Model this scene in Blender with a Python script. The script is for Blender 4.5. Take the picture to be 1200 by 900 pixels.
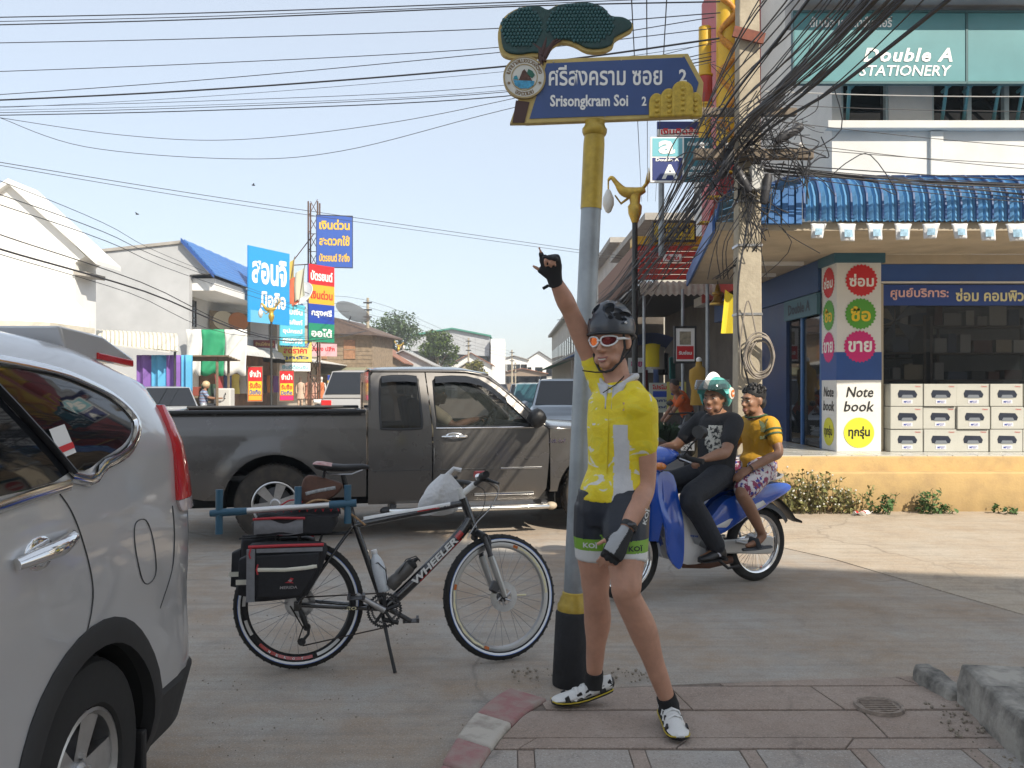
import bpy, bmesh, math, random
from mathutils import Vector, Matrix, Euler
from mathutils.geometry import tessellate_polygon
R = math.radians
S = bpy.context.scene
C = S.collection
for _o in list(bpy.data.objects): bpy.data.objects.remove(_o)
random.seed(7)
#  camera, sky, sun, exposure
CAM_H = 1.5
FPX = 1000.0                                   # focal length in photo pixels (photo 1200 wide)
cam_d = bpy.data.cameras.new('camera'); cam = bpy.data.objects.new('camera', cam_d); C.objects.link(cam)
cam.location = (0, 0, CAM_H); cam.rotation_euler = (R(90), 0, 0)
cam_d.sensor_width = 36; cam_d.lens = 36*FPX/1200; cam_d.clip_end = 4000; cam_d.clip_start = .05
S.camera = cam
SUN_EL, SUN_AZ = 39.0, 142.0                   # azimuth clockwise from +Y: behind the camera, to the right
world = bpy.data.worlds.new('World'); S.world = world; world.use_nodes = True
nt = world.node_tree; nt.nodes.clear()
sky = nt.nodes.new('ShaderNodeTexSky'); sky.sky_type = 'NISHITA'; sky.sun_disc = False
sky.sun_elevation = R(SUN_EL); sky.sun_rotation = R(SUN_AZ)
sky.altitude = 0; sky.air_density = 1.0; sky.dust_density = 1.0; sky.ozone_density = 1.0
bg = nt.nodes.new('ShaderNodeBackground'); bg.inputs[1].default_value = .115
wo = nt.nodes.new('ShaderNodeOutputWorld')
hz = nt.nodes.new('ShaderNodeMix'); hz.data_type = 'RGBA'; hz.inputs[0].default_value = .76   # thin white haze evenly over the whole dome
hz.inputs[7].default_value = (2.33, 2.5, 2.7, 1); nt.links.new(sky.outputs[0], hz.inputs[6])
nt.links.new(hz.outputs[2], bg.inputs[0]); nt.links.new(bg.outputs[0], wo.inputs[0])
sl = bpy.data.lights.new('sun', 'SUN'); sl.energy = 2.5; sl.angle = R(.5); sl.color = (1, .91, .77)
so = bpy.data.objects.new('sun', sl); C.objects.link(so)
_a, _e = R(SUN_AZ), R(SUN_EL)
SUN_DIR = Vector((math.sin(_a)*math.cos(_e), math.cos(_a)*math.cos(_e), math.sin(_e)))   # towards the sun
so.rotation_euler = (-SUN_DIR).to_track_quat('-Z', 'Y').to_euler()
so.location = SUN_DIR*60
S.view_settings.view_transform = 'Standard'; S.view_settings.look = 'None'
S.view_settings.exposure = 1.45; S.view_settings.gamma = 1
#  helpers
def hx(h):
 h = h.lstrip('#'); v = [int(h[i:i+2], 16)/255 for i in (0, 2, 4)]
 return tuple((c/12.92 if c <= .04045 else ((c+.055)/1.055)**2.4) for c in v)
_mats = {}
def mat(name, col, rough=.6, metal=0, noise=None, bump=None, spec=None, coat=0, alpha=1, trans=0, emit=0, ior=None, col2=None, ramp=None, sheen=0):
 """procedural Principled material; noise=(scale, amount[, detail]); col2 = a second colour mixed in by a noise of that scale"""
 if name in _mats: return _mats[name]
 if isinstance(col, str): col = hx(col)
 m = bpy.data.materials.new(name); m.use_nodes = True; _mats[name] = m
 n = m.node_tree; b = n.nodes['Principled BSDF']; L = n.links.new
 b.inputs['Roughness'].default_value = rough; b.inputs['Metallic'].default_value = metal
 if spec is not None: b.inputs['Specular IOR Level'].default_value = spec
 if coat: b.inputs['Coat Weight'].default_value = coat; b.inputs['Coat Roughness'].default_value = .04
 if sheen: b.inputs['Sheen Weight'].default_value = sheen
 if trans: b.inputs['Transmission Weight'].default_value = trans
 if ior: b.inputs['IOR'].default_value = ior
 if alpha < 1: b.inputs['Alpha'].default_value = alpha
 b.inputs['Base Color'].default_value = (*col, 1)
 if emit: b.inputs['Emission Color'].default_value = (*col, 1); b.inputs['Emission Strength'].default_value = emit
 tc = n.nodes.new('ShaderNodeTexCoord')
 if noise:
  nz = n.nodes.new('ShaderNodeTexNoise'); nz.inputs['Scale'].default_value = noise[0]
  nz.inputs['Detail'].default_value = noise[2] if len(noise) > 2 else 6; nz.inputs['Roughness'].default_value = .62
  L(tc.outputs['Object'], nz.inputs['Vector'])
  mr = n.nodes.new('ShaderNodeMapRange'); mr.inputs[1].default_value = .3; mr.inputs[2].default_value = .7
  if ramp: mr.inputs[1].default_value, mr.inputs[2].default_value = ramp
  L(nz.outputs[0], mr.inputs[0])
  mx = n.nodes.new('ShaderNodeMix'); mx.data_type = 'RGBA'
  a = noise[1]
  if col2 is None: c0, c1 = [c*(1-a) for c in col], [min(1, c*(1+a)) for c in col]
  else: c0, c1 = col, (hx(col2) if isinstance(col2, str) else col2)
  mx.inputs[6].default_value = (*c0, 1); mx.inputs[7].default_value = (*c1, 1)
  L(mr.outputs[0], mx.inputs[0]); L(mx.outputs[2], b.inputs['Base Color'])
  rr = n.nodes.new('ShaderNodeMapRange'); rr.inputs[3].default_value = max(0, rough-.08); rr.inputs[4].default_value = min(1, rough+.1)
  L(nz.outputs[0], rr.inputs[0]); L(rr.outputs[0], b.inputs['Roughness'])
 if bump:
  bz = n.nodes.new('ShaderNodeTexNoise'); bz.inputs['Scale'].default_value = bump[0]; bz.inputs['Detail'].default_value = 5
  L(tc.outputs['Object'], bz.inputs['Vector'])
  bp = n.nodes.new('ShaderNodeBump'); bp.inputs['Strength'].default_value = bump[1]; bp.inputs['Distance'].default_value = bump[2] if len(bump) > 2 else .01
  L(bz.outputs[0], bp.inputs['Height']); L(bp.outputs[0], b.inputs['Normal'])
 return m
def dirt(m, zmid, zspan, col='#7d6a52', amt=.6, scale=6):
 """dust and splash dirt that thins out with height on the thing (object Z)"""
 n = m.node_tree; b = n.nodes['Principled BSDF']; L = n.links.new
 tc = n.nodes.new('ShaderNodeTexCoord'); sp = n.nodes.new('ShaderNodeSeparateXYZ'); L(tc.outputs['Object'], sp.inputs[0])
 nz = n.nodes.new('ShaderNodeTexNoise'); nz.inputs['Scale'].default_value = scale; nz.inputs['Detail'].default_value = 8; L(tc.outputs['Object'], nz.inputs['Vector'])
 mr = n.nodes.new('ShaderNodeMapRange'); mr.inputs[1].default_value = zmid+zspan; mr.inputs[2].default_value = zmid-zspan; L(sp.outputs[2], mr.inputs[0])
 mu = n.nodes.new('ShaderNodeMath'); mu.operation = 'MULTIPLY'; L(mr.outputs[0], mu.inputs[0]); L(nz.outputs[0], mu.inputs[1])
 m2 = n.nodes.new('ShaderNodeMath'); m2.operation = 'MULTIPLY'; m2.inputs[1].default_value = amt*1.7; m2.use_clamp = True; L(mu.outputs[0], m2.inputs[0])
 mx = n.nodes.new('ShaderNodeMix'); mx.data_type = 'RGBA'; L(m2.outputs[0], mx.inputs[0])
 src = b.inputs['Base Color']
 if src.is_linked: L(src.links[0].from_socket, mx.inputs[6])
 else: mx.inputs[6].default_value = src.default_value
 mx.inputs[7].default_value = (*hx(col), 1); L(mx.outputs[2], b.inputs['Base Color'])
 return m
class MB:
 def __init__(s): s.v = []; s.f = []; s.mi = []; s.cur = 0
 def add(s, vs, fs):
  o = len(s.v); s.v += [tuple(p) for p in vs]
  for f in fs: s.f.append(tuple(i+o for i in f)); s.mi.append(s.cur)
  return s
 def box(s, x0, x1, y0, y1, z0, z1, m=None):
  vs = [Vector(p) for p in ((x0,y0,z0),(x1,y0,z0),(x1,y1,z0),(x0,y1,z0),(x0,y0,z1),(x1,y0,z1),(x1,y1,z1),(x0,y1,z1))]
  if m is not None: vs = [m @ p for p in vs]
  return s.add(vs, [(0,3,2,1),(4,5,6,7),(0,1,5,4),(1,2,6,5),(2,3,7,6),(3,0,4,7)])
 def cbox(s, c, sz, rot=None):
  m = Matrix.Translation(c)
  if rot: m = m @ Euler([R(a) for a in rot]).to_matrix().to_4x4()
  a, b, d = (q/2 for q in sz)
  return s.box(-a, a, -b, b, -d, d, m)
 def loft(s, rings, cap=True, closed=False):
  n = len(rings[0]); o = len(s.v); fs = []
  vs = [p for r in rings for p in r]
  k = len(rings)
  for i in range(k if closed else k-1):
   a, b = i*n, ((i+1) % k)*n
   for j in range(n): fs.append((a+j, a+(j+1) % n, b+(j+1) % n, b+j))
  if cap and not closed:
   fs.append(tuple(reversed(range(n)))); fs.append(tuple(range((k-1)*n, k*n)))
  return s.add(vs, fs)
 def tube(s, path, r, n=8, closed=False, cap=True, flat=1.0, up=None):
  P = [Vector(p) for p in path]; k = len(P)
  rr = r if isinstance(r, (list, tuple)) else [r]*k
  rings = []; prev = None
  for i in range(k):
   if closed: t = P[(i+1) % k]-P[i-1]
   else: t = P[min(i+1, k-1)]-P[max(i-1, 0)]
   if t.length < 1e-9: t = Vector((0,0,1))
   t.normalize()
   if prev is None:
    a = Vector(up) if up is not None else (Vector((0,0,1)) if abs(t.z) < .9 else Vector((0,1,0)))
    u = t.cross(a)
    if u.length < 1e-6: u = t.cross(Vector((1,0,0)))
    u.normalize()
   else:
    u = prev - t*prev.dot(t)
    if u.length < 1e-6: u = t.orthogonal()
    u.normalize()
   prev = u; w = t.cross(u)
   rings.append([P[i]+(u*math.cos(2*math.pi*j/n)+w*math.sin(2*math.pi*j/n)*flat)*rr[i] for j in range(n)])
  return s.loft(rings, cap, closed)
 def cyl(s, p0, p1, r, r1=None, n=12): return s.tube([p0, p1], [r, r if r1 is None else r1], n)
 def lathe(s, prof, n=24, c=(0,0,0), axis='z', cap=False):
  rings = []
  for r, h in prof:
   ring = []
   for j in range(n):
    a = 2*math.pi*j/n; x, y = r*math.cos(a), r*math.sin(a)
    p = (x, y, h) if axis == 'z' else ((x, h, -y) if axis == 'y' else (h, x, y))
    ring.append(Vector(p)+Vector(c))
   rings.append(ring)
  return s.loft(rings, cap)
 def sphere(s, c, r, nu=16, nv=10, rot=None):
  if not isinstance(r, (tuple, list)): r = (r, r, r)
  c = Vector(c); q = rot if rot is not None else Matrix.Identity(3)
  vs = [c+q @ Vector((0,0,-r[2]))]
  for i in range(1, nv):
   t = math.pi*i/nv
   for j in range(nu):
    a = 2*math.pi*j/nu
    vs.append(c+q @ Vector((r[0]*math.sin(t)*math.cos(a), r[1]*math.sin(t)*math.sin(a), -r[2]*math.cos(t))))
  vs.append(c+q @ Vector((0,0,r[2])))
  fs = [(0, 1+(j+1) % nu, 1+j) for j in range(nu)]
  for i in range(nv-2):
   a, b = 1+i*nu, 1+(i+1)*nu
   for j in range(nu): fs.append((a+j, a+(j+1) % nu, b+(j+1) % nu, b+j))
  l = len(vs)-1; a = 1+(nv-2)*nu
  fs += [(a+j, a+(j+1) % nu, l) for j in range(nu)]
  return s.add(vs, fs)
 def prism(s, poly, h0, h1, ax='y'):
  """polygon (a,b) extruded between h0 and h1 along ax; ax y: (x,z), ax z: (x,y), ax x: (y,z)"""
  def P(a, b, h): return (a, h, b) if ax == 'y' else ((a, b, h) if ax == 'z' else (h, a, b))
  n = len(poly)
  area = sum(poly[i][0]*poly[(i+1) % n][1]-poly[(i+1) % n][0]*poly[i][1] for i in range(n))
  if area < 0: poly = poly[::-1]
  vs = [P(a, b, h0) for a, b in poly]+[P(a, b, h1) for a, b in poly]
  fl = (ax == 'y')
  f0 = tuple(range(n)); f1 = tuple(range(2*n-1, n-1, -1))
  fs = [f0, f1] if fl == (h1 > h0) else [f0[::-1], f1[::-1]]
  for i in range(n):
   j = (i+1) % n
   q = (i, i+n, j+n, j)
   fs.append(q if fl == (h1 > h0) else q[::-1])
  return s.add(vs, fs)
 def grid(s, fn, nu, nv, wrap=False):
  vs = [fn(i/nu, j/nv) for i in range(nu+1) for j in range(nv+1)]
  fs = [(i*(nv+1)+j, (i+1)*(nv+1)+j, (i+1)*(nv+1)+j+1, i*(nv+1)+j+1) for i in range(nu) for j in range(nv)]
  return s.add(vs, fs)
 def xf(s, m):
  s.v = [tuple(m @ Vector(p)) for p in s.v]; return s
 def mesh(s, name='m'):
  me = bpy.data.meshes.new(name); me.from_pydata(s.v, [], s.f)
  if any(s.mi): me.polygons.foreach_set('material_index', s.mi)
  me.update(); return me
def link(o, parent=None):
 C.objects.link(o)
 if parent is not None: o.parent = parent
 return o
def obj(name, mb, m, parent=None, smooth=None, bevel=0, solid=0, loc=None, rot=None, sub=0, seg=2):
 me = mb.mesh(name) if isinstance(mb, MB) else mb
 o = bpy.data.objects.new(name, me)
 if not me.materials:
  for q in (m if isinstance(m, (list, tuple)) else [m]): me.materials.append(q)
 if smooth:
  me.shade_smooth()
  if smooth < 180: me.set_sharp_from_angle(angle=R(smooth))
 if sub: md = o.modifiers.new('s', 'SUBSURF'); md.levels = md.render_levels = sub
 if solid: md = o.modifiers.new('t', 'SOLIDIFY'); md.thickness = solid; md.offset = 0
 if bevel:
  md = o.modifiers.new('b', 'BEVEL'); md.width = bevel; md.segments = seg; md.limit_method = 'ANGLE'; md.angle_limit = R(40)
 if loc is not None: o.location = loc
 if rot is not None: o.rotation_euler = [R(a) for a in rot]
 return link(o, parent)
def tag(o, label, cat, group=None):
 o['label'] = label; o['category'] = cat
 if group: o['group'] = group
 return o
def thing(name, label, cat, loc=(0,0,0), rotz=0, group=None, rot=None):
 o = bpy.data.objects.new(name, None); o.empty_display_size = .2
 o.location = loc; o.rotation_euler = [R(a) for a in rot] if rot else (0, 0, R(rotz))
 link(o); return tag(o, label, cat, group)
def struct(name, mb, m, **k):
 o = obj(name, mb, m, **k); o['kind'] = 'structure'; return o
def copy_tree(o, parent=None, label=None, loc=None, rotz=None):
 c = o.copy(); C.objects.link(c)
 if parent is not None: c.parent = parent
 for ch in [q for q in o.children]: copy_tree(ch, c)
 if label: c['label'] = label
 if loc is not None: c.location = loc
 if rotz is not None: c.rotation_euler = (0, 0, R(rotz))
 return c
def boolean_cut(mb, cutters):
 me = mb.mesh('tmp'); o = bpy.data.objects.new('tmp', me); C.objects.link(o); tmp = [o]
 for c in cutters:
  co = bpy.data.objects.new('cut', c.mesh('cut')); C.objects.link(co); tmp.append(co)
  md = o.modifiers.new('b', 'BOOLEAN'); md.operation = 'DIFFERENCE'; md.object = co; md.solver = 'EXACT'
 out = bpy.data.meshes.new_from_object(o.evaluated_get(bpy.context.evaluated_depsgraph_get()))
 for t in tmp: bpy.data.objects.remove(t)
 return out
def fuse(mb, vox, it=6, fac=.5):
 """one continuous skin over overlapping closed shapes"""
 o = bpy.data.objects.new('tmp', mb.mesh('tmp')); C.objects.link(o)
 md = o.modifiers.new('r', 'REMESH'); md.mode = 'VOXEL'; md.voxel_size = vox
 md = o.modifiers.new('s', 'SMOOTH'); md.factor = fac; md.iterations = it
 out = bpy.data.meshes.new_from_object(o.evaluated_get(bpy.context.evaluated_depsgraph_get()))
 bpy.data.objects.remove(o); out.materials.clear(); out.shade_smooth()
 return out
_txt = {}
def text_mesh(s, bold=0, shear=0, space=1, res=2):
 k = (s, bold, shear, space)
 if k not in _txt:
  c = bpy.data.curves.new('t', 'FONT'); c.body = s; c.size = 1; c.offset = bold; c.shear = shear; c.resolution_u = res; c.space_character = space
  o = bpy.data.objects.new('t', c); C.objects.link(o)
  me = bpy.data.meshes.new_from_object(o.evaluated_get(bpy.context.evaluated_depsgraph_get()))
  bpy.data.objects.remove(o)
  me.materials.clear(); _txt[k] = me
 return _txt[k]
def txt(s, w, h, m, parent, loc, rot=(0,0,0), bold=.02, shear=0, name='lettering', thick=.0015, keep=False, space=1):
 """flat lettering fitted to w x h, centred on loc, reading from -Y"""
 src = text_mesh(s, bold, shear, space); me = bpy.data.meshes.new(name)
 xs = [v.co.x for v in src.vertices]; ys = [v.co.y for v in src.vertices]
 x0, x1, y0, y1 = min(xs), max(xs), min(ys), max(ys)
 sx = w/(x1-x0); sy = sx if keep else h/(y1-y0)
 vs = [((v.co.x-(x0+x1)/2)*sx, 0, (v.co.y-(y0+y1)/2)*sy) for v in src.vertices]
 me.from_pydata(vs, [], [tuple(p.vertices) for p in src.polygons]); me.update()
 return obj(name, me, m, parent, loc=loc, rot=rot)
def P(px, py, d):
 """world point seen at photo pixel (px,py) at depth d"""
 return Vector(((px-600)*d/FPX, d, CAM_H-(py-450)*d/FPX))
def G(px, py, z=0):
 d = (CAM_H-z)*FPX/(py-450); return Vector(((px-600)*d/FPX, d, z))
def arc(cx, cy, r, a0, a1, n): return [(cx+r*math.cos(R(a0+(a1-a0)*i/n)), cy+r*math.sin(R(a0+(a1-a0)*i/n))) for i in range(n+1)]
def circ(r, n, c=(0,0), sy=1): return [(c[0]+r*math.cos(2*math.pi*i/n), c[1]+r*sy*math.sin(2*math.pi*i/n)) for i in range(n)]
def smoothpts(pts, k=3, closed=False):
 """Catmull-Rom through points"""
 out = []; n = len(pts); V = [Vector(p) for p in pts]
 for i in range(n if closed else n-1):
  p0 = V[i-1] if (closed or i > 0) else V[0]; p1 = V[i]; p2 = V[(i+1) % n]; p3 = V[(i+2) % n] if (closed or i+2 < n) else V[n-1]
  for j in range(k):
   t = j/k
   out.append(.5*((2*p1)+(p2-p0)*t+(2*p0-5*p1+4*p2-p3)*t*t+(3*p1-p0-3*p2+p3)*t**3))
 if not closed: out.append(V[-1])
 return out
def panel(name, outer, holes, yf, m, parent, side=-1, thick=.02, cut=.07, smooth=40, xcut=None, bevel=0):
 """a sheet-metal panel: XZ outline with holes, bent by y = side*yf(x,z)"""
 polys = [[Vector((a, b, 0)) for a, b in outer]]+[[Vector((a, b, 0)) for a, b in h] for h in holes]
 flat = [p for q in polys for p in q]
 bm = bmesh.new(); vs = [bm.verts.new((p.x, 0, p.y)) for p in flat]
 for t in tessellate_polygon(polys):
  try: bm.faces.new([vs[i] for i in t])
  except ValueError: pass
 zs = [p.y for p in flat]; xs = [p.x for p in flat]
 def cuts(lo, hi, st, co, no):
  k = int((hi-lo)/st)
  for i in range(1, k+1):
   q = lo+(hi-lo)*i/(k+1)
   bmesh.ops.bisect_plane(bm, geom=bm.verts[:]+bm.edges[:]+bm.faces[:], plane_co=co(q), plane_no=no, dist=1e-5)
 cuts(min(zs), max(zs), cut, lambda q: (0, 0, q), (0, 0, 1))
 cuts(min(xs), max(xs), xcut or cut*1.6, lambda q: (q, 0, 0), (1, 0, 0))
 for v in bm.verts: v.co.y = side*yf(v.co.x, v.co.z)
 bmesh.ops.remove_doubles(bm, verts=bm.verts[:], dist=1e-5)
 bm.normal_update()
 ay = sum(f.normal.y*f.calc_area() for f in bm.faces)
 if ay*side < 0: bmesh.ops.reverse_faces(bm, faces=bm.faces[:])
 me = bpy.data.meshes.new(name); bm.to_mesh(me); bm.free()
 o = obj(name, me, m, parent, smooth=smooth if thick else 180)
 if thick:
  md = o.modifiers.new('t', 'SOLIDIFY'); md.thickness = thick; md.offset = -1
 else:                                                     # smooth normals straight from the surface
  e = .004; ns = []
  for v in me.vertices:
   x, z = v.co.x, v.co.z
   ns.append(Vector((-(yf(x+e, z)-yf(x-e, z))/(2*e), side*1.0, -(yf(x, z+e)-yf(x, z-e))/(2*e))).normalized())
  me.normals_split_custom_set_from_vertices(ns)
 return o
#  shared materials
WHITE = mat('white_print', '#e8e8e4', .55); BLACK = mat('black_print', '#0c0c0e', .5)
RUBBER = mat('rubber', (.018, .017, .016), .85, noise=(30, .3), bump=(140, .25, .003))
CHROME = mat('chrome', (.78, .78, .78), .08, 1)
STEEL = mat('steel', (.45, .45, .46), .32, 1, noise=(20, .15))
DSTEEL = mat('dark_steel', (.09, .09, .095), .4, .8)
GLASS = mat('tinted_glass', (.012, .014, .016), .03, spec=.7, alpha=.82)
DGLASS = mat('dark_tinted_glass', (.008, .009, .011), .03, spec=.8)
CLEAR = mat('clear_glass', (.35, .38, .38), .03, alpha=.16, spec=.6)
BPLAST = mat('black_plastic', (.016, .016, .017), .5, noise=(40, .2))
RED = mat('red_print', '#c5161c', .5); YEL = mat('yellow_print', '#e9c21c', .5); BLUE = mat('blue_print', '#1c3f9c', .5)
GREEN = mat('green_print', '#4f9a2a', .5); PINK = mat('pink_print', '#c8156e', .5)
CONC = mat('concrete', (.33, .31, .28), .9, noise=(3, .22), bump=(60, .3))
# == SETTING: ground, road, pavement
def ground_material(name, base, warm, dust, streak=True, crack=.5):
 m = bpy.data.materials.new(name); m.use_nodes = True; n = m.node_tree; L = n.links.new; b = n.nodes['Principled BSDF']
 tc = n.nodes.new('ShaderNodeTexCoord')
 def noise(sc, det=8, vec=None, rough=.6):
  z = n.nodes.new('ShaderNodeTexNoise'); z.inputs['Scale'].default_value = sc; z.inputs['Detail'].default_value = det; z.inputs['Roughness'].default_value = rough
  L(vec or tc.outputs['Object'], z.inputs['Vector']); return z.outputs[0]
 def rng(x, a, c, lo=0, hi=1):
  q = n.nodes.new('ShaderNodeMapRange'); q.inputs[1].default_value = a; q.inputs[2].default_value = c; q.inputs[3].default_value = lo; q.inputs[4].default_value = hi; L(x, q.inputs[0]); return q.outputs[0]
 def mix(f, a, c, blend='MIX'):
  q = n.nodes.new('ShaderNodeMix'); q.data_type = 'RGBA'; q.blend_type = blend
  if isinstance(f, float): q.inputs[0].default_value = f
  else: L(f, q.inputs[0])
  for k, s in ((6, a), (7, c)):
   if isinstance(s, tuple): q.inputs[k].default_value = (*s, 1)
   else: L(s, q.inputs[k])
  return q.outputs[2]
 c = mix(rng(noise(.55), .35, .65), base, warm)
 c = mix(rng(noise(1.1, 10, rough=.72), .40, .62, 0, .9), c, dust)
 dark = tuple(x*.55 for x in base)
 c = mix(rng(noise(3.1, 9, rough=.75), .5, .75, 0, .6), c, dark)
 c = mix(rng(noise(14, 8, rough=.8), .5, .7, 0, .35), c, dark)
 if streak:
  mp = n.nodes.new('ShaderNodeMapping'); mp.inputs['Rotation'].default_value = (0, 0, R(-28)); mp.inputs['Scale'].default_value = (.35, 9, 1); L(tc.outputs['Object'], mp.inputs[0])
  c = mix(rng(noise(1.6, 5, mp.outputs[0]), .46, .7, 0, .45), c, dark)
 c = mix(rng(noise(130, 3), .55, .68, 0, .6), c, tuple(min(1, x*1.5) for x in base))
 c = mix(rng(noise(95, 3), .54, .68, 0, .65), c, dark)
 vo = n.nodes.new('ShaderNodeTexVoronoi'); vo.feature = 'DISTANCE_TO_EDGE'; vo.inputs['Scale'].default_value = .55
 wp = n.nodes.new('ShaderNodeVectorMath'); wp.operation = 'ADD'; wn = n.nodes.new('ShaderNodeTexNoise'); wn.inputs['Scale'].default_value = 2.5; wn.inputs['Detail'].default_value = 6
 L(tc.outputs['Object'], wn.inputs['Vector']); sc = n.nodes.new('ShaderNodeVectorMath'); sc.operation = 'SCALE'; sc.inputs[3].default_value = .5; L(wn.outputs[1], sc.inputs[0])
 L(tc.outputs['Object'], wp.inputs[0]); L(sc.outputs[0], wp.inputs[1]); L(wp.outputs[0], vo.inputs['Vector'])
 cr = n.nodes.new('ShaderNodeMath'); cr.operation = 'MULTIPLY'; L(rng(vo.outputs[0], .0, .012, crack, 0), cr.inputs[0]); L(rng(noise(.4), .45, .6), cr.inputs[1])
 c = mix(cr.outputs[0], c, tuple(x*.3 for x in base))
 L(c, b.inputs['Base Color']); b.inputs['Roughness'].default_value = .88; b.inputs['Specular IOR Level'].default_value = .3
 bp = n.nodes.new('ShaderNodeBump'); bp.inputs['Strength'].default_value = .5; bp.inputs['Distance'].default_value = .006
 ad = n.nodes.new('ShaderNodeMath'); ad.operation = 'ADD'; L(noise(120, 4), ad.inputs[0]); L(noise(9, 6), ad.inputs[1]); L(ad.outputs[0], bp.inputs['Height']); L(bp.outputs[0], b.inputs['Normal'])
 _mats[name] = m; return m
GROUND = ground_material('dusty_ground', (.30, .265, .215), (.34, .30, .245), (.26, .20, .14), False, 0)
ROAD = ground_material('worn_concrete_road', (.37, .345, .31), (.43, .375, .31), (.33, .24, .165))
APRON = ground_material('pale_concrete_apron', (.46, .40, .325), (.49, .43, .35), (.40, .31, .22), True, .5)
SLAB = ground_material('brown_paving', (.36, .295, .25), (.40, .325, .27), (.29, .22, .175), False, .9)
SLABG = ground_material('grey_paving', (.38, .355, .325), (.41, .375, .335), (.32, .265, .22), False, .9)
struct('ground', MB().box(-900, 900, -300, 1500, -.5, -.006), GROUND)
struct('road', MB().add([(-60, -30, 0), (60, -30, 0), (60, 10.9, 0), (3.2, 10.9, 0), (3.2, 260, 0), (-11, 260, 0), (-11, 40, 0), (-60, 40, 0)], [tuple(range(8))]), ROAD)
# paler slab of the side road before the shop: separate sheet, with a ragged joint to the road
ap = [(1.25, 10.0), (2.05, 8.6), (2.75, 7.3), (3.1, 6.2), (3.5, 5.0), (4.0, 4.05), (14, 3.9), (14, 10.85), (1.3, 10.85)]
struct('concrete_apron', MB().prism(ap, .0, .006, 'z'), APRON)
#  foreground pavement at the street corner
ZS = .05
kerb_px = [(512, 950), (531, 905), (546, 878), (563, 853), (586, 828), (614, 810), (646, 799), (700, 793)]
kin = [G(a+22+8*i/7, b+10, ZS) for i, (a, b) in enumerate(kerb_px)]
kout = [G(a-16, b-3, ZS) for a, b in kerb_px]
edge = [(p.x, p.y) for p in kin]+[(.95, 4.16), (1.5, 4.2), (2.15, 4.28), (2.5, 3.9), (3.0, 1.2), (-.1, 1.2)]
pav = struct('pavement', MB().prism(edge, -.02, ZS-.009, 'z'), mat('mortar', (.17, .135, .11), .95, noise=(25, .3), bump=(90, .5)))
def clip(poly, hull):
 n = len(hull); A = sum(hull[i][0]*hull[(i+1) % n][1]-hull[(i+1) % n][0]*hull[i][1] for i in range(n))
 if A < 0: hull = hull[::-1]
 for i in range(n):
  (ax, ay), (bx, by) = hull[i], hull[(i+1) % n]; out = []
  f = lambda p: (bx-ax)*(p[1]-ay)-(by-ay)*(p[0]-ax)
  for j in range(len(poly)):
   p, q = poly[j], poly[(j+1) % len(poly)]; fp, fq = f(p), f(q)
   if fp >= 0: out.append(p)
   if fp*fq < 0: t = fp/(fp-fq); out.append((p[0]+(q[0]-p[0])*t, p[1]+(q[1]-p[1])*t))
  poly = out
  if len(poly) < 3: return []
 return poly
def slab(poly, m, z=ZS):
 q = clip(poly, edge)
 if len(q) < 3: return
 A = abs(sum(q[i][0]*q[(i+1) % len(q)][1]-q[(i+1) % len(q)][0]*q[i][1] for i in range(len(q))))/2
 if A < .004: return
 t = random.uniform(-.004, .003)
 o = obj('paving_slab', MB().prism(q, ZS-.04, z+t, 'z'), m, pav, bevel=.003)
rnd = random.Random(3)
y = 3.36
for k in range(8):                                            # grey squares with brown joints between, nearest row
 x = -.35+k*.44
 slab([(x, 3.02), (x+.37, 3.02+rnd.uniform(-.01, .01)), (x+.37, 3.385), (x, 3.39)], SLABG)
 slab([(x+.374, 3.02), (x+.436, 3.02), (x+.436, 3.385), (x+.374, 3.385)], SLAB)
 slab([(x, 2.6), (x+.37, 2.6), (x+.37, 3.0), (x, 3.0)], SLABG)
 slab([(x, 2.1), (x+.37, 2.1), (x+.37, 2.58), (x, 2.58)], SLABG)
rows = [(3.40, 3.50, .62), (3.51, 3.80, .72), (3.81, 4.10, .66), (4.11, 4.3, .9)]
for i, (y0, y1, w) in enumerate(rows):
 x = -.45+.31*(i % 2)
 while x < 2.9:
  w2 = w*rnd.uniform(.8, 1.25); s = .06*(i-1.5)
  slab([(x+.003+s, y0+.001), (x+w2-.003+s, y0+.001+rnd.uniform(0, .006)), (x+w2-.003-.02, y1-.001), (x+.003-.02, y1-.001-rnd.uniform(0, .006))], SLAB)
  x += w2
# kerb stones, painted red and white in turn and worn
KRED = mat('worn_red_paint', (.33, .16, .155), .9, noise=(9, .5, 9), col2=(.34, .28, .24), ramp=(.38, .66), bump=(70, .4))
KWHI = mat('worn_white_paint', (.48, .44, .38), .9, noise=(8, .5, 9), col2=(.23, .19, .16), ramp=(.5, .75), bump=(70, .4))
kb = bpy.data.objects.new('kerb', None); link(kb); kb['kind'] = 'structure'
ko = smoothpts(kout, 6); ki = smoothpts(kin, 6)
seg = [(0, 7, 0), (7, 14, 0), (14, 21, 1), (21, 30, 0)]
for a, b2, w in seg:
 idx = list(range(a, b2+1)); po = [(ko[i].x, ko[i].y) for i in idx]; pi_ = [(ki[i].x, ki[i].y) for i in idx]
 m_ = MB().prism(po+pi_[::-1], -.03, ZS+.012+rnd.uniform(-.004, .004), 'z')
 o = obj('kerb_stone', m_, KRED if w == 0 else KWHI, kb, bevel=.014, smooth=40)
 o['label'] = 'worn red painted kerb stone' if w == 0 else 'worn white painted kerb stone'
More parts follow.
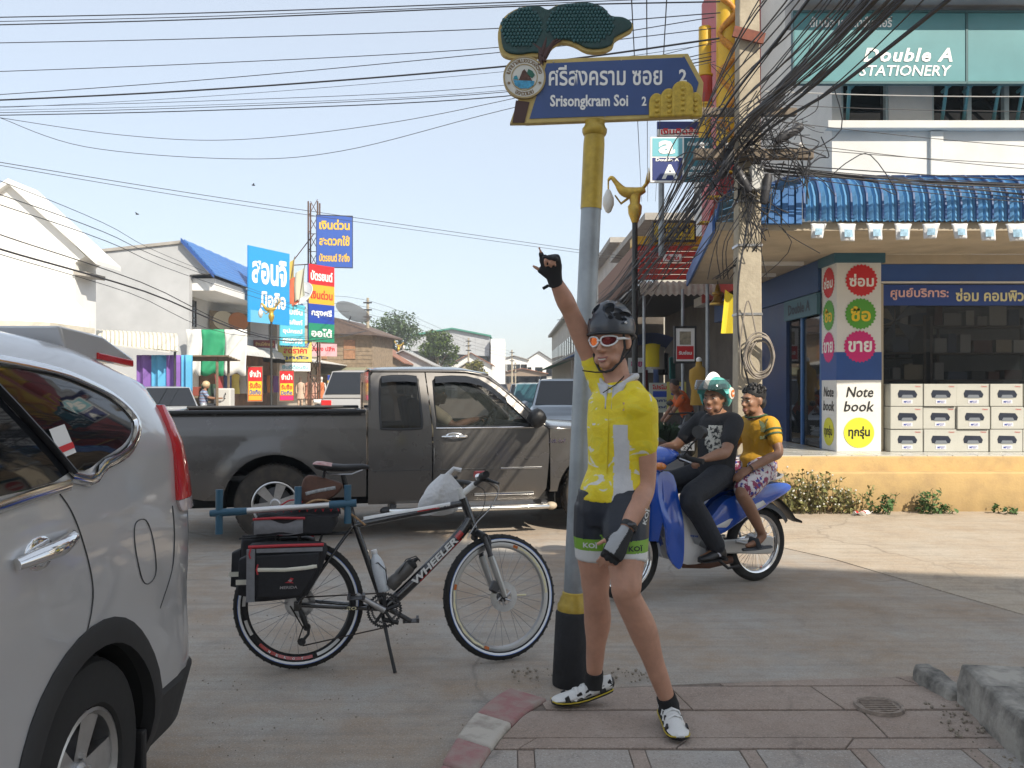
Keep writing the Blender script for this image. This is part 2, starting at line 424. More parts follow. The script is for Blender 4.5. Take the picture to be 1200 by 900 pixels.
# round manhole cover in the pavement
mh = MB(); mc = G(1030, 829, ZS)
mh.lathe([(.001, .004), (.088, .004), (.092, .012), (.105, .012), (.108, -.004)], 28, (mc.x, mc.y, ZS+.002))
for i in range(-3, 4): mh.box(mc.x-.07, mc.x+.07, mc.y+i*.022-.004, mc.y+i*.022+.004, ZS, ZS+.012)
tag(obj('manhole_cover', mh, mat('rusty_iron', (.27, .22, .18), .85, .1, noise=(30, .4), bump=(80, .4)), None, smooth=40), 'small round iron manhole cover set in the paving', 'manhole')
# broken raised concrete kerb block at the right edge
RB = mat('mouldy_concrete', (.38, .355, .31), .9, noise=(6, .5, 14), col2=(.10, .095, .085), ramp=(.42, .66), bump=(40, .6))
rb = thing('concrete_ledge', 'mould-stained broken concrete ledge at the right edge of pavement', 'ledge', (0, 0, 0))
A1, A2, A3, A4 = G(1120, 822, ZS), G(1195, 893, ZS), G(1300, 990, ZS), G(1420, 1100, ZS)
def wallblock(name, pts, wid, h0, h1, m, parent):
 q = MB(); k = len(pts); rings = []
 for i, p in enumerate(pts):
  t = (pts[min(i+1, k-1)]-pts[max(i-1, 0)]).normalized(); nrm = Vector((-t.y, t.x, 0)); nrm = -nrm if nrm.x < 0 else nrm
  h = h0+(h1-h0)*i/(k-1)+rnd.uniform(-.012, .012)
  a = p+Vector((rnd.uniform(-.01, .01), rnd.uniform(-.01, .01), 0))
  rings.append([a-Vector((0, 0, .08)), a+Vector((0, 0, h*.5))+nrm*rnd.uniform(-.01, .015), a+Vector((0, 0, h))+nrm*.02, a+nrm*wid+Vector((0, 0, h)), a+nrm*wid-Vector((0, 0, .08))])
 q.loft(rings); return obj(name, q, m, parent, bevel=.012, smooth=50)
def interp(pts, n):
 out = []
 for i in range(len(pts)-1):
  for j in range(n): out.append(pts[i].lerp(pts[i+1], j/n))
 return out+[pts[-1]]
wallblock('block', interp([A1, A2, A3], 6), 1.6, .17, .15, RB, rb)
B1, B2 = G(1066, 795, ZS), G(1113, 822, ZS)
wallblock('block', interp([B1, B2], 5), .10, .075, .05, RB, rb)
# rubble crumbs along the ledge and scattered grit
grit = MB()
for i in range(420):
 if i < 120:
  t = rnd.random(); c = A1.lerp(A3, t)+Vector((-rnd.random()*.18, -rnd.random()*.05, 0)); z = ZS
 elif i < 200: c = G(rnd.uniform(600, 760), rnd.uniform(786, 802)); z = .01
 else:
  c = G(rnd.uniform(225, 660), rnd.uniform(690, 890)); z = 0
 r = rnd.uniform(.002, .008)*(1.2 if i < 200 else .55)
 grit.sphere((c.x, c.y, z+r*.5), (r, r*rnd.uniform(.7, 1.3), r*.8), 5, 4)
g = obj('grit', grit, mat('grit', (.27, .23, .18), .9, noise=(300, .6))); g['kind'] = 'stuff'; g['label'] = 'small crumbs of grit on the ground'
# == building behind the camera that throws the foreground shade
sh = thing('shophouse', 'tall cream shophouse behind the viewer that shades the corner', 'building')
hd = Vector((SUN_DIR.x, SUN_DIR.y)).normalized()
def shade_corner(gx, gy, top):
 Ls = top/math.tan(R(SUN_EL)); return (gx+hd.x*Ls, gy+hd.y*Ls)
top = 12.0
e1 = shade_corner(-1.9, 8.2, top); e2 = shade_corner(2.3, 6.98, top); e3 = shade_corner(7.5, 5.75, top)
t0 = shade_corner(-8.5, 10.9, 15.5); t1 = shade_corner(-1.75, 9.75, 15.5)
sw = MB().prism([e1, e2, e3, (e3[0]+1, e3[1]-8), (e1[0]-2, e1[1]-9)], -.02, top, 'z')
obj('added_shade_wing', MB().prism([t0, t1, (t1[0], t1[1]-5), (t0[0]-2, t0[1]-5)], -.02, 15.5, 'z'), mat('cream_render', (.72, .69, .62), .9, noise=(2, .08)), sh)  # unseen taller wing, added to shade the truck bed
obj('wall', sw, mat('cream_render', (.72, .69, .62), .9, noise=(2, .08)), sh)
for k in range(7):
 for fl in range(3):
  t = (k+.5)/7; a = Vector((*e2, 0)).lerp(Vector((*e3, 0)), t)
  ang = math.degrees(math.atan2(e3[1]-e2[1], e3[0]-e2[0]))
  w_ = obj('window', MB().box(-.6, .6, -.03, .05, 0, 1.3), DGLASS, sh, loc=(a.x, a.y, 1.2+fl*3), rot=(0, 0, ang))
# == CORNER STATIONERY SHOP (right)
YF, XL, ZP = 10.8, 4.05, .65            # shop front plane, its left side plane, raised floor level
WALL = mat('white_render', (.62, .61, .58), .85, noise=(1.2, .12, 10), bump=(25, .12))
BEIGE = mat('beige_concrete', (.42, .36, .27), .85, noise=(2.5, .18), bump=(30, .2))
SHOPBLUE = mat('shop_blue_paint', (.015, .07, .27), .45, noise=(2, .15))
DBLUE = mat('dark_blue_panel', (.006, .03, .11), .35, noise=(3, .2))
TEAL = mat('teal_sign_sheet', (.06, .215, .235), .4, noise=(1.2, .14))
YPAINT = mat('ochre_paint', (.52, .36, .16), .85, noise=(3, .35, 10), col2=(.36, .25, .13), ramp=(.45, .75), bump=(40, .3))
dirt(YPAINT, .1, .35, '#4a3c28', .7, 5)
shop = thing('corner_shop', 'white two storey corner stationery shop with blue awning and glass front', 'shop', (0, 0, 0))
# raised plinth
obj('lower_step', MB().box(3.1, 14, 10.0, 10.34, -.02, .47), YPAINT, shop, bevel=.02)
obj('upper_step', MB().box(3.14, 14, 10.16, 10.9, -.02, ZP-.012), YPAINT, shop, bevel=.012)
obj('plinth', MB().box(3.14, XL+6, 10.9, 17, -.02, ZP-.012), YPAINT, shop)
TILE = mat('pale_floor_tile', (.50, .49, .45), .25, noise=(4, .1))
for i in range(22):                                           # floor tiles, each with its joint
 for j in range(2): obj('floor_tile', MB().box(3.16+i*.3, 3.16+i*.3+.29, 10.18+j*.3, 10.18+j*.3+.29, ZP-.02, ZP), TILE, shop)
for i in range(3):
 for j in range(9): obj('floor_tile', MB().box(3.16+i*.3, 3.16+i*.3+.29, 10.8+j*.3, 10.8+j*.3+.29, ZP-.02, ZP), TILE, shop)
# upper storey walls, ledge, slab over
up = MB().box(XL, 14, YF, YF+.2, 3.2, 4.76).box(XL, 14, YF, YF+.2, 6.3, 8.2)
for a, b2 in ((XL+.0, XL+.12), (XL+.72, 5.32), (6.75, 7.4), (8.8, 14)): up.box(a, b2, YF, YF+.2, 4.76, 6.3)
obj('upper_wall', up, WALL, shop)
obj('side_wall', MB().box(XL, XL+.2, YF+.2, 19, 3.2, 8.2), WALL, shop)
obj('ledge', MB().box(XL-.1, 14, YF-.13, YF-.003, 4.7, 4.80), WALL, shop, bevel=.01)
obj('roof_slab', MB().box(XL-.5, 14, YF-.75, YF+.3, 6.1, 6.4), mat('grey_slab', (.36, .35, .34), .9, noise=(2, .2)), shop)
obj('wall_pier', MB().box(5.28, 5.44, YF-.045, YF-.003, 3.5, 4.69), WALL, shop, bevel=.006)
obj('wall_pier', MB().box(8.3, 8.46, YF-.045, YF-.003, 3.5, 4.69), WALL, shop, bevel=.006)
FRAME = mat('pale_window_frame', (.42, .5, .5), .5)
for x0, x1 in ((XL+.12, XL+.72), (5.32, 6.75), (7.4, 8.8)):
 w_ = obj('window', MB().box(x0, x1, YF+.1, YF+.12, 4.76, 6.3), DGLASS, shop)
 k = max(1, round((x1-x0)/.48))
 for i in range(k+1):
  xx = x0+(x1-x0)*i/k
  obj('window_frame', MB().box(xx-.03 if i else xx, xx+.03 if i < k else xx, YF+.02, YF+.099, 4.77, 6.29), FRAME, w_)
 obj('window_frame', MB().box(x0+.03, x1-.03, YF+.03, YF+.097, 4.765, 4.81), FRAME, w_)
for x in (4.25, 5.45, 5.72, 6.1, 6.4): obj('sign_bracket', MB().cyl((x, YF+.01, 4.85), (x-.12, 10.42, 5.3), .022, n=6).cyl((x, YF+.01, 5.2), (x, 10.42, 5.24), .022, n=6), mat('teal_steel', (.09, .24, .25), .5), shop)
# teal sign boards
for x0, x1, first in ((3.42, 5.5, True), (5.53, 7.6, False)):
 sg = thing('shop_sign', 'pale teal stationery signboard with white Double A lettering' if first else 'blank pale teal signboard cut by the right edge', 'sign', ((x0+x1)/2, 10.35, 5.17))
 w = (x1-x0)/2
 obj('board', MB().box(-w, w, 0, .06, 0, .83), TEAL, sg, bevel=.005)
 obj('border', MB().box(-w-.012, w+.012, -.008, .07, -.03, -.002).box(-w-.012, w+.012, -.008, .07, .832, .86).box(-w-.014, -w-.002, -.008, .07, -.002, .832).box(w+.002, w+.014, -.008, .07, -.002, .832), mat('teal_edge', (.03, .10, .11), .5), sg)
 if first:
  txt('Double A', 1.08, .17, WHITE, sg, (.34, -.006, .32), bold=.03, shear=.25, space=1.15)
  txt('STATIONERY', 1.12, .13, WHITE, sg, (.31, -.006, .13), bold=.012, shear=.2)
  txt('ดั๊บเบิ้ล เอ สเตชั่นเนอรี่', 1.0, .13, WHITE, sg, (-.35, -.006, .72), bold=.02, shear=.15)
# canopy slab and its blue edge
cz = 3.14
obj('canopy_slab', MB().prism([(2.18, 9.12), (7.5, 9.12), (7.5, 10.78), (XL, 10.78), (XL, 14.0), (2.92, 14.0)], cz, cz+.09, 'z'), BEIGE, shop)
LB = mat('canopy_blue_edge', (.035, .11, .34), .45)
fa = MB(); a0, a1 = Vector((2.165, 9.1, 0)), Vector((2.9, 14.05, 0))
fa.add([a0+Vector((0, 0, cz-.03)), a1+Vector((0, 0, cz-.03)), a1+Vector((0, 0, cz+.16)), a0+Vector((0, 0, cz+.16)), a0+Vector((-.03, 0, cz-.03)), a1+Vector((-.03, 0, cz-.03)), a1+Vector((-.03, 0, cz+.16)), a0+Vector((-.03, 0, cz+.16))], [(0, 1, 2, 3), (4, 7, 6, 5), (0, 4, 5, 1), (3, 2, 6, 7), (0, 3, 7, 4), (1, 5, 6, 2)])
obj('canopy_fascia', fa, LB, shop)
obj('ceiling_lamp', MB().box(3.3, 3.9, 11.4, 11.48, cz-.05, cz-.002), mat('tube_lamp_off', (.7, .7, .68), .4), shop)
obj('ceiling_lamp', MB().box(3.3, 3.9, 12.6, 12.68, cz-.05, cz-.002), mat('tube_lamp_off', (.7, .7, .68), .4), shop)
# blue curved corrugated awning, panel by panel
AWB = mat('blue_awning_sheet', (.11, .30, .54), .55, noise=(5, .35, 9), bump=(30, .15))
AWD = mat('dark_blue_awning_rib', (.012, .06, .19), .45)
prof = [(10.77, 3.92), (10.1, 3.86), (9.55, 3.80), (9.3, 3.74), (9.15, 3.64), (9.07, 3.5), (9.05, 3.36), (9.05, 3.23)]
pan = MB(); nseg = 8
for i in range(len(prof)-1):
 for j in range(nseg):
  def q(ii, jj):
   yy, zz = prof[ii]; t = jj/nseg; b_ = .022*math.cos(2*math.pi*3*t)*(1 if 0 < jj < nseg else .3); return (t*.158, yy-b_*.8, zz+b_*.5)
  pan.add([q(i, j), q(i, j+1), q(i+1, j+1), q(i+1, j)], [(3, 2, 1, 0)])
pme = pan.mesh('awning_panel'); pme.materials.append(AWB); pme.shade_smooth()
rib = MB().tube([(0, yy-.014, zz+.02) for yy, zz in prof], .017, 6); rme = rib.mesh('awning_rib'); rme.materials.append(AWD)
for i in range(27):
 x = 3.1+i*.166
 link(bpy.data.objects.new('awning_panel', pme), shop).location = (x, 0, 0)
 link(bpy.data.objects.new('awning_rib', rme), shop).location = (x-.004, 0, 0)
# flat blue end piece round the corner and curled end
ce = MB()
for i in range(9): ce.box(2.42+i*.073, 2.42+i*.073+.06, 9.02+.02*(i % 2), 9.06+.02*(i % 2), 3.2, 3.58+.03*math.sin(i))
obj('awning_end', ce.box(2.4, 3.08, 9.065, 9.1, 3.2, 3.56), mat('blue_end_sheet', (.03, .13, .34), .45, noise=(4, .3)), shop)
for i in range(6):
 lf = MB(); yb = 9.1+i*.45
 xl = 2.18+(yb-9.1)*.15
 pts = [(xl+.62, yb, 3.62), (xl+.35, yb, 3.62), (xl+.15, yb, 3.55), (xl+.03, yb, 3.42), (xl, yb, 3.24)]
 lf.loft([[Vector(p), Vector(p)+Vector((.065, .42, 0)), Vector(p)+Vector((.065, .42, -.012)), Vector(p)+Vector((0, 0, -.012))] for p in pts])
 obj('awning_panel', lf, AWB, shop)
 obj('awning_rib', MB().tube([Vector(p)+Vector((0, 0, .012)) for p in pts], .016, 6), AWD, shop)
# small white pack samples pegged along the awning edge
PACK = mat('white_pack_film', (.62, .63, .64), .4, noise=(9, .12), bump=(18, .5, .02)); PRT = mat('pale_blue_pack_print', (.26, .42, .55), .5, noise=(25, .5))
ords = ['first', 'second', 'third', 'fourth', 'fifth', 'sixth', 'seventh', 'eighth']
for i in range(8):
 pxs = 959+i*33; c = P(pxs, 0, 9.0).x
 pk = thing('paper_pack_bunting', 'white crumpled sample pack hanging from the blue awning, %s from the left' % ords[i], 'bunting', (c, 9.0, 3.19), rnd.uniform(-12, 12), group='sample packs hung along the awning')
 s_ = rnd.uniform(.9, 1.1); t_ = rnd.uniform(-.02, .02)
 body = MB().grid(lambda u, v, s_=s_, t_=t_: ((u-.5)*(.19-.06*v)*s_+t_*v, -.018*math.sin(math.pi*u)*math.sin(math.pi*(.15+.8*v))-.01*math.sin(9*u+5*v), -v*.17*s_), 8, 8)
 obj('sleeve', body, PACK, pk, smooth=60, solid=.006)
 obj('print', MB().grid(lambda u, v, s_=s_, t_=t_: ((u-.5)*.085*s_+t_*(.35+.4*v), -.03-.004*math.sin(math.pi*u), -(.06+v*.075)*s_), 4, 4), PRT, pk, smooth=60)
#  ground floor: column with round stickers
colm = obj('column', MB().box(XL+.02, XL+.58, YF-.1, YF+.42, ZP, 3.14), mat('white_sticker_sheet', (.66, .66, .63), .5, noise=(3, .06)), shop, bevel=.006)
obj('column_band', MB().box(XL+.016, XL+.584, YF-.104, YF+.424, 1.55, 1.90), SHOPBLUE, colm)
obj('column_head', MB().box(XL-.02, XL+.62, YF-.13, YF+.46, 3.02, 3.139), mat('teal_trim', (.02, .10, .15), .5), colm)
LIME = mat('lime_sticker', (.60, .58, .03), .5)
def seal(parent, x, y, z, r, m, word, wid, hgt, rot=(0, 0, 0), spikes=26, sx=1, jag=.1):
 wm = {GREEN: YEL, LIME: BLACK}.get(m, WHITE)
 q = MB(); k = spikes*2; mt = Matrix.Translation((x, y, z)) @ Euler([R(a) for a in rot]).to_matrix().to_4x4()
 poly = [((r*(1 if i % 2 else 1-jag))*math.cos(2*math.pi*i/k)*sx, (r*(1 if i % 2 else 1-jag))*math.sin(2*math.pi*i/k)) for i in range(k)]
 q.prism(poly, -.003, 0, 'y'); q.xf(mt)
 s_ = obj('sticker', q, m, parent)
 txt(word, wid*sx, hgt, wm, s_, (mt @ Vector((0, -.006, 0)))[:], rot, bold=.03)
yc = YF-.103
seal(colm, XL+.33, yc, 2.80, .205, RED, 'ซ่อม', .31, .16, )
seal(colm, XL+.32, yc, 2.38, .20, GREEN, 'ซื้อ', .25, .19)
seal(colm, XL+.31, yc, 1.97+.0, .205, PINK, 'ขาย', .30, .14)
seal(colm, XL+.30, yc, .89, .19, LIME, 'ทุกรุ่น', .27, .16, spikes=20, jag=.0)
txt('Note', .34, .13, BLACK, colm, (XL+.31, yc-.003, 1.40), bold=.01, shear=.2); txt('book', .38, .13, BLACK, colm, (XL+.30, yc-.003, 1.22), bold=.01, shear=.2)
xs_ = XL+.017
seal(colm, xs_, YF+.16, 2.80, .20, RED, 'ซ่อม', .3, .15, (0, 0, -90)); seal(colm, xs_, YF+.16, 2.38, .20, GREEN, 'ซื้อ', .25, .18, (0, 0, -90)); seal(colm, xs_, YF+.16, 1.97, .20, PINK, 'ขาย', .3, .14, (0, 0, -90))
seal(colm, xs_, YF+.16, .89, .18, LIME, 'ทุกรุ่น', .27, .16, (0, 0, -90), spikes=20, jag=0)
txt('Note', .34, .13, BLACK, colm, (xs_-.003, YF+.16, 1.40), (0, 0, -90), bold=.01, shear=.2); txt('book', .38, .13, BLACK, colm, (xs_-.003, YF+.16, 1.22), (0, 0, -90), bold=.01, shear=.2)
# glass front
obj('beam', MB().box(XL+.6, 14, YF-.02, YF+.25, 3.02, 3.139), BEIGE, shop)
obj('blue_band', MB().box(XL+.6, 14, YF+.0, YF+.2, 2.80, 3.015), SHOPBLUE, shop)
obj('band_trim', MB().box(XL+.62, 14, YF-.02, YF+.02, 2.775, 2.797), WALL, shop)
obj('window_post', MB().box(XL+.60, XL+.66, YF+.02, YF+.16, ZP, 2.77), mat('tan_post', (.42, .36, .26), .6), shop)
ban = thing('window_banner', 'long blue banner with red and yellow Thai writing across the shop window', 'banner', (XL+.68, YF+.07, 2.5))
obj('sheet', MB().box(0, 6, 0, .012, 0, .265), mat('banner_blue', (.012, .05, .24), .5), ban)
txt('ศูนย์บริการ:', .74, .155, mat('pink_white_print', (.75, .45, .42), .5), ban, (.46, -.006, .145), bold=.025)
txt('ซ่อม คอมพิวเตอร์', 1.22, .165, mat('cream_print', (.72, .66, .35), .5), ban, (1.53, -.006, .135), bold=.025)
txt('โน้ตบุ๊ค ปริ้นเตอร์', 1.6, .17, mat('cream_print', (.72, .66, .35), .5), ban, (3.1, -.006, .135), bold=.025)
obj('window_glass', MB().box(XL+.67, 14, YF+.1, YF+.106, ZP, 2.77), mat('shop_glass', (.02, .025, .028), .02, alpha=.30, spec=.6), shop)
obj('shop_floor', MB().box(XL+.2, 14, YF+.45, 18, ZP-.03, ZP-.008), mat('shop_floor_tile', (.35, .34, .32), .35), shop)
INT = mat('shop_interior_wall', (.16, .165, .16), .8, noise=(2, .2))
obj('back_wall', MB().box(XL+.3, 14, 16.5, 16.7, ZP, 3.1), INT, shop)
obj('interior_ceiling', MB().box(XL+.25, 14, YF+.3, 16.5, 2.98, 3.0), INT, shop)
# shop interior: shelves with goods
gcol = [mat('goods_%d' % i, c, .6) for i, c in enumerate([(.3, .3, .3), (.05, .07, .12), (.35, .3, .22), (.10, .04, .03), (.4, .4, .38), (.03, .03, .03)])]
for i, (x, y, w) in enumerate([(5.6, 13.2, 1.4), (7.3, 13.4, 1.6), (9.2, 13.2, 1.5), (5.2, 15.6, 1.6), (7.0, 15.8, 1.6)]):
 sf = thing('goods_shelf', 'dim goods shelf inside the shop, %s' % ['nearest the column', 'second from the column', 'third from the column', 'at the back near the column', 'at the back further right'][i], 'shelf', (x, y, ZP), group='shelves inside the stationery shop')
 fr = MB()
 for k in range(5): fr.box(-w/2, w/2, -.18, .18, .05+k*.42, .075+k*.42)
 for s_ in (-1, 1): fr.box(s_*w/2-.02, s_*w/2+.02, -.18, .18, 0, 1.9)
 obj('rack', fr, mat('shelf_board', (.10, .07, .05), .6), sf)
 for k in range(5):
  xx = -w/2+.06
  while xx < w/2-.2:
   ww = rnd.uniform(.1, .3); hh = rnd.uniform(.12, .32)
   obj('boxed_goods', MB().box(xx, xx+ww, -.16, .1, .08+k*.42, .08+k*.42+hh), rnd.choice(gcol), sf); xx += ww+rnd.uniform(.02, .08)
# black pinwheel decoration hanging in the window
pw = thing('pinwheel_decoration', 'dark folded paper pinwheel hanging inside the shop window', 'decoration', (4.98, YF+.3, 2.32))
for k in range(5):
 a = 2*math.pi*k/5+.35; d1 = Vector((math.cos(a), 0, math.sin(a))); d2 = Vector((math.cos(a+.55), 0, math.sin(a+.55)))
 obj('blade', MB().add([(0, 0, 0), tuple(d1*.36), tuple(d2*.30+Vector((0, -.06, 0))), (0, .01, 0), tuple(d1*.36+Vector((0, .01, 0))), tuple(d2*.30+Vector((0, -.05, 0)))], [(0, 1, 2), (5, 4, 3), (0, 3, 4, 1), (1, 4, 5, 2), (2, 5, 3, 0)]), mat('dark_card', (.02, .03, .045), .5), pw)
# printer cartons stacked along the window
CART = mat('pale_carton', (.43, .43, .39), .75, noise=(6, .06)); SEAM = mat('carton_gap', (.2, .19, .17), .8); PRN = mat('printer_photo', (.012, .018, .035), .4)
LBL = mat('carton_label', (.62, .62, .66), .5); LB2 = mat('red_label', (.45, .05, .04), .5)
cw, chh = .405, .285
proto = None; rown = ['bottom', 'middle', 'top']
for r in range(3):
 for c in range(7):
  lab = 'pale printer carton, %s row, %s from the column' % (rown[r], ['first', 'second', 'third', 'fourth', 'fifth', 'sixth', 'seventh'][c])
  loc = (XL+.68+c*(cw+.012)+rnd.uniform(-.005, .005), YF-.12+rnd.uniform(-.03, .02), ZP+r*chh)
  if proto is None:
   proto = thing('printer_carton', lab, 'carton', loc, 0, 'printer cartons stacked along the window')
   obj('box', MB().box(0, cw, 0, .2, .003, chh-.004), CART, proto, bevel=.005)
   obj('printed_picture', MB().prism([(.10, .11), (.32, .11), (.335, .15), (.30, .20), (.11, .205), (.09, .16)], -.003, 0), PRN, proto)
   obj('printed_tray', MB().prism([(.13, .105), (.29, .105), (.27, .145), (.15, .145)], -.005, -.003), mat('printer_grey', (.16, .18, .21), .4), proto)
   txt('MP237', .09, .028, BLUE, proto, (.21, -.006, .058), bold=.01)
   obj('sticker', MB().box(.145, .275, -.0035, 0, .035, .083), LBL, proto)
   txt('Canon', .07, .018, LB2, proto, (.34, -.003, .25), bold=.02)
  else: copy_tree(proto, None, lab, loc, rnd.uniform(-.9, .9))
#  left side of the shop: dark blue bays and doorway
obj('side_beam', MB().box(XL-.02, XL+.2, YF+.43, 17, 2.72, 3.13), mat('teal_dark_beam', (.012, .055, .17), .5), shop)
obj('side_panel', MB().box(XL-.0, XL+.06, 12.6, 14.6, ZP, 2.71), DBLUE, shop)
for yy in (11.25, 12.0): obj('door_frame', MB().box(XL+.02, XL+.08, yy-.04, yy+.04, ZP, 2.71), mat('blue_frame', (.02, .10, .27), .4), shop)
obj('side_door', MB().box(XL+.04, XL+.06, 11.3, 11.95, ZP, 2.4), GLASS, shop)
obj('side_door', MB().box(XL+.04, XL+.06, 12.05, 12.58, ZP, 2.4), GLASS, shop)
hs = obj('side_sign', MB().box(XL-.05, XL+.0, 11.2, 12.55, 2.42, 2.70), mat('dull_teal_panel', (.04, .12, .16), .5), shop)
txt('Double A', .9, .15, mat('dark_print', (.01, .02, .04), .5), hs, (XL-.055, 11.9, 2.56), (0, 0, -90), bold=.02)
for k, (yy, zz, mm) in enumerate(((14.7, 2.35, WHITE), (14.7, 1.95, BLUE))):
 b_ = thing('side_poster', ['white poster high on the dark blue side bay', 'blue lettered poster below the white one on the side bay'][k], 'poster', (XL-.05, yy, zz))
 obj('sheet', MB().box(-.01, .01, -.18, .18, -.17, .17), WHITE, b_)
 txt('A', .2, .2, mm if k else BLUE, b_, (-.014, 0, 0), (0, 0, -90), bold=.05)
nb = thing('tall_poster', 'tall pale blue poster with white Thai writing beside the door', 'poster', (XL-.05, 14.2, 1.2))
obj('sheet', MB().box(-.01, .01, -.28, .28, -.5, .75), mat('pale_blue_poster', (.10, .33, .52), .5, noise=(2, .3)), nb)
txt('บริการ', .45, .2, WHITE, nb, (-.014, 0, .5), (0, 0, -90), bold=.03); txt('ถ่ายเอกสาร', .45, .16, WHITE, nb, (-.014, 0, .1), (0, 0, -90), bold=.03)
obj('conduit', MB().tube([(3.75, YF-.01, 3.93), (3.9, YF-.03, 4.02), (5.5, YF-.03, 3.96), (8, YF-.03, 3.95)], .012, 6), BPLAST, shop)
# weeds along the foot of the plinth
def leafy(name, label, x, y, h, w, n, m, flower=None, cat='plant', group=None, seed=1):
 q = random.Random(seed); t = thing(name, label, cat, (x, y, 0), group=group)
 st = MB(); lv = MB(); fl = MB()
 for i in range(max(3, n//16)):
  bx, by = q.uniform(-w, w)*.8, q.uniform(-.5, .5)*.16; tx, ty, tz = bx+q.uniform(-.12, .12), by+q.uniform(-.1, .05), h*q.uniform(.5, 1)
  st.tube([(bx, by, 0), ((bx+tx)/2+.02, (by+ty)/2, tz*.55), (tx, ty, tz)], [.006, .004, .002], 4)
  for j in range(16):
   f = q.uniform(.1, 1); c = Vector((bx+(tx-bx)*f+q.uniform(-.05, .05), by+(ty-by)*f+q.uniform(-.05, .05), tz*f+q.uniform(-.02, .03)))
   s_ = q.uniform(.018, .042); e = Euler((q.uniform(-1, 1), q.uniform(-1, 1), q.uniform(0, 6.3))).to_matrix()
   lv.add([c+e @ Vector(v)*s_ for v in ((-1, 0, 0), (0, -.5, .12), (1, 0, 0), (0, .5, .12))], [(0, 1, 2), (0, 2, 3)])
   if flower and q.random() < .1: fl.sphere(c+Vector((0, -.02, .02)), .011, 5, 4)
 obj('stems', st, mat('weed_stem', (.12, .11, .05), .8), t); obj('foliage', lv, m, t)
 if flower and fl.v: obj('flowers', fl, flower, t)['kind'] = 'stuff'
 return t
WEED = mat('weed_leaf', (.12, .145, .035), .7, noise=(9, .6), col2=(.26, .22, .09)); WEED2 = mat('fresh_weed_leaf', (.055, .12, .03), .7, noise=(9, .4))
FLW = mat('tiny_white_flower', (.6, .6, .55), .7)
for i, (a, b2, h, w, n, mm, lab) in enumerate([(925, 588, .52, .18, 300, WEED, 'dry flowering weed clump right behind the motorcycle tail'), (955, 590, .50, .26, 380, WEED, 'widest dry flowering weed clump along the yellow plinth'), (990, 592, .34, .20, 220, WEED, 'low dry weed clump beside a red and white litter scrap'),
  (1026, 595, .27, .11, 170, WEED2, 'small green weed tuft right of the litter scrap'), (1075, 597, .30, .09, 150, WEED2, 'upright green weed against the plinth below the cartons'), (1098, 601, .14, .12, 110, WEED2, 'low spreading green weed at the foot of the plinth'), (1170, 601, .09, .12, 70, WEED2, 'flat tiny weed near the right edge of the plinth')]):
 g_ = G(a, 600); leafy('weed_plant', lab, g_.x, 9.86, h, w, n, mm, FLW if i < 3 else None, 'weed', None, 40+i)
lt = thing('litter_scrap', 'crumpled red and white litter scrap by the weeds', 'litter', (G(1001, 601).x, 9.7, .01), 20)
obj('paper', MB().grid(lambda u, v: ((u-.5)*.2, (v-.5)*.1, .02+.02*math.sin(7*u+3*v)+.015*math.cos(9*v)), 8, 5), WHITE, lt, solid=.003); obj('print', MB().grid(lambda u, v: ((u*.5-.45)*.2, (v-.5)*.1-.004, .026+.02*math.sin(3.5*u+3*v)+.015*math.cos(9*v)), 6, 5), RED, lt, solid=.002)
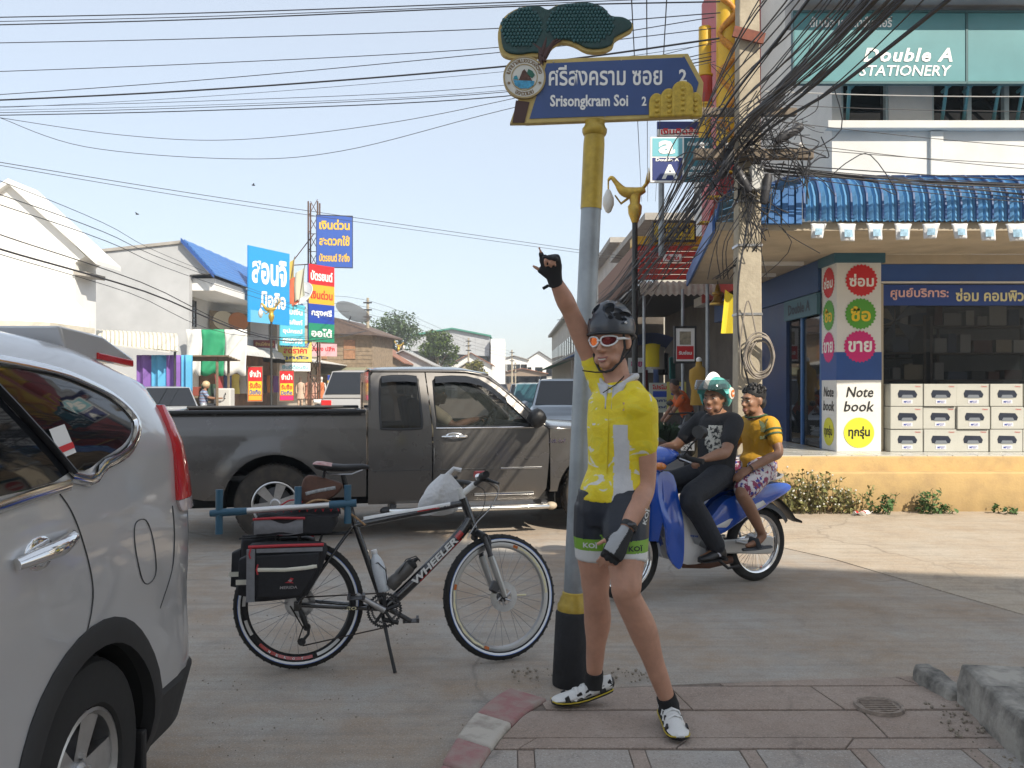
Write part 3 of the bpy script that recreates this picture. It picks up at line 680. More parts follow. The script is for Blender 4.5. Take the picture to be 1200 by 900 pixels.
# == SHARED VEHICLE PARTS
def wheel(parent, x, y, z, r, w, rimr, spokes, face, tyre_m=RUBBER, rim_m=None, name='wheel'):
 """road wheel: tyre with shoulders and tread, dished rim with spokes; face = -1 looks to -Y, +1 to +Y"""
 t = MB(); f = face
 prof = [(rimr, -w*.42), (rimr+.012, -w*.48), (r*.87, -w*.5), (r*.96, -w*.44), (r, -w*.33), (r, w*.33), (r*.96, w*.44), (r*.87, w*.5), (rimr+.012, w*.48), (rimr, w*.42)]
 t.lathe(prof, 40, (0, 0, 0), 'y')
 for i in range(56):
  a = 2*math.pi*i/56; m = Matrix.Rotation(a, 4, 'Y')
  for yy in (-.25, .1): t.box(-.012, .012, yy*w, yy*w+.17*w, r-.004, r+.006, m)
 ty = obj('wheel', t, tyre_m, parent, smooth=35, loc=(x, y, z)); ty.name = name
 rm = rim_m or mat('alloy', (.55, .55, .55), .3, .9, noise=(15, .12))
 q = MB(); yo = f*w*.36
 q.lathe([(rimr, f*w*.44), (rimr*.95, f*w*.46), (rimr*.9, f*w*.40), (rimr*.88, f*w*.1), (rimr*.88, -f*w*.3)], 36, (0, 0, 0), 'y')
 for k in range(spokes):
  m = Matrix.Rotation(2*math.pi*k/spokes+.3, 4, 'Y')
  ww = rimr*(1.15 if spokes <= 6 else 1.6)/spokes*1.15
  q.add([m @ Vector(v) for v in ((-ww*.62, yo-f*.012, rimr*.16), (ww*.62, yo-f*.012, rimr*.16), (ww, yo+f*.004, rimr*.93), (-ww, yo+f*.004, rimr*.93), (-ww*.4, yo-f*.05, rimr*.16), (ww*.4, yo-f*.05, rimr*.16), (ww*.7, yo-f*.05, rimr*.93), (-ww*.7, yo-f*.05, rimr*.93))], [(0, 1, 2, 3), (7, 6, 5, 4), (0, 4, 5, 1), (1, 5, 6, 2), (2, 6, 7, 3), (3, 7, 4, 0)])
 q.lathe([(.001, yo+f*.012), (rimr*.18, yo+f*.012), (rimr*.24, yo), (rimr*.24, yo-f*.06)], 16, (0, 0, 0), 'y')
 for k in range(5):
  a = 2*math.pi*k/5; q.lathe([(.001, yo+f*.004), (.011, yo+f*.004), (.011, yo-f*.02)], 6, (rimr*.3*math.cos(a), 0, rimr*.3*math.sin(a)), 'y')
 obj('rim', q, rm, ty, smooth=30)
 d = MB().lathe([(.001, f*w*.02), (rimr*.7, f*w*.02), (rimr*.7, f*w*.05), (rimr*.3, f*w*.12)], 24, (0, 0, 0), 'y')
 obj('brake_disc', d, DSTEEL, ty, smooth=40)
 return ty
def strip(name, pts, w, t, m, parent, closed=False, n=6):
 """thin trim or seam along points"""
 return obj(name, MB().tube(pts, w, n, closed=closed, flat=t/w), m, parent, smooth=60)
def liner(parent, cx, cz, r, y0, y1):
 q = MB(); a_ = [R(-8+196*i/24) for i in range(25)]
 q.loft([[Vector((cx+r*math.cos(a), y, cz+r*math.sin(a))) for a in a_]+[Vector((cx+(r+.012)*math.cos(a), y, cz+(r+.012)*math.sin(a))) for a in a_[::-1]] for y in (y0, y1)])
 q.prism([(cx+r*math.cos(a), cz+r*math.sin(a)) for a in a_], y1, y1+.01*(1 if y1 > 0 else -1))
 return obj('wheel_liner', q, WELL, parent, smooth=40)
WELL = mat('wheel_well_liner', (.006, .006, .006), .9)
# == SILVER SUV (left edge, parked along the kerb with its tail away from the viewer)
SX, SY = -1.22, 2.52                       # its kerb-side flank and its rear axle
SILVER = mat('silver_metallic_paint', (.58, .58, .585), .30, .45, coat=.9, noise=(1.5, .04))
suv = thing('suv', 'silver sport utility vehicle cropped by the left edge, tail towards the pickup', 'suv', (SX-.91, SY, 0), 90)
# local: x = +towards the tail (world +Y), y = -.91 is the flank facing the viewer (world X = SX)
HW = .91
def smooth01(a, b, t):
 t = max(0, min(1, (t-a)/(b-a))); return t*t*(3-2*t)
def roofz(x):                                                 # roof line along the car
 if x < -2.55: return 1.0+.12*smooth01(-3.6, -2.6, x)
 if x < -1.55: return 1.12+.5*smooth01(-2.65, -1.35, x)*1.0
 return 1.715-.03*((x+.7)/1.0)**2*(.8 if x < 0 else 1) - .05*smooth01(.45, .95, x)
def taper(x): return .115*max(0, (x-.58)/.37)**2.2 + .16*max(0, (-x-3.0)/.6)**2 if x > .58 or x < -3 else 0
belt = lambda x: 1.15+.09*smooth01(-1.8, .3, x)
def tail_x(z):                                                # the leaning tail outline
 if z < .32: return .84
 if z < .62: return .84+.11*smooth01(.30, .6, z)
 if z < .95: return .95-.02*(z-.62)/.33
 return .93-.13*max(0, (z-1.0)/.42)**1.5
def nose_x(z): return -3.6+.05*abs(z-.6)
rings = []; NS = 46
for i in range(NS+1):
 s_ = i/NS
 ring = []
 zr_ = None
 # section points: from sill up the flank to roof centre
 for k in range(25):
  v = k/24
  x_lin = -3.6+4.56*s_
  zt = roofz(min(x_lin, .93)); bz = belt(x_lin)
  if v < .5: z = .27+(bz-.27)*(v/.5)
  elif v < .83: z = bz+(zt-.055-bz)*((v-.5)/.33)
  else: z = zt-.055+.055*math.sin((v-.83)/.17*math.pi/2)
  xt = tail_x(z); xn = nose_x(z)
  x = xn+(xt-xn)*s_
  # width
  if z < .45: yy = HW-.035*((.45-z)/.18)**2
  elif z < .92: yy = HW-.012*(1-math.cos((z-.45)/.47*2*math.pi))*.5+.006*math.sin((z-.45)/.47*math.pi)
  elif z < bz: yy = HW-.03*((z-.92)/max(.01, bz-.92))**1.6
  else:
   h = (z-bz)/max(.05, (zt-bz)); yy = HW-.03-.20*max(0, min(1, h))**1.25
  yy -= taper(x)*(1 if z < 1.0 else 1+.5*(z-1))
  if v >= .83:
   a = min(1, (v-.83)/.17); y_edge = HW-.23-taper(x)
   yy = y_edge*(1-a**1.6) if a > 0 else yy
   z = zt-.055+.055*(1-(1-a)**2.2)
  ring.append(Vector((x, -max(0, yy), z)))
 full = ring+[Vector((p.x, -p.y, p.z)) for p in ring[-2::-1]]
 rings.append(full)
b_ = MB(); b_.loft(rings, True)
wc = []
for wx in (0, -2.62):
 wc.append(MB().lathe([(.001, -.4), (.395, -.4), (.395, .4), (.001, .4)], 40, (wx, -.80, .335), 'y')); wc.append(MB().lathe([(.001, -.4), (.395, -.4), (.395, .4), (.001, .4)], 40, (wx, .80, .335), 'y'))
bm_ = boolean_cut(b_, wc); bm_.materials.clear()
obj('body', bm_, SILVER, suv, smooth=38)
WELL = mat('wheel_well_liner', (.006, .006, .006), .9)
for wx in (0, -2.62):
 for s_ in (-1, 1):
  liner(suv, wx, .335, .388, s_*.89, s_*.5)
  wheel(suv, wx, s_*(HW-.135), .335, .345, .225, .20, 5, s_)
def flank(x, z, off=.004):
 """point just outside the flank"""
 bz = belt(x)
 if z < .45: yy = HW-.035*((.45-z)/.18)**2
 elif z < .92: yy = HW-.012*(1-math.cos((z-.45)/.47*2*math.pi))*.5+.006*math.sin((z-.45)/.47*math.pi)
 elif z < bz: yy = HW-.03*((z-.92)/max(.01, bz-.92))**1.6
 else:
  zt = roofz(min(x, .93)); h = (z-bz)/max(.05, (zt-bz)); yy = HW-.03-.20*max(0, min(1, h))**1.25
 yy -= taper(x)*(1 if z < 1.0 else 1+.5*(z-1))
 return Vector((x, -(yy+off), z))
# black wheel-arch mouldings and sill
ARCH = mat('black_arch_moulding', (.02, .02, .021), .6, noise=(60, .2), bump=(200, .2, .002))
for wx in (0, -2.62):
 q = MB(); rings = []
 for a in range(-22, 203, 9):
  ring = []
  for rr, off in ((.385, -.03), (.385, .012), (.44, .014), (.462, .004), (.462, -.02)):
   x = wx+rr*math.cos(R(a)); z = max(.2, .335+rr*math.sin(R(a)))
   ring.append(flank(x, max(.2, z), off))
  rings.append(ring)
 q.loft(rings); obj('arch_moulding', q, ARCH, suv, smooth=50)
q = MB(); q.loft([[flank(x, z, o) for z, o in ((.235, -.02), (.235, .012), (.34, .012), (.36, -.006))] for x in [-2.15+.12*i for i in range(15)]]); obj('sill_moulding', q, ARCH, suv, smooth=50)
q = MB(); q.loft([[flank(x, z, o)+Vector((.0, 0, 0)) for z, o in ((.24, -.05), (.24, .01), (.42, .012), (.45, -.01))] for x in [.42+.045*i for i in range(10)]]); obj('bumper_moulding', q, ARCH, suv, smooth=50)
obj('bumper_moulding', MB().loft([[Vector((x, y, z)) for x, z in ((.70, .235), (.84, .24), (.945, .46), (.80, .46))] for y in (-.62, -.3, 0, .3, .62)]), ARCH, suv, bevel=.015, smooth=50)
# windows: dark panes with a bright surround
def pane(name, pts, m, off=.006, n=6):
 c = sum((Vector((a, 0, b)) for a, b in pts), Vector())/len(pts); q = MB(); k = len(pts)
 rs = []
 for j in range(n):
  t = j/n; rs.append([flank(c.x+(a-c.x)*(1-t), c.z+(b-c.z)*(1-t), off) for a, b in pts])
 vs = [p for r in rs for p in r]+[flank(c.x, c.z, off)]; fs = []
 for j in range(n-1):
  for i in range(k): fs.append((j*k+i, j*k+(i+1) % k, (j+1)*k+(i+1) % k, (j+1)*k+i))
 for i in range(k): fs.append(((n-1)*k+i, (n-1)*k+(i+1) % k, n*k))
 q.add(vs, fs); bm = bmesh.new(); me = q.mesh(name); bm.from_mesh(me); bmesh.ops.recalc_face_normals(bm, faces=bm.faces[:])
 if sum(f.normal.y for f in bm.faces) > 0: bmesh.ops.reverse_faces(bm, faces=bm.faces[:])
 bm.to_mesh(me); bm.free()
 return obj(name, me, m, suv, smooth=60)
def r2(pts, k=4): return [(p.x, p.y) for p in smoothpts([(a, b, 0) for a, b in pts], k, True)]
qw = r2([(-.075, 1.255), (.1, 1.275), (.27, 1.31), (.375, 1.37), (.31, 1.43), (.16, 1.485), (-.02, 1.52), (-.33, 1.548), (-.22, 1.42)])
win = pane('quarter_window', qw, DGLASS)
strip('window_trim', [flank(a, b, .008) for a, b in r2([(-.12, 1.238), (.1, 1.255), (.29, 1.29), (.405, 1.368), (.335, 1.448), (.17, 1.506), (-.02, 1.543), (-.4, 1.573), (-.9, 1.58)], 4)][:-4], .013, .018, CHROME, suv)
rw = r2([(-.12, 1.25), (-.27, 1.42), (-.38, 1.545), (-.55, 1.555), (-.85, 1.555), (-.95, 1.40), (-.98, 1.22), (-.6, 1.225)])
pane('rear_door_window', rw, DGLASS); strip('window_trim', [flank(a, belt(a)-.012, .008) for a in (-1.05, -.8, -.5, -.3, -.13)], .011, .018, CHROME, suv)
fw = r2([(-1.02, 1.21), (-1.0, 1.4), (-.98, 1.52), (-1.2, 1.5), (-1.42, 1.38), (-1.6, 1.25), (-1.3, 1.2)])
pane('front_door_window', fw, DGLASS, .02)
strip('window_pillar', [flank(-.095-(z-1.24)*.85, z, .01) for z in (1.25, 1.34, 1.44, 1.545)], .02, .01, BPLAST, suv)
# parking sticker inside the quarter window
stk = obj('parking_sticker', MB().add([flank(a, b, .0125) for a, b in ((-.148, 1.292), (-.06, 1.303), (-.068, 1.385), (-.156, 1.374))], [(0, 1, 2, 3)]), mat('sticker_white', (.7, .68, .65), .5), suv)
obj('sticker_band', MB().add([flank(a, b, .014) for a, b in ((-.149, 1.306), (-.062, 1.317), (-.063, 1.334), (-.151, 1.323))], [(0, 1, 2, 3)]), RED, stk)
# seams
SEAMM = mat('panel_gap', (.07, .07, .07), .8)
seamp = [(-.19, 1.215), (-.13, 1.15), (-.085, 1.06), (-.04, .92), (-.05, .83), (-.09, .745)]
strip('door_seam', [flank(p.x, p.y, .001) for p in smoothpts([(a, b, 0) for a, b in seamp], 5)], .0028, .002, SEAMM, suv)
strip('door_seam', [flank(-1.0, z, .001) for z in (.4, .6, .8, 1.0, 1.18)], .0028, .002, SEAMM, suv)
strip('bumper_seam', [flank(p.x, p.y, .001) for p in smoothpts([(.565, 1.06, 0), (.565, .95, 0), (.54, .83, 0), (.45, .72, 0)], 5)], .0024, .002, SEAMM, suv)
fl = r2([(.27, 1.05), (.335, 1.045), (.375, .99), (.40, .90), (.395, .845), (.34, .83), (.29, .86), (.25, .95), (.245, 1.02)])
strip('fuel_lid', [flank(a, b, .001) for a, b in fl], .0024, .002, SEAMM, suv, True)
# door handle
hq = MB()
hp = [(-.42, 1.09), (-.36, 1.10), (-.28, 1.105), (-.2, 1.115), (-.15, 1.12)]
hq.tube([flank(a, b-.035, .010+.035*math.sin(math.pi*i/4)) for i, (a, b) in enumerate(hp)], [.016, .021, .023, .02, .012], 10)
obj('door_handle', hq, CHROME, suv, smooth=60)
obj('handle_cup', MB().sphere(flank(-.30, 1.055, -.004), (.075, .012, .05), 16, 8), CHROME, suv, smooth=180)
# tail lamp (wraps the corner), spoiler with its brake lamp
TRED = mat('tail_lamp_red', (.52, .012, .014), .12, coat=.5, spec=.5); TCL = mat('tail_lamp_clear', (.5, .42, .42), .08, coat=1)
def lamp_patch(name, zs, m):
 q = MB(); rings = []
 for z, x0, x1 in zs: rings.append([flank(x0+(min(x1, tail_x(z)-.012)-x0)*j/6, z, .012+.012*math.sin(math.pi*j/6)) for j in range(7)]+[flank(x1-.05, z, -.06), flank(x0+.01, z, -.03)])
 q.loft(rings); return obj(name, q, m, suv, smooth=50)
tl = lamp_patch('tail_lamp', [(1.075, .60, .93), (1.12, .605, .93), (1.2, .625, .93), (1.28, .65, .93), (1.36, .69, .93), (1.42, .74, .93)], TRED)
lamp_patch('tail_lamp', [(1.03, .63, .93), (1.05, .61, .93), (1.073, .60, .93)], TCL)
SPO = MB(); rings = []
for j in range(13):
 y_ = -.66+1.32*j/12; e = 1-.12*abs(y_/.66)**3
 rings.append([Vector((.25, y_, 1.69)), Vector((.62*e, y_, 1.672)), Vector((.90*e, y_, 1.60)), Vector((.905*e, y_, 1.58)), Vector((.72*e, y_, 1.575)), Vector((.30, y_, 1.60))])
SPO.loft(rings); obj('roof_spoiler', SPO, SILVER, suv, smooth=40, bevel=.008)
q = MB(); rings = []
for j in range(9): t = j/8; rings.append([Vector((.50+.28*t, -.668, 1.612-.02*t)), Vector((.50+.28*t, -.668, 1.588-.022*t)), Vector((.50+.28*t, -.63, 1.588-.022*t)), Vector((.50+.28*t, -.63, 1.612-.02*t))])
obj('spoiler_side_lamp', MB().loft(rings), TRED, suv, bevel=.004)
obj('rear_window', MB().loft([[Vector((tail_x(z)+.006-.03*abs(y/.6)**2, y, z)) for z in (1.1, 1.2, 1.3, 1.42, 1.5)]+[Vector((tail_x(z)-.02, y, z)) for z in (1.5, 1.1)] for y in (-.58, -.3, 0, .3, .58)]), DGLASS, suv, smooth=50)
obj('windscreen', MB().add([(-2.62, -.66, 1.13), (-2.62, .66, 1.13), (-1.62, .60, 1.60), (-1.62, -.60, 1.60)], [(0, 3, 2, 1)]), DGLASS, suv)
obj('wing_mirror', MB().sphere((-1.95, -1.02, 1.14), (.08, .11, .075)).cyl((-1.93, -.9, 1.1), (-1.95, -1.0, 1.12), .025), SILVER, suv, smooth=60)
obj('mud_flap', MB().box(.33, .36, -.9, -.7, .12, .34), BPLAST, suv, bevel=.008)
# == DARK GREY PICKUP TRUCK (crossing to the right)
TRUCK_PAINT = mat('dark_grey_metallic_paint', (.105, .099, .094), .26, .5, coat=.7, noise=(1.2, .06)); dirt(TRUCK_PAINT, .42, .25, '#6f5f4c', .35, 4)
tk = thing('pickup_truck', 'dark grey extended cab pickup truck crossing behind the bicycle', 'pickup truck', (-2.42, 8.88, 0), 12.6)
def ty(x, z):
 y = .915-.035*((z-.78)/.42)**2 if z < 1.07 else .897-.235*((z-1.07)/.6)**1.15
 for wx in (0, 3.2):
  d = math.hypot(x-wx, z-.37)
  if z < 1.05: y += .02*(1-smooth01(.47, .66, d))
 y -= .10*smooth01(3.45, 3.83, x)
 return y
def archpts(cx, r, z0, a0=180, n=16):
 """arch from left foot to right foot at height z0"""
 s_ = math.degrees(math.asin((z0-.37)/r)); return [(cx+r*math.cos(R(180-s_-(180-2*s_)*i/n)), .37+r*math.sin(R(180-s_-(180-2*s_)*i/n))) for i in range(n+1)]
bed_o = [(-1.03, .50), (-.62, .42)]+archpts(0, .47, .42)+[(.845, .42), (.845, 1.215), (.2, 1.225), (-1.03, 1.235)]
rear_w = r2([(.985, 1.10), (1.02, 1.065), (1.33, 1.065), (1.385, 1.10), (1.375, 1.3), (1.36, 1.50), (1.33, 1.555), (1.04, 1.56), (.99, 1.52), (.98, 1.3)], 4)
cabr_o = [(.865, .34), (1.475, .34), (1.48, 1.05), (1.43, 1.615), (1.1, 1.635), (.93, 1.625), (.875, 1.55), (.865, 1.1)]
front_w = [(1.53, 1.085), (2.0, 1.085), (2.46, 1.085), (2.44, 1.125), (2.3, 1.26), (2.15, 1.40), (2.02, 1.50), (1.9, 1.545), (1.75, 1.56), (1.54, 1.565), (1.51, 1.53), (1.515, 1.3)]
fdoor_o = [(1.487, .34), (2.55, .34), (2.63, .45), (2.66, .8), (2.655, 1.045), (2.58, 1.10), (2.36, 1.305), (2.18, 1.47), (2.04, 1.565), (1.85, 1.605), (1.442, 1.615), (1.492, 1.05)]
fend_o = [(2.672, .45), (2.66, .42)]+archpts(3.2, .46, .42)+[(3.78, .42), (3.83, .55), (3.82, .93), (3.7, 1.0), (3.3, 1.035), (2.9, 1.05), (2.667, 1.05)]
for s_ in (-1, 1):
 o1 = panel('bed_side', bed_o, [], ty, TRUCK_PAINT, tk, s_, 0, .045)
 o2 = panel('rear_door', cabr_o, [rear_w], ty, TRUCK_PAINT, tk, s_, 0, .045)
 o3 = panel('front_door', fdoor_o, [front_w], ty, TRUCK_PAINT, tk, s_, 0, .045)
 o4 = panel('front_fender', fend_o, [], ty, TRUCK_PAINT, tk, s_, 0, .045)
 panel('window_pane', rear_w, [], lambda x, z: ty(x, z)-.012, GLASS, o2, s_, 0, .08)
 panel('window_pane', front_w, [], lambda x, z: ty(x, z)-.012, mat('truck_glass', (.02, .024, .022), .03, spec=.7, alpha=.6), o3, s_, 0, .08)
 def tp(x, z, off=.003, s_=s_): return Vector((x, s_*(ty(x, z)+off), z))
 strip('window_seal', [tp(a, b, -.002) for a, b in rear_w], .012, .008, BPLAST, o2, True)
 strip('window_seal', [tp(a, b, -.002) for a, b in front_w], .012, .008, BPLAST, o3, True)
 strip('belt_trim', [tp(a, 1.068, .004) for a in (1.52, 1.8, 2.1, 2.4, 2.5)], .009, .009, CHROME, o3)
 VIS = mat('smoked_visor', (.015, .016, .018), .12, spec=.6)
 for par, xs_, in ((o2, [(1.0, 1.555), (1.1, 1.568), (1.25, 1.57), (1.35, 1.56)]), (o3, [(1.53, 1.555), (1.7, 1.565), (1.85, 1.56), (1.98, 1.53), (2.1, 1.455), (2.24, 1.335)])):
  q = MB(); q.loft([[tp(a, b+.022, .004), tp(a, b+.0, .03), tp(a, b-.045, .04), tp(a, b-.045, .034), tp(a, b+.0, .024)] for a, b in xs_]); obj('rain_visor', q, VIS, par, smooth=50)
 q = MB().tube([tp(a, .985, o) for a, o in ((1.58, .006), (1.61, .035), (1.70, .042), (1.79, .035), (1.82, .006))], .013, 8); obj('door_handle', q, CHROME, o3, smooth=60)
 obj('handle_cup', MB().sphere(tp(1.70, .985, -.004), (.10, .008, .04), 14, 8), CHROME, o3, smooth=180)
 strip('side_trim', [tp(a, .665, .004) for a in (2.16, 2.3, 2.45, 2.58)], .008, .010, CHROME, o3)
 strip('crease', [tp(a, .665, .001) for a in (.9, 1.1, 1.3, 1.46)], .005, .004, SEAMM, o2); strip('crease', [tp(a, .665, .001) for a in (1.5, 1.8, 2.1)], .005, .004, SEAMM, o3)
 strip('sill_trim', [tp(a, .41, .006) for a in (1.9, 2.2, 2.5)], .010, .014, CHROME, o3)
 strip('lock_trim', [tp(1.497, z, .004) for z in (.72, .8, .88)], .004, .005, CHROME, o3)
 # side step
 st = obj('side_step', MB().tube([(1.02, s_*.90, .29), (1.08, s_*.98, .285), (1.4, s_*.985, .285), (2.4, s_*.985, .285), (2.62, s_*.98, .285), (2.68, s_*.9, .29)], .035, 10, flat=.75), mat('polished_step', (.72, .72, .70), .18, 1), tk, smooth=60)
 for a in (1.1, 2.6): obj('step_bracket', MB().box(a-.03, a+.03, min(s_*.6, s_*.95), max(s_*.6, s_*.95), .28, .34), DSTEEL, st)
 obj('step_end', MB().sphere((2.67, s_*.95, .285), (.06, .06, .04), 10, 6), mat('tan_step_end', (.4, .33, .24), .6), st, smooth=180); obj('step_end', MB().sphere((1.03, s_*.95, .285), (.06, .06, .04), 10, 6), BPLAST, st, smooth=180)
 # wheels, wells, flaps
 for wx in (0, 3.2):
  wheel(tk, wx, s_*.79, .37, .37, .235, .215, 6, s_, tyre_m=mat('dusty_tyre', (.03, .026, .022), .9, noise=(12, .3), col2=(.075, .06, .045), ramp=(.4, .8)))
  liner(tk, wx, .37, .472, s_*.89, s_*.45)
 obj('mud_flap', MB().box(-.53, -.50, min(s_*.66, s_*.90), max(s_*.66, s_*.90), .14, .55), BPLAST, tk, bevel=.01)
 # mirror
 mr = obj('wing_mirror', MB().loft([[Vector((2.50+a*.075, s_*yy, 1.165+b*hh)) for a, b in circ(1, 12)] for yy, hh in ((.93, .05), (.97, .085), (1.05, .10), (1.11, .085), (1.135, .05))]), BPLAST, tk, smooth=60)
 obj('mirror_arm', MB().cyl((2.50, s_*.88, 1.09), (2.50, s_*.99, 1.12), .03), BPLAST, mr)
 txt('3.0L 4x4', .17, .04, CHROME, tk, (2.74 if s_ < 0 else 2.74, s_*(ty(2.74, .9)+.005), .93), (0, 0, 0 if s_ < 0 else 180), bold=.03, shear=.2, name='badge')
 # headlamp
 obj('headlamp', MB().sphere((3.70, s_*.72, .86), (.16, .16, .10), 14, 8), mat('headlamp_lens', (.5, .5, .5), .08, coat=1), tk, smooth=180)
# roof, pillars, screen, bonnet, nose
def roof(u, v):
 x = .90+1.18*u; y = (v-.5)*2; e = abs(y)
 edge_z = 1.625-.035*smooth01(.75, 1, u)*1.0; yy = y*(ty(1.5, 1.605)-.0)
 return (x, yy, edge_z+.05*(1-e**2.5)*(1-.35*abs(2*u-1)**3))
obj('roof', MB().grid(roof, 14, 14), TRUCK_PAINT, tk, smooth=60, solid=.02)
for s_ in (-1, 1): obj('roof_rail', MB().tube([Vector((x, s_*(ty(x, z)-.03), z-.004)) for x, z in ((.9, 1.615), (1.2, 1.628), (1.6, 1.628), (1.9, 1.61), (2.08, 1.565), (2.3, 1.385), (2.62, 1.09))], .026, 8), TRUCK_PAINT, tk, smooth=60)
obj('windscreen', MB().grid(lambda u, v: (2.09+.60*u+.05*(1-abs(2*v-1)**2), (v-.5)*2*(.66+.19*u), 1.585-.50*u), 6, 10), mat('truck_glass', (.02, .024, .022), .03), tk, smooth=60)
obj('bonnet', MB().grid(lambda u, v: (2.66+1.14*u, (v-.5)*2*(.88-.12*u**2), 1.05-.05*u-.06*u**4+.055*(1-abs(2*v-1)**3)), 12, 12), TRUCK_PAINT, tk, smooth=60, solid=.02)
obj('front_grille', MB().loft([[Vector((x, y, z)) for x, z in ((3.70, .98), (3.80, .94), (3.85, .78), (3.80, .64), (3.68, .64))] for y in (-.6, -.3, 0, .3, .6)]), CHROME, tk, smooth=40)
obj('front_bumper', MB().loft([[Vector((x-.12*abs(y/.86)**3, y, z)) for x, z in ((3.70, .64), (3.88, .62), (3.90, .48), (3.84, .36), (3.6, .36))] for y in (-.86, -.6, -.3, 0, .3, .6, .86)]), TRUCK_PAINT, tk, smooth=40)
# bed: floor, inner walls, rails, tailgate, bumper; cab back
BEDL = mat('bed_liner', (.02, .02, .02), .8)
obj('bed_floor', MB().box(-1.0, .82, -.86, .86, .60, .64), BEDL, tk)
for s_ in (-1, 1):
 obj('bed_rail', MB().box(-1.03, .845, min(s_*.80, s_*.905), max(s_*.80, s_*.905), 1.222, 1.255), BPLAST, tk, bevel=.012)
 obj('tail_lamp', MB().box(-1.06, -1.0, min(s_*.80, s_*.905), max(s_*.80, s_*.905), .72, 1.14), TRED, tk, bevel=.01)
obj('tailgate', MB().box(-1.045, -1.0, -.79, .79, .56, 1.23), TRUCK_PAINT, tk, bevel=.012)
obj('bed_front_wall', MB().box(.80, .84, -.86, .86, .6, 1.23), TRUCK_PAINT, tk)
obj('rear_bumper', MB().box(-1.2, -1.06, -.85, .85, .42, .54), mat('polished_step', (.72, .72, .70), .18, 1), tk, bevel=.02)
cb = obj('cab_back', MB().box(.868, .89, -.86, .86, .4, 1.12).box(.868, .89, -.84, -.62, 1.12, 1.62).box(.868, .89, .62, .84, 1.12, 1.62).box(.868, .89, -.62, .62, 1.52, 1.62), TRUCK_PAINT, tk)
obj('back_window', MB().box(.875, .88, -.62, .62, 1.12, 1.52), GLASS, cb)
obj('chassis', MB().box(-1.0, 3.6, -.5, .5, .30, .58).box(.87, 2.66, -.84, .84, .34, .42), mat('underbody', (.012, .012, .012), .9), tk)
# cabin: seats, dashboard, wheel
CAB = mat('cabin_grey', (.03, .03, .032), .8)
for yy in (-.42, .42):
 sq = MB(); sq.loft([[Vector((x, yy+y, z)) for y in (-.23, .23) for x, z in ()] or [Vector((x, yy+y, z)) for x, y, z in ((1.45, -.23, .72), (1.95, -.23, .74), (1.95, .23, .74), (1.45, .23, .72))], [Vector((x, yy+y, z)) for x, y, z in ((1.45, -.24, .86), (1.97, -.24, .89), (1.97, .24, .89), (1.45, .24, .86))]])
 st = obj('seat', sq, CAB, tk, bevel=.04)
 obj('backrest', MB().loft([[Vector((1.5, yy-.22, .86)), Vector((1.5, yy+.22, .86)), Vector((1.36, yy+.22, .86)), Vector((1.36, yy-.22, .86))], [Vector((1.38, yy-.20, 1.36)), Vector((1.38, yy+.20, 1.36)), Vector((1.26, yy+.20, 1.36)), Vector((1.26, yy-.20, 1.36))]]), CAB, st, bevel=.04)
 obj('headrest', MB().cbox((1.30, yy, 1.47), (.10, .26, .17)), CAB, st, bevel=.04)
obj('dashboard', MB().loft([[Vector((x, y, z)) for x, z in ((2.2, .75), (2.22, 1.03), (2.35, 1.10), (2.66, 1.06), (2.66, .7))] for y in (-.8, .8)]), CAB, tk, bevel=.03)
obj('steering_wheel', MB().tube([(2.12+.075*math.sin(a), -.42+.19*math.cos(a), 1.06+.17*math.sin(a)*1.0) for a in [2*math.pi*i/24 for i in range(24)]], .016, 6, closed=True).cyl((2.12, -.42, 1.06), (2.3, -.42, .98), .035), BPLAST, tk, smooth=60)
obj('rear_view_mirror', MB().cbox((2.12, 0, 1.50), (.03, .24, .07)), BPLAST, tk, bevel=.01)
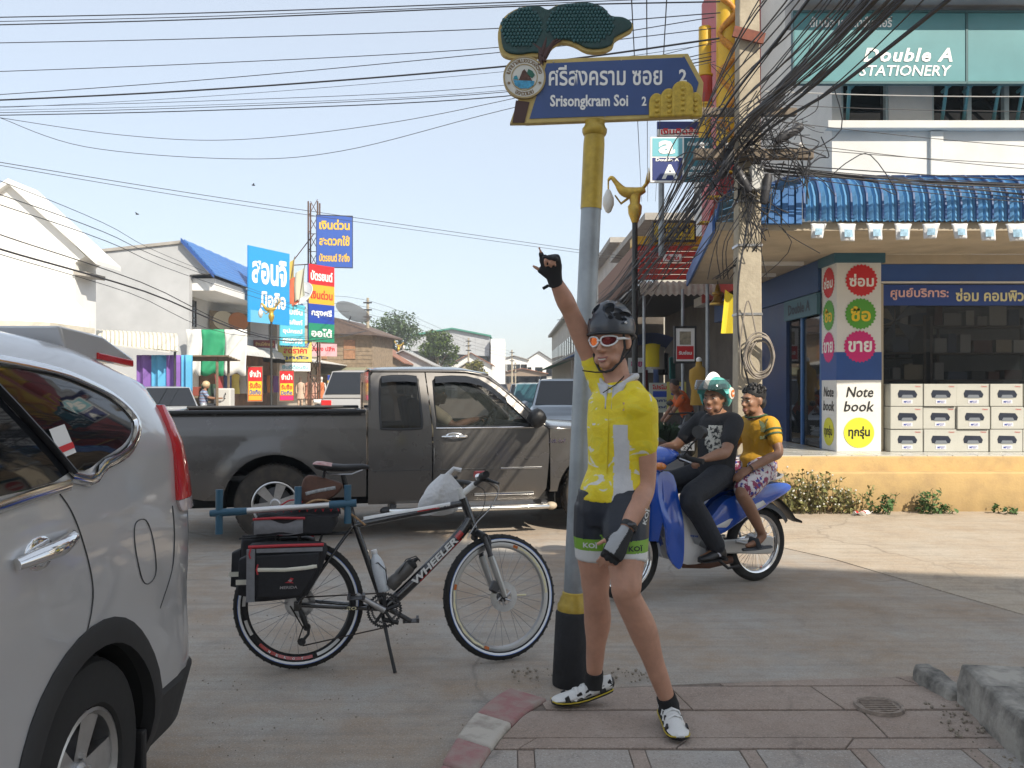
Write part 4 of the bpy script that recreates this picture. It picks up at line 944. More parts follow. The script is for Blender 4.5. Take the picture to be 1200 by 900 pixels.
# == LOADED TOURING BICYCLE
BX, BY, BA = -1.12, 4.48, 8.6
FRM = mat('black_frame_paint', (.012, .012, .014), .22, coat=.8, spec=.6); FRR = mat('red_frame_paint', (.42, .02, .02), .25, coat=.8); FRW = mat('white_frame_paint', (.7, .7, .68), .3, coat=.5)
bk = thing('bicycle', 'black mountain bike with white lettering parked on its kickstand', 'bicycle', (BX, BY, .006), rot=(-3.5, 0, BA))
REFL = mat('reflective_white_strip', (.78, .8, .82), .35); REFB = mat('reflective_blue_edge', (.06, .16, .5), .4)
WR = .335
def bike_wheel(parent, loc, rotz, rim_m, rear):
 w = thing('wheel', '', ''); del w['label']; del w['category']; w.parent = parent; w.location = loc; w.rotation_euler = (0, 0, R(rotz))
 w.name = 'rear_wheel' if rear else 'front_wheel'
 t = MB(); t.lathe([(WR-.045, -.016), (WR-.03, -.024), (WR-.012, -.022), (WR-.001, -.010), (WR, 0), (WR-.001, .010), (WR-.012, .022), (WR-.03, .024), (WR-.045, .016)], 64, (0, 0, 0), 'y')
 for i in range(90):
  m = Matrix.Rotation(2*math.pi*i/90, 4, 'Y')
  for y0 in ((-.012, -.004) if i % 2 else (.002, .010)): t.box(-.004, .004, y0-.003, y0+.004, WR-.004, WR+.0006, m)
 ty_ = obj('tyre', t, RUBBER, w, smooth=50)
 for s_ in (-1, 1):
  obj('reflective_strip', MB().lathe([(WR-.0385, s_*.0222), (WR-.033, s_*.0255), (WR-.027, s_*.0255)], 64, (0, 0, 0), 'y'), REFL, ty_, smooth=60)
  obj('reflective_edge', MB().lathe([(WR-.027, s_*.0256), (WR-.024, s_*.0256)], 64, (0, 0, 0), 'y'), REFB, ty_, smooth=60)
 rr = WR-.045
 rm = obj('rim', MB().lathe([(rr+.004, -.015), (rr+.002, -.0155), (rr-.022, -.012), (rr-.03, 0), (rr-.022, .012), (rr+.002, .0155), (rr+.004, .015)], 64, (0, 0, 0), 'y'), rim_m, w, smooth=40)
 def decal(a0, a1, m, r0=.003, r1=.019, wav=0):
  n = 18; q = MB(); q.loft([[Vector((r*math.cos(R(a)), -(.0165-(.003 if r < rr-.01 else 0)), r*math.sin(R(a)))) for r in (rr-r0-wav*(.5+.5*math.sin(a*1.1)), rr-r1+wav*.3*math.sin(a*.9))] for a in [a0+(a1-a0)*i/n for i in range(n+1)]], False)
  q.f = q.f[::2]; q.mi = [0]*len(q.f); return obj('rim_decal', q, m, rm)
 if rear:
  dc = decal(225, 285, FRR)
  for k, ch in enumerate('TOKEN'[::-1]): a = R(238+k*9); txt(ch, .011, .013, REFL, dc, ((rr-.011)*math.cos(a), -.0185, (rr-.011)*math.sin(a)), (0, -math.degrees(a)-90+180+180, 0), bold=.02)
  decal(290, 318, mat('silver_decal', (.5, .5, .5), .3, .8)); decal(160, 180, mat('silver_decal', (.5, .5, .5), .3, .8)); decal(195, 212, mat('silver_decal', (.5, .5, .5), .3, .8))
 else:
  cream = mat('cream_decal', (.72, .66, .42), .4); orr = mat('orange_decal', (.5, .13, .02), .4)
  decal(170, 245, cream, .002, .016, .006); decal(0, 65, cream, .002, .016, .006); decal(246, 252, orr); decal(66, 72, orr); decal(163, 169, orr)
 hub = MB().lathe([(.001, -.055), (.008, -.055), (.012, -.04), (.028, -.034), (.028, -.03), (.016, -.026), (.016, .026), (.028, .03), (.028, .034), (.012, .04), (.008, .055), (.001, .055)], 20, (0, 0, 0), 'y')
 obj('hub', hub, DSTEEL, w, smooth=40)
 sp = MB()
 for k in range(32):
  a = 2*math.pi*k/32; s_ = 1 if k % 2 else -1; off = (1 if (k//2) % 2 else -1)*.9
  sp.tube([(.026*math.cos(a+off), s_*.032, .026*math.sin(a+off)), ((rr-.026)*math.cos(a), s_*.002, (rr-.026)*math.sin(a))], .0011, 4)
 o = obj('spokes', sp, mat('spoke_steel', (.30, .30, .31), .35, .9), w); o['kind'] = 'stuff'
 dk = MB(); dk.lathe([(.045, .0), (.08, .0), (.08, .003), (.045, .003), (.045, 0)], 30, (0, -.045 if not rear else .04, 0), 'y')
 for k in range(6): a = 2*math.pi*k/6; dk.cyl((.015*math.cos(a), -.043 if not rear else .042, .015*math.sin(a)), (.05*math.cos(a+.5), -.043 if not rear else .042, .05*math.sin(a+.5)), .005, n=5)
 for k in range(18): a = 2*math.pi*k/18; dk.lathe([(.004, -.0005), (.004, .0036)], 6, (.068*math.cos(a), -.045 if not rear else .04, .068*math.sin(a)), 'y')
 obj('brake_disc', dk, STEEL, w, smooth=40)
 if not rear: obj('wheel_reflector', MB().cyl((.06, -.012, -.0), (.15, -.016, -.002), .005, n=6), mat('cream_decal', (.72, .66, .42), .4), w)
 return w
bike_wheel(bk, (0, 0, WR), 0, mat('black_rim', (.02, .02, .022), .35, .5), True)
HT, HB = Vector((.872, 0, .865)), Vector((.925, 0, .715))            # head tube top, bottom
ST = 20.0                                                             # steering angle (to the left)
BB = Vector((.445, 0, .295)); SC = Vector((.285, 0, .76)); RH = Vector((0, 0, WR))
fr = MB()
def taperline(a, b, n=8): return [a.lerp(b, i/n) for i in range(n+1)]
dt0 = HB.lerp(HT, .28)
fr.tube(smoothpts([HB.lerp(HT, .3), Vector((.84, 0, .665)), Vector((.60, 0, .43)), BB], 6), .025, 14, flat=1.15)
fr.tube(taperline(SC+Vector((0, 0, -.02)), HT.lerp(HB, .12)), .018, 12)
fr.tube(taperline(BB, SC+(SC-BB).normalized()*.06), .0175, 12)
fr.tube([HB-(HT-HB)*.05, HB, HT, HT+(HT-HB)*.05], [.024, .023, .023, .024], 14)
for s_ in (-1, 1):
 fr.tube(smoothpts([BB+Vector((-.02, s_*.025, 0)), Vector((.3, s_*.045, .31)), Vector((.02, s_*.066, WR+.004))], 5), .0105, 8)
 fr.tube(smoothpts([SC+Vector((-.01, s_*.012, -.03)), Vector((.19, s_*.048, .615)), Vector((.0, s_*.066, WR+.012))], 5), .0085, 8)
 fr.cbox((0, s_*.066, WR+.0), (.04, .006, .05))
fr.lathe([(.024, -.036), (.024, .036)], 16, BB, 'y', True)
frame = obj('frame', fr, FRM, bk, smooth=50)
# frame graphics: white top-tube flash, red accents, lettering on the down tube
tt = (HT.lerp(HB, .12)-SC).normalized()
q = MB(); a_ = SC+tt*.05; b_ = SC+tt*.52
q.loft([[c+Vector((0, -.0186*math.cos(R(t)), .0186*math.sin(R(t)))) for t in range(5, 66, 12)] for c in taperline(a_, b_)], False); obj('white_flash', q, FRW, frame, smooth=60)
q = MB(); a_ = SC+tt*.34; b_ = SC+tt*.46
q.loft([[c+Vector((0, -.019*math.cos(R(t)), .019*math.sin(R(t)))) for t in range(-20, 6, 8)] for c in taperline(a_, b_)], False); obj('red_flash', q, FRR, frame, smooth=60)
phi = math.degrees(math.atan2(.665-.43, .84-.60))
txt('WHEELER', .325, .036, FRW, frame, (.715, -.0287, .543), (0, -phi, 0), bold=.035, shear=.15)
dd = Vector((.84-.60, 0, .665-.43)).normalized(); up_ = Vector((-dd.z, 0, dd.x))
q = MB(); q.loft([[c+Vector((0, -.0258*math.cos(R(t)), 0))+up_*.0298*math.sin(R(t)) for t in range(-75, -38, 9)] for c in taperline(Vector((.62, 0, .45)), Vector((.845, 0, .67)))], False); obj('red_flash', q, FRR, frame, smooth=60)
q = MB(); q.loft([[c+Vector((0, -.0258*math.cos(R(t)), 0))+up_*.0298*math.sin(R(t)) for t in range(-30, 40, 12)] for c in taperline(Vector((.832, 0, .658)), Vector((.862, 0, .692)))], False); obj('red_flash', q, FRR, frame, smooth=60)
txt('PRO', .07, .018, mat('cream_decal', (.72, .66, .42), .4), frame, (.265, -.058, .313), (0, 3, 0), bold=.03, shear=.2)
txt('PRO 10', .075, .014, FRW, frame, tuple(SC+tt*.48+Vector((0, -.0192, .004))), (0, -math.degrees(math.atan2(tt.z, tt.x)), 0), bold=.03, shear=.2)
# fork, stem, bars: steered together
fk = bpy.data.objects.new('fork', None); link(fk, bk); fk.location = HB;
ax = (HT-HB).normalized(); fk.rotation_euler = Matrix.Rotation(R(ST), 3, ax).to_euler()
FA = Vector((1.072, 0, WR))-HB
SIL = mat('fork_silver', (.42, .42, .41), .35, .7)
lg = MB(); lb = MB()
for s_ in (-1, 1):
 y_ = s_*.058; t0 = Vector((.035, y_, -.055)); t1 = FA+Vector((0, y_, 0)); mid = t0.lerp(t1, .5)
 obj('stanchion', MB().tube([t0, mid], .014, 10), DSTEEL, fk, smooth=60)
 obj('fork_leg', MB().tube([mid.lerp(t0, .35), mid, mid.lerp(t1, .6), t1], [.019, .0205, .018, .014], 12), SIL, fk, smooth=60)
crown = MB(); crown.tube([Vector((.036, -.07, -.058)), Vector((.02, 0, -.03)), Vector((.036, .07, -.058))], .02, 10).tube([Vector((0, 0, -.02)), Vector((.02, 0, -.045))], .022, 10)
crown.tube([FA*.45+Vector((0, -.058, 0)), FA*.36+Vector((.02, -.04, .06)), FA*.36+Vector((.03, 0, .08)), FA*.36+Vector((.02, .04, .06)), FA*.45+Vector((0, .058, 0))], .013, 8)
obj('fork_crown', crown, BPLAST, fk, smooth=60)
wf = bike_wheel(fk, tuple(FA), 0, mat('silver_rim', (.5, .5, .5), .3, .85), False)
obj('brake_caliper', MB().cbox(tuple(FA+Vector((-.055, -.05, .055))), (.05, .03, .06), (0, 30, 0)), DSTEEL, fk, bevel=.008)
hd_ = HT-HB; stem0 = hd_*1.18; stem1 = hd_*1.25+Vector((.085, 0, .045));
obj('stem', MB().tube([hd_*1.02, hd_*1.42], .017, 10).tube([stem0, stem1], .017, 10), mat('white_stem', (.62, .62, .60), .35, coat=.4), fk, smooth=60)
bar = smoothpts([stem1+Vector((-.075, .30, .03)), stem1+Vector((-.05, .2, .028)), stem1+Vector((-.012, .09, .015)), stem1, stem1+Vector((-.012, -.09, .015)), stem1+Vector((-.05, -.2, .028)), stem1+Vector((-.075, -.30, .03))], 4)
hb = obj('handlebar', MB().tube(bar, .0135, 10), BPLAST, fk, smooth=60)
for s_ in (-1, 1):
 e0 = stem1+Vector((-.045, s_*.185, .029)); e1 = stem1+Vector((-.077, s_*.31, .03))
 obj('grip', MB().tube(taperline(e0, e1, 5), [.017, .0185, .0175, .0185, .0175, .019], 12), RUBBER, hb, smooth=60)
 obj('brake_lever', MB().tube([e0+Vector((.02, -s_*.02, -.01)), e0+Vector((.06, s_*.01, -.03)), e0+Vector((.055, s_*.09, -.045))], [.012, .008, .006], 8), BPLAST, hb, smooth=60)
 obj('shifter', MB().cbox(tuple(e0+Vector((.02, -s_*.03, -.012))), (.05, .035, .03)), BPLAST, hb, bevel=.006)
 obj('bar_end', MB().tube([e1+Vector((0, -s_*.012, 0)), e1+Vector((.05, -s_*.012, .02)), e1+Vector((.10, -s_*.02, .03))], .010, 8), BPLAST, hb, smooth=60) if s_ > 0 else None
obj('bell', MB().sphere(stem1+Vector((.0, -.05, .035)), .02, 12, 8), CHROME, hb, smooth=180)
obj('front_lamp', MB().cyl(stem1+Vector((-.01, -.03, .05)), stem1+Vector((.05, -.03, .05)), .02, n=12), mat('red_lamp_body', (.35, .03, .03), .4), hb, smooth=50)
for k, (y0, dz) in enumerate(((-.12, .0), (-.1, .02), (.12, 0))):
 pts = smoothpts([stem1+Vector((.02, y0, .01)), stem1+Vector((.10, y0*.8, -.03-dz)), stem1+Vector((.07, y0*.4, -.13)), Vector((.01, y0*.2, .02)), Vector((-.05, -.03 if k < 2 else .03, -.06))], 6)
 obj('cable', MB().tube(pts, .0025, 5), mat('cable_white', (.5, .5, .5), .5) if k == 0 else BPLAST, fk)
obj('number_plate', MB().cbox(tuple(stem1+Vector((.0, .02, .0))), (.02, .05, .03)), FRW, fk)
# saddle and post
sp_ = obj('seat_post', MB().cyl(SC, (.225, 0, 1.01), .0135, n=12), mat('seat_post_black', (.02, .02, .02), .25, .6), bk, smooth=60)
q = MB(); rings = []
for i, (x, w, h, dz) in enumerate([(.07, .045, .012, .012), (.085, .068, .026, .012), (.12, .073, .03, .008), (.17, .062, .028, .0), (.225, .036, .026, -.004), (.28, .024, .024, -.003), (.33, .020, .02, .0), (.36, .016, .013, -.004), (.368, .008, .006, -.01)]):
 rings.append([Vector((x, w*math.cos(2*math.pi*j/14), 1.055+dz+(h*.6 if math.sin(2*math.pi*j/14) > 0 else h*1.0)*math.sin(2*math.pi*j/14))) for j in range(14)])
q.loft(rings); sd = obj('saddle', q, mat('black_saddle', (.02, .02, .022), .5), bk, smooth=70)
q = MB(); q.loft([[p+Vector((0, 0, .0015)) for p in (Vector((a[j].x, a[j].y*1.01, a[j].z)) for j in range(0, 8))] for a in rings[:4]], False); q.f = [f for f in q.f if max(f)-min(f) < 12]; q.mi = [0]*len(q.f); obj('saddle_panel', q, mat('faded_red_leather', (.34, .12, .11), .6, noise=(30, .3), col2=(.55, .42, .4)), sd, smooth=70)
for s_ in (-1, 1): obj('saddle_rail', MB().tube([(.12, s_*.025, 1.03), (.16, s_*.022, 1.012), (.27, s_*.02, 1.012), (.33, s_*.01, 1.035)], .0035, 6), STEEL, sd)
# drivetrain
ck = bpy.data.objects.new('crankset', None); link(ck, bk); ck.location = BB
for r_, y_ in ((.092, -.052), (.07, -.046)):
 q = MB(); pr = []
 n_ = 40
 for i in range(n_*2): rr = r_+(.004 if i % 2 else -.004); pr.append((rr*math.cos(math.pi*i/n_), rr*math.sin(math.pi*i/n_)))
 q2 = MB(); q2.loft([[Vector((a, y_, b)) for a, b in pr], [Vector((a*.85, y_, b*.85)) for a, b in pr], [Vector((a*.85, y_+.003, b*.85)) for a, b in pr], [Vector((a, y_+.003, b)) for a, b in pr]], False, True)
 for k in range(5): a = 2*math.pi*k/5+.3; q2.cyl((0, y_+.001, 0), (r_*.86*math.cos(a), y_+.001, r_*.86*math.sin(a)), .009, n=6)
 obj('chainring', q2, BPLAST if r_ > .08 else DSTEEL, ck)
for s_, a in ((-1, 148), (1, -32)):
 e = Vector((.17*math.cos(R(a)), 0, .17*math.sin(R(a)))); y_ = -.068 if s_ < 0 else .068
 y_ = y_
 ca = obj('crank_arm', MB().tube([Vector((0, y_*.9, 0)), e*.5+Vector((0, y_, 0)), e+Vector((0, y_*1.08, 0))], [.019, .014, .013], 10), STEEL if s_ < 0 else DSTEEL, ck, smooth=60)
 obj('pedal', MB().box(e.x-.045, e.x+.045, min(y_*1.15, y_*1.15+s_*.09), max(y_*1.15, y_*1.15+s_*.09), e.z-.011, e.z-.004).box(e.x-.045, e.x-.03, min(y_*1.15, y_*1.15+s_*.09), max(y_*1.15, y_*1.15+s_*.09), e.z-.012, e.z+.012).box(e.x+.03, e.x+.045, min(y_*1.15, y_*1.15+s_*.09), max(y_*1.15, y_*1.15+s_*.09), e.z-.012, e.z+.012), DSTEEL, ca, bevel=.003)
q = MB()
for i, r_ in enumerate((.055, .049, .044, .039, .034, .029, .025)): q.lathe([(r_-.006, -.03-i*.004), (r_, -.03-i*.004), (r_, -.0285-i*.004), (r_-.006, -.0285-i*.004)], 24, RH, 'y')
obj('cassette', q, STEEL, bk)
RD = Vector((.045, -.055, .225)); RD2 = Vector((.02, -.055, .15))
obj('rear_derailleur', MB().tube([RH+Vector((.01, -.06, -.02)), RH+Vector((.03, -.075, -.06)), RD], [.010, .016, .012], 8).tube([RD+Vector((.012, 0, .01)), RD.lerp(RD2, .5)+Vector((.02, 0, 0)), RD2], .008, 8).lathe([(.001, -.004), (.02, -.004), (.02, .004), (.001, .004)], 14, RD, 'y').lathe([(.001, -.004), (.02, -.004), (.02, .004), (.001, .004)], 14, RD2, 'y'), BPLAST, bk, smooth=50)
chn = MB()
for pth in ([RH+Vector((0, -.05, .042)), BB+Vector((0, -.05, .09))], [RD2+Vector((.005, 0, -.02)), BB+Vector((0, -.05, -.091))], [RH+Vector((-.04, -.05, -.0)), RD+Vector((-.02, 0, 0)), RD2+Vector((-.02, 0, 0))]): chn.tube(pth, .0038, 5)
obj('chain', chn, mat('chain_steel', (.05, .04, .035), .5, .7), bk)
obj('kickstand', MB().tube([BB+Vector((-.01, -.0, -.03)), BB+Vector((.0, -.03, -.07)), (.468, -.09, .12), (.50, -.13, -.012)], [.012, .011, .009, .010], 8).cyl((.44, -.04, .245), (.52, -.045, .225), .012, n=8), BPLAST, bk, smooth=60)
# rear rack
rk = MB()
for s_ in (-1, 1):
 rk.tube([(-.30, s_*.05, .69), (0, s_*.055, .70), (.24, s_*.03, .70), (.27, 0, .70)], .0055, 6)
 for x in (-.12, .0, .12): rk.tube([(x, s_*.055, .70), (.0, s_*.075, WR+.03)], .0045, 6)
obj('rear_rack', rk, BPLAST, bk)
for nm, c, dr in (('bottle_cage', Vector((.40, -.0, .485)), (SC-BB).normalized()), ('bottle_cage', Vector((.60, 0, .505)), dd)):
 nn = Vector((dr.z, 0, -dr.x)) if dr.x < 0 else Vector((-dr.z, 0, dr.x))
 q = MB()
 for s_ in (-1, 1): q.tube([c-dr*.06+nn*.0+Vector((0, s_*.02, 0)), c-dr*.075+nn*.04+Vector((0, s_*.03, 0)), c-dr*.0+nn*.055+Vector((0, s_*.038, 0)), c+dr*.05+nn*.03+Vector((0, s_*.036, 0)), c+dr*.05+nn*.0+Vector((0, s_*.02, 0))], .003, 5)
 obj(nm, q, BPLAST, bk)
BM = bk.matrix_basis.copy()
BM = Matrix.Translation((BX, BY, .006)) @ Euler((R(-3.5), 0, R(BA))).to_matrix().to_4x4()
def on_bike(name, label, cat):
 o = thing(name, label, cat); o.matrix_basis = BM; return o
#  luggage and things on the bicycle
NYL = mat('black_nylon', (.017, .017, .02), .8, noise=(60, .3), bump=(220, .25, .002)); GRY = mat('grey_nylon', (.20, .205, .22), .75, noise=(40, .12), bump=(200, .2, .002)); PIP = mat('red_piping', (.45, .03, .04), .6); RST = mat('reflective_band', (.70, .68, .58), .4, noise=(20, .08))
def bag(q, poly, y0, y1, rnd_=.02):
 """soft bag: XZ outline puffed between y0 and y1"""
 cx = sum(p[0] for p in poly)/len(poly); cz_ = sum(p[1] for p in poly)/len(poly)
 def ring(y, f): return [Vector((cx+(a-cx)*f, y, cz_+(b-cz_)*f)) for a, b in poly]
 d_ = y1-y0; q.loft([ring(y0, .90), ring(y0+d_*.06, .97), ring(y0+d_*.2, 1.0), ring(y0+d_*.8, 1.0), ring(y0+d_*.94, .97), ring(y1, .9)]); return q
for s_ in (-1, 1):
 pn = on_bike('pannier_bag', 'black pannier with red piping on the near side of the bicycle' if s_ < 0 else 'black pannier on the far side of the bicycle, mostly hidden', 'bag')
 if s_ > 0: ox, yA, yB = -.08, .075, .20
 else: ox, yA, yB = 0, -.195, -.075
 poly = [(p.x, p.y) for p in smoothpts([(-.235+ox, .42, 0), (-.22+ox, .385, 0), (.02+ox, .40, 0), (.07+ox, .43, 0), (.13+ox, .55, 0), (.145+ox, .66, 0), (.0+ox, .675, 0), (-.20+ox, .675, 0), (-.235+ox, .64, 0)], 3, True)]
 main = obj('bag_body', bag(MB(), poly, yA, yB), NYL, pn, smooth=50)
 yo = yA-.002 if s_ < 0 else yB+.002
 f_ = -1 if s_ < 0 else 1
 flap = [(-.20+ox, .655), (.13+ox, .655), (.125+ox, .60), (.115+ox, .585), (-.20+ox, .58)]
 obj('front_pocket', bag(MB(), [(-.19+ox, .41), (.03+ox, .415), (.085+ox, .50), (.115+ox, .57), (.12+ox, .63), (-.19+ox, .62)], yo-.03 if s_ < 0 else yo, yo if s_ < 0 else yo+.03), NYL, pn, smooth=50)
 y3 = yo+f_*.034
 obj('grey_panel', MB().loft([[Vector((x, y3-f_*.012*(1-t)-.001, z)) for x, z in ((-.235+ox, .395), (-.195+ox, .395), (-.195+ox, .655), (-.235+ox, .655))] for t in (0, 1)]), GRY, pn)
 obj('piping', MB().tube([(-.23+ox, y3-f_*.02, .664), (-.05+ox, y3-f_*.018, .667), (.14+ox, y3-f_*.02, .667)], .008, 8), PIP, pn, smooth=60)
 obj('grey_band', MB().box(-.19+ox, .135+ox, min(y3-f_*.014, y3-f_*.018), max(y3-f_*.014, y3-f_*.018), .635, .655), GRY, pn)
 obj('reflective_band', MB().tube([(-.185+ox, y3-f_*.002, .553), (-.05+ox, y3-f_*.0, .549), (.06+ox, y3-f_*.001, .556), (.108+ox, y3-f_*.006, .563)], .0095, 8, flat=.3, up=(0, 1, 0)), RST, pn, smooth=60)
 obj('zip_pull', MB().tube([(-.215+ox, y3-f_*.0, .66), (-.222+ox, y3+f_*.004, .63), (-.215+ox, y3+f_*.004, .61)], .004, 6), PIP, pn); obj('zip_pull', MB().tube([(-.18+ox, y3, .58), (-.186+ox, y3+f_*.004, .555), (-.18+ox, y3+f_*.004, .53)], .004, 6), PIP, pn)
 if s_ < 0:
  txt('MERIDA', .085, .014, mat('grey_print', (.30, .28, .28), .5), pn, (-.03, y3-.003, .462), (0, 0, 0), bold=.02, shear=.1)
  obj('emblem', MB().prism([(-.05, .485), (-.035, .49), (-.02, .51), (-.005, .505), (-.015, .49), (-.005, .482), (-.03, .484)], y3-.003, y3-.002), PIP, pn)
  obj('emblem', MB().prism([(-.033, .497), (-.02, .502), (-.012, .495), (-.022, .488)], y3-.005, y3-.0035), mat('grey_print', (.30, .28, .28), .5), pn)
 obj('side_pocket', bag(MB(), [(-.285+ox, .42), (-.235+ox, .41), (-.235+ox, .62), (-.28+ox, .60)], yA+.01, yB-.01), NYL, pn, smooth=50)
 obj('reflective_band', MB().box(-.292+ox, -.237+ox, yA+.004, yA+.009, .475, .50), RST, pn)
tb = on_bike('rack_bag', 'grey and black bag lashed on top of the bicycle rack', 'bag')
obj('bag_body', bag(MB(), [(-.22, .71), (.17, .71), (.20, .76), (.19, .80), (.05, .81), (-.20, .81), (-.235, .77)], -.13, .12), NYL, tb, smooth=50)
obj('grey_panel', MB().grid(lambda u, v: (-.215+.245*u, -.128-.008*math.sin(math.pi*v)-.003*math.sin(8*u), .715+.075*v+.006*math.sin(7*u)), 10, 5), GRY, tb, smooth=60)
obj('soft_lid', MB().grid(lambda u, v: (-.20+.41*u, -.125+.24*v, .80+.045*math.sin(math.pi*v)*(.6+.4*math.sin(math.pi*u))+.008*math.sin(13*u+4*v)), 18, 10), NYL, tb, smooth=60, solid=.006)
obj('piping', MB().tube([(-.22, -.130, .795), (-.1, -.136, .80), (.04, -.134, .795)], .007, 6), PIP, tb)
zz = MB()
for i in range(9): zz.tube([(-.15+.04*i, -.115, .83+.005*(i % 2)), (-.13+.04*i, -.07+.05*(i % 2), .856), (-.11+.04*i, -.115, .828)], .0035, 5)
obj('lacing', zz.tube(smoothpts([(-.1, -.07, .85), (-.04, -.08, .885), (.02, -.08, .875), (-.02, -.09, .845), (.05, -.10, .85)], 4), .004, 5), PIP, tb)
pb = on_bike('carrier_bar', 'silver tube with blue cross handles strapped over the bicycle rack', 'bar')
BLP = mat('blue_plastic_handle', (.03, .10, .16), .5)
obj('tube', MB().cyl((-.32, -.135, .835), (.30, -.10, .865), .0155, n=12), mat('silver_tube', (.62, .62, .62), .35, .7), pb, smooth=60)
for x, y_, z0, z1 in ((-.385, -.14, .725, .95), (.255, -.10, .76, .96), (-.0, -.09, .86, .955)):
 obj('cross_handle', MB().tube([(x, y_, z0), (x, y_, (z0+z1)/2), (x, y_, z1)], [.019, .018, .019], 10), BLP, pb, smooth=60)
obj('clamp', MB().tube([(-.43, -.14, .83), (-.385, -.14, .833), (-.30, -.135, .836), (-.25, -.133, .838)], [.017, .021, .02, .018], 10), BLP, pb, smooth=60)
obj('clamp', MB().tube([(.16, -.105, .859), (.30, -.10, .865)], .021, 10), BLP, pb, smooth=60)
tag(obj('rope', MB().tube([BM @ Vector(p) for p in smoothpts([(.02, -.12, .85), (.09, -.11, .885), (.18, -.10, .87), (.28, -.08, .80), (.345, -.06, .745)], 6)], .0055, 6), mat('tan_rope', (.36, .22, .11), .8, noise=(90, .4))), 'thin tan rope tied from the rack bag to the bicycle frame', 'rope')
sb = on_bike('saddle_bag', 'brown wedge shaped bag hanging under the bicycle saddle', 'bag')
obj('bag_body', bag(MB(), [(p.x, p.y) for p in smoothpts([(.0, .875, 0), (.02, .985, 0), (.06, 1.01, 0), (.16, .985, 0), (.215, .965, 0), (.225, .94, 0), (.17, .89, 0), (.08, .86, 0), (.02, .855, 0)], 3, True)], -.055, .055), mat('brown_bag_cloth', (.10, .045, .028), .75, noise=(20, .25), bump=(150, .25, .002)), sb, smooth=50)
obj('reflective_band', MB().tube([(.035, -.0565, .915), (.10, -.0575, .93), (.19, -.055, .945)], .009, 8, flat=.25, up=(0, 1, 0)), mat('silver_band', (.32, .33, .34), .4, noise=(60, .5)), sb, smooth=60)
obj('strap', MB().tube([(.12, -.03, .985), (.13, -.025, 1.03), (.13, .025, 1.03), (.12, .03, .985)], .006, 6), NYL, sb)
def bottle(name, label, base, dr, prof, ms):
 t = on_bike(name, label, 'bottle'); dr = dr.normalized(); m = Matrix.Translation(base) @ Vector((0, 0, 1)).rotation_difference(dr).to_matrix().to_4x4()
 for nm, pr, mm in zip(('bottle_body', 'cap'), prof, ms): obj(nm, MB().lathe(pr, 20, (0, 0, 0), 'z').xf(m), mm, t, smooth=50)
 return t
wb = bottle('water_bottle', 'white translucent plastic bottle on the bicycle seat tube', Vector((.445, -.0, .385)), SC-BB+Vector((.04, 0, 0)), ([(.001, 0), (.032, 0), (.036, .006), (.0365, .12), (.035, .15), (.026, .18), (.015, .20), (.0145, .215)], [(.0155, .208), (.0165, .21), (.0165, .228), (.001, .229)]), (mat('milky_plastic', (.62, .66, .70), .25, spec=.5, noise=(12, .06)), mat('white_cap', (.75, .75, .75), .4)))
wb2 = bottle('sports_bottle', 'dark grey sports bottle in the cage on the down tube', BB+dd*.10+up_*.062, dd, ([(.001, 0), (.034, 0), (.037, .005), (.037, .05), (.033, .065), (.037, .08), (.037, .14), (.031, .16)], [(.032, .155), (.033, .175), (.022, .182), (.010, .186), (.010, .205), (.001, .206)]), (mat('smoky_bottle', (.085, .08, .075), .3), BPLAST))
pbg = on_bike('plastic_bag', 'thin white carrier bag hanging from the bicycle handlebar', 'bag')
def bagpt(u, v):
 a = 2*math.pi*u; r_ = (.025+.085*math.sin(min(1, v*1.15)*math.pi*.62)**1.1)*(1+.10*math.sin(3*a+4*v)+.06*math.sin(7*a+2))
 return Vector((.785-.045*v+r_*math.cos(a)*(1.05), .10+r_*.55*math.sin(a), 1.0-.205*v-.02*math.sin(2*a)*v+(.0 if v < .95 else 0)))
q = MB().grid(lambda u, v: bagpt(u, v), 26, 14); q.sphere((.742, .10, .80), (.088, .05, .03), 16, 8)
obj('bag_film', q, mat('white_film', (.66, .66, .66), .35, bump=(26, .7, .02), alpha=.86, noise=(9, .08)), pbg, smooth=70)
obj('handles', MB().tube([(.785, .10, .99), (.83, .10, 1.03), (.87, .10, 1.02)], .012, 8), mat('white_film', (.66, .66, .66), .35), pbg)
# == STREET NAME SIGN ON ITS POLE
GOLD = mat('gold_paint', (.42, .29, .04), .42, .25, noise=(10, .3), bump=(60, .2)); GALV = mat('galvanised_steel', (.33, .36, .38), .5, .55, noise=(3, .3, 10), bump=(90, .1))
sp0 = G(665, 790, .0); pole = thing('street_sign', 'blue street name sign with green tree on a grey and gold pole', 'street sign', (sp0.x, 4.26, 0), rot=(0, 2.6, 0))
obj('base', MB().lathe([(.001, 0), (.085, 0), (.087, .02), (.085, .36), (.078, .372), (.001, .374)], 28), mat('black_painted_concrete', (.012, .012, .014), .7, noise=(8, .5), bump=(40, .4)), pole, smooth=40)
obj('collar', MB().lathe([(.078, .37), (.078, .40), (.070, .41), (.066, .43), (.058, .445), (.056, .46), (.050, .465)], 28), GOLD, pole, smooth=40)
obj('shaft', MB().lathe([(.050, .40), (.050, 2.38)], 28), GALV, pole, smooth=60)
obj('gold_shaft', MB().lathe([(.053, 2.375), (.053, 2.70), (.050, 2.74), (.056, 2.745), (.062, 2.76), (.062, 2.775), (.054, 2.785), (.048, 2.80), (.052, 2.815), (.001, 2.82)], 28), GOLD, pole, smooth=40)
sgn = bpy.data.objects.new('sign_board', None); link(sgn, pole); sgn.location = (.035, 0, 2.82); sgn.rotation_euler = (0, R(-2.6), R(-1))
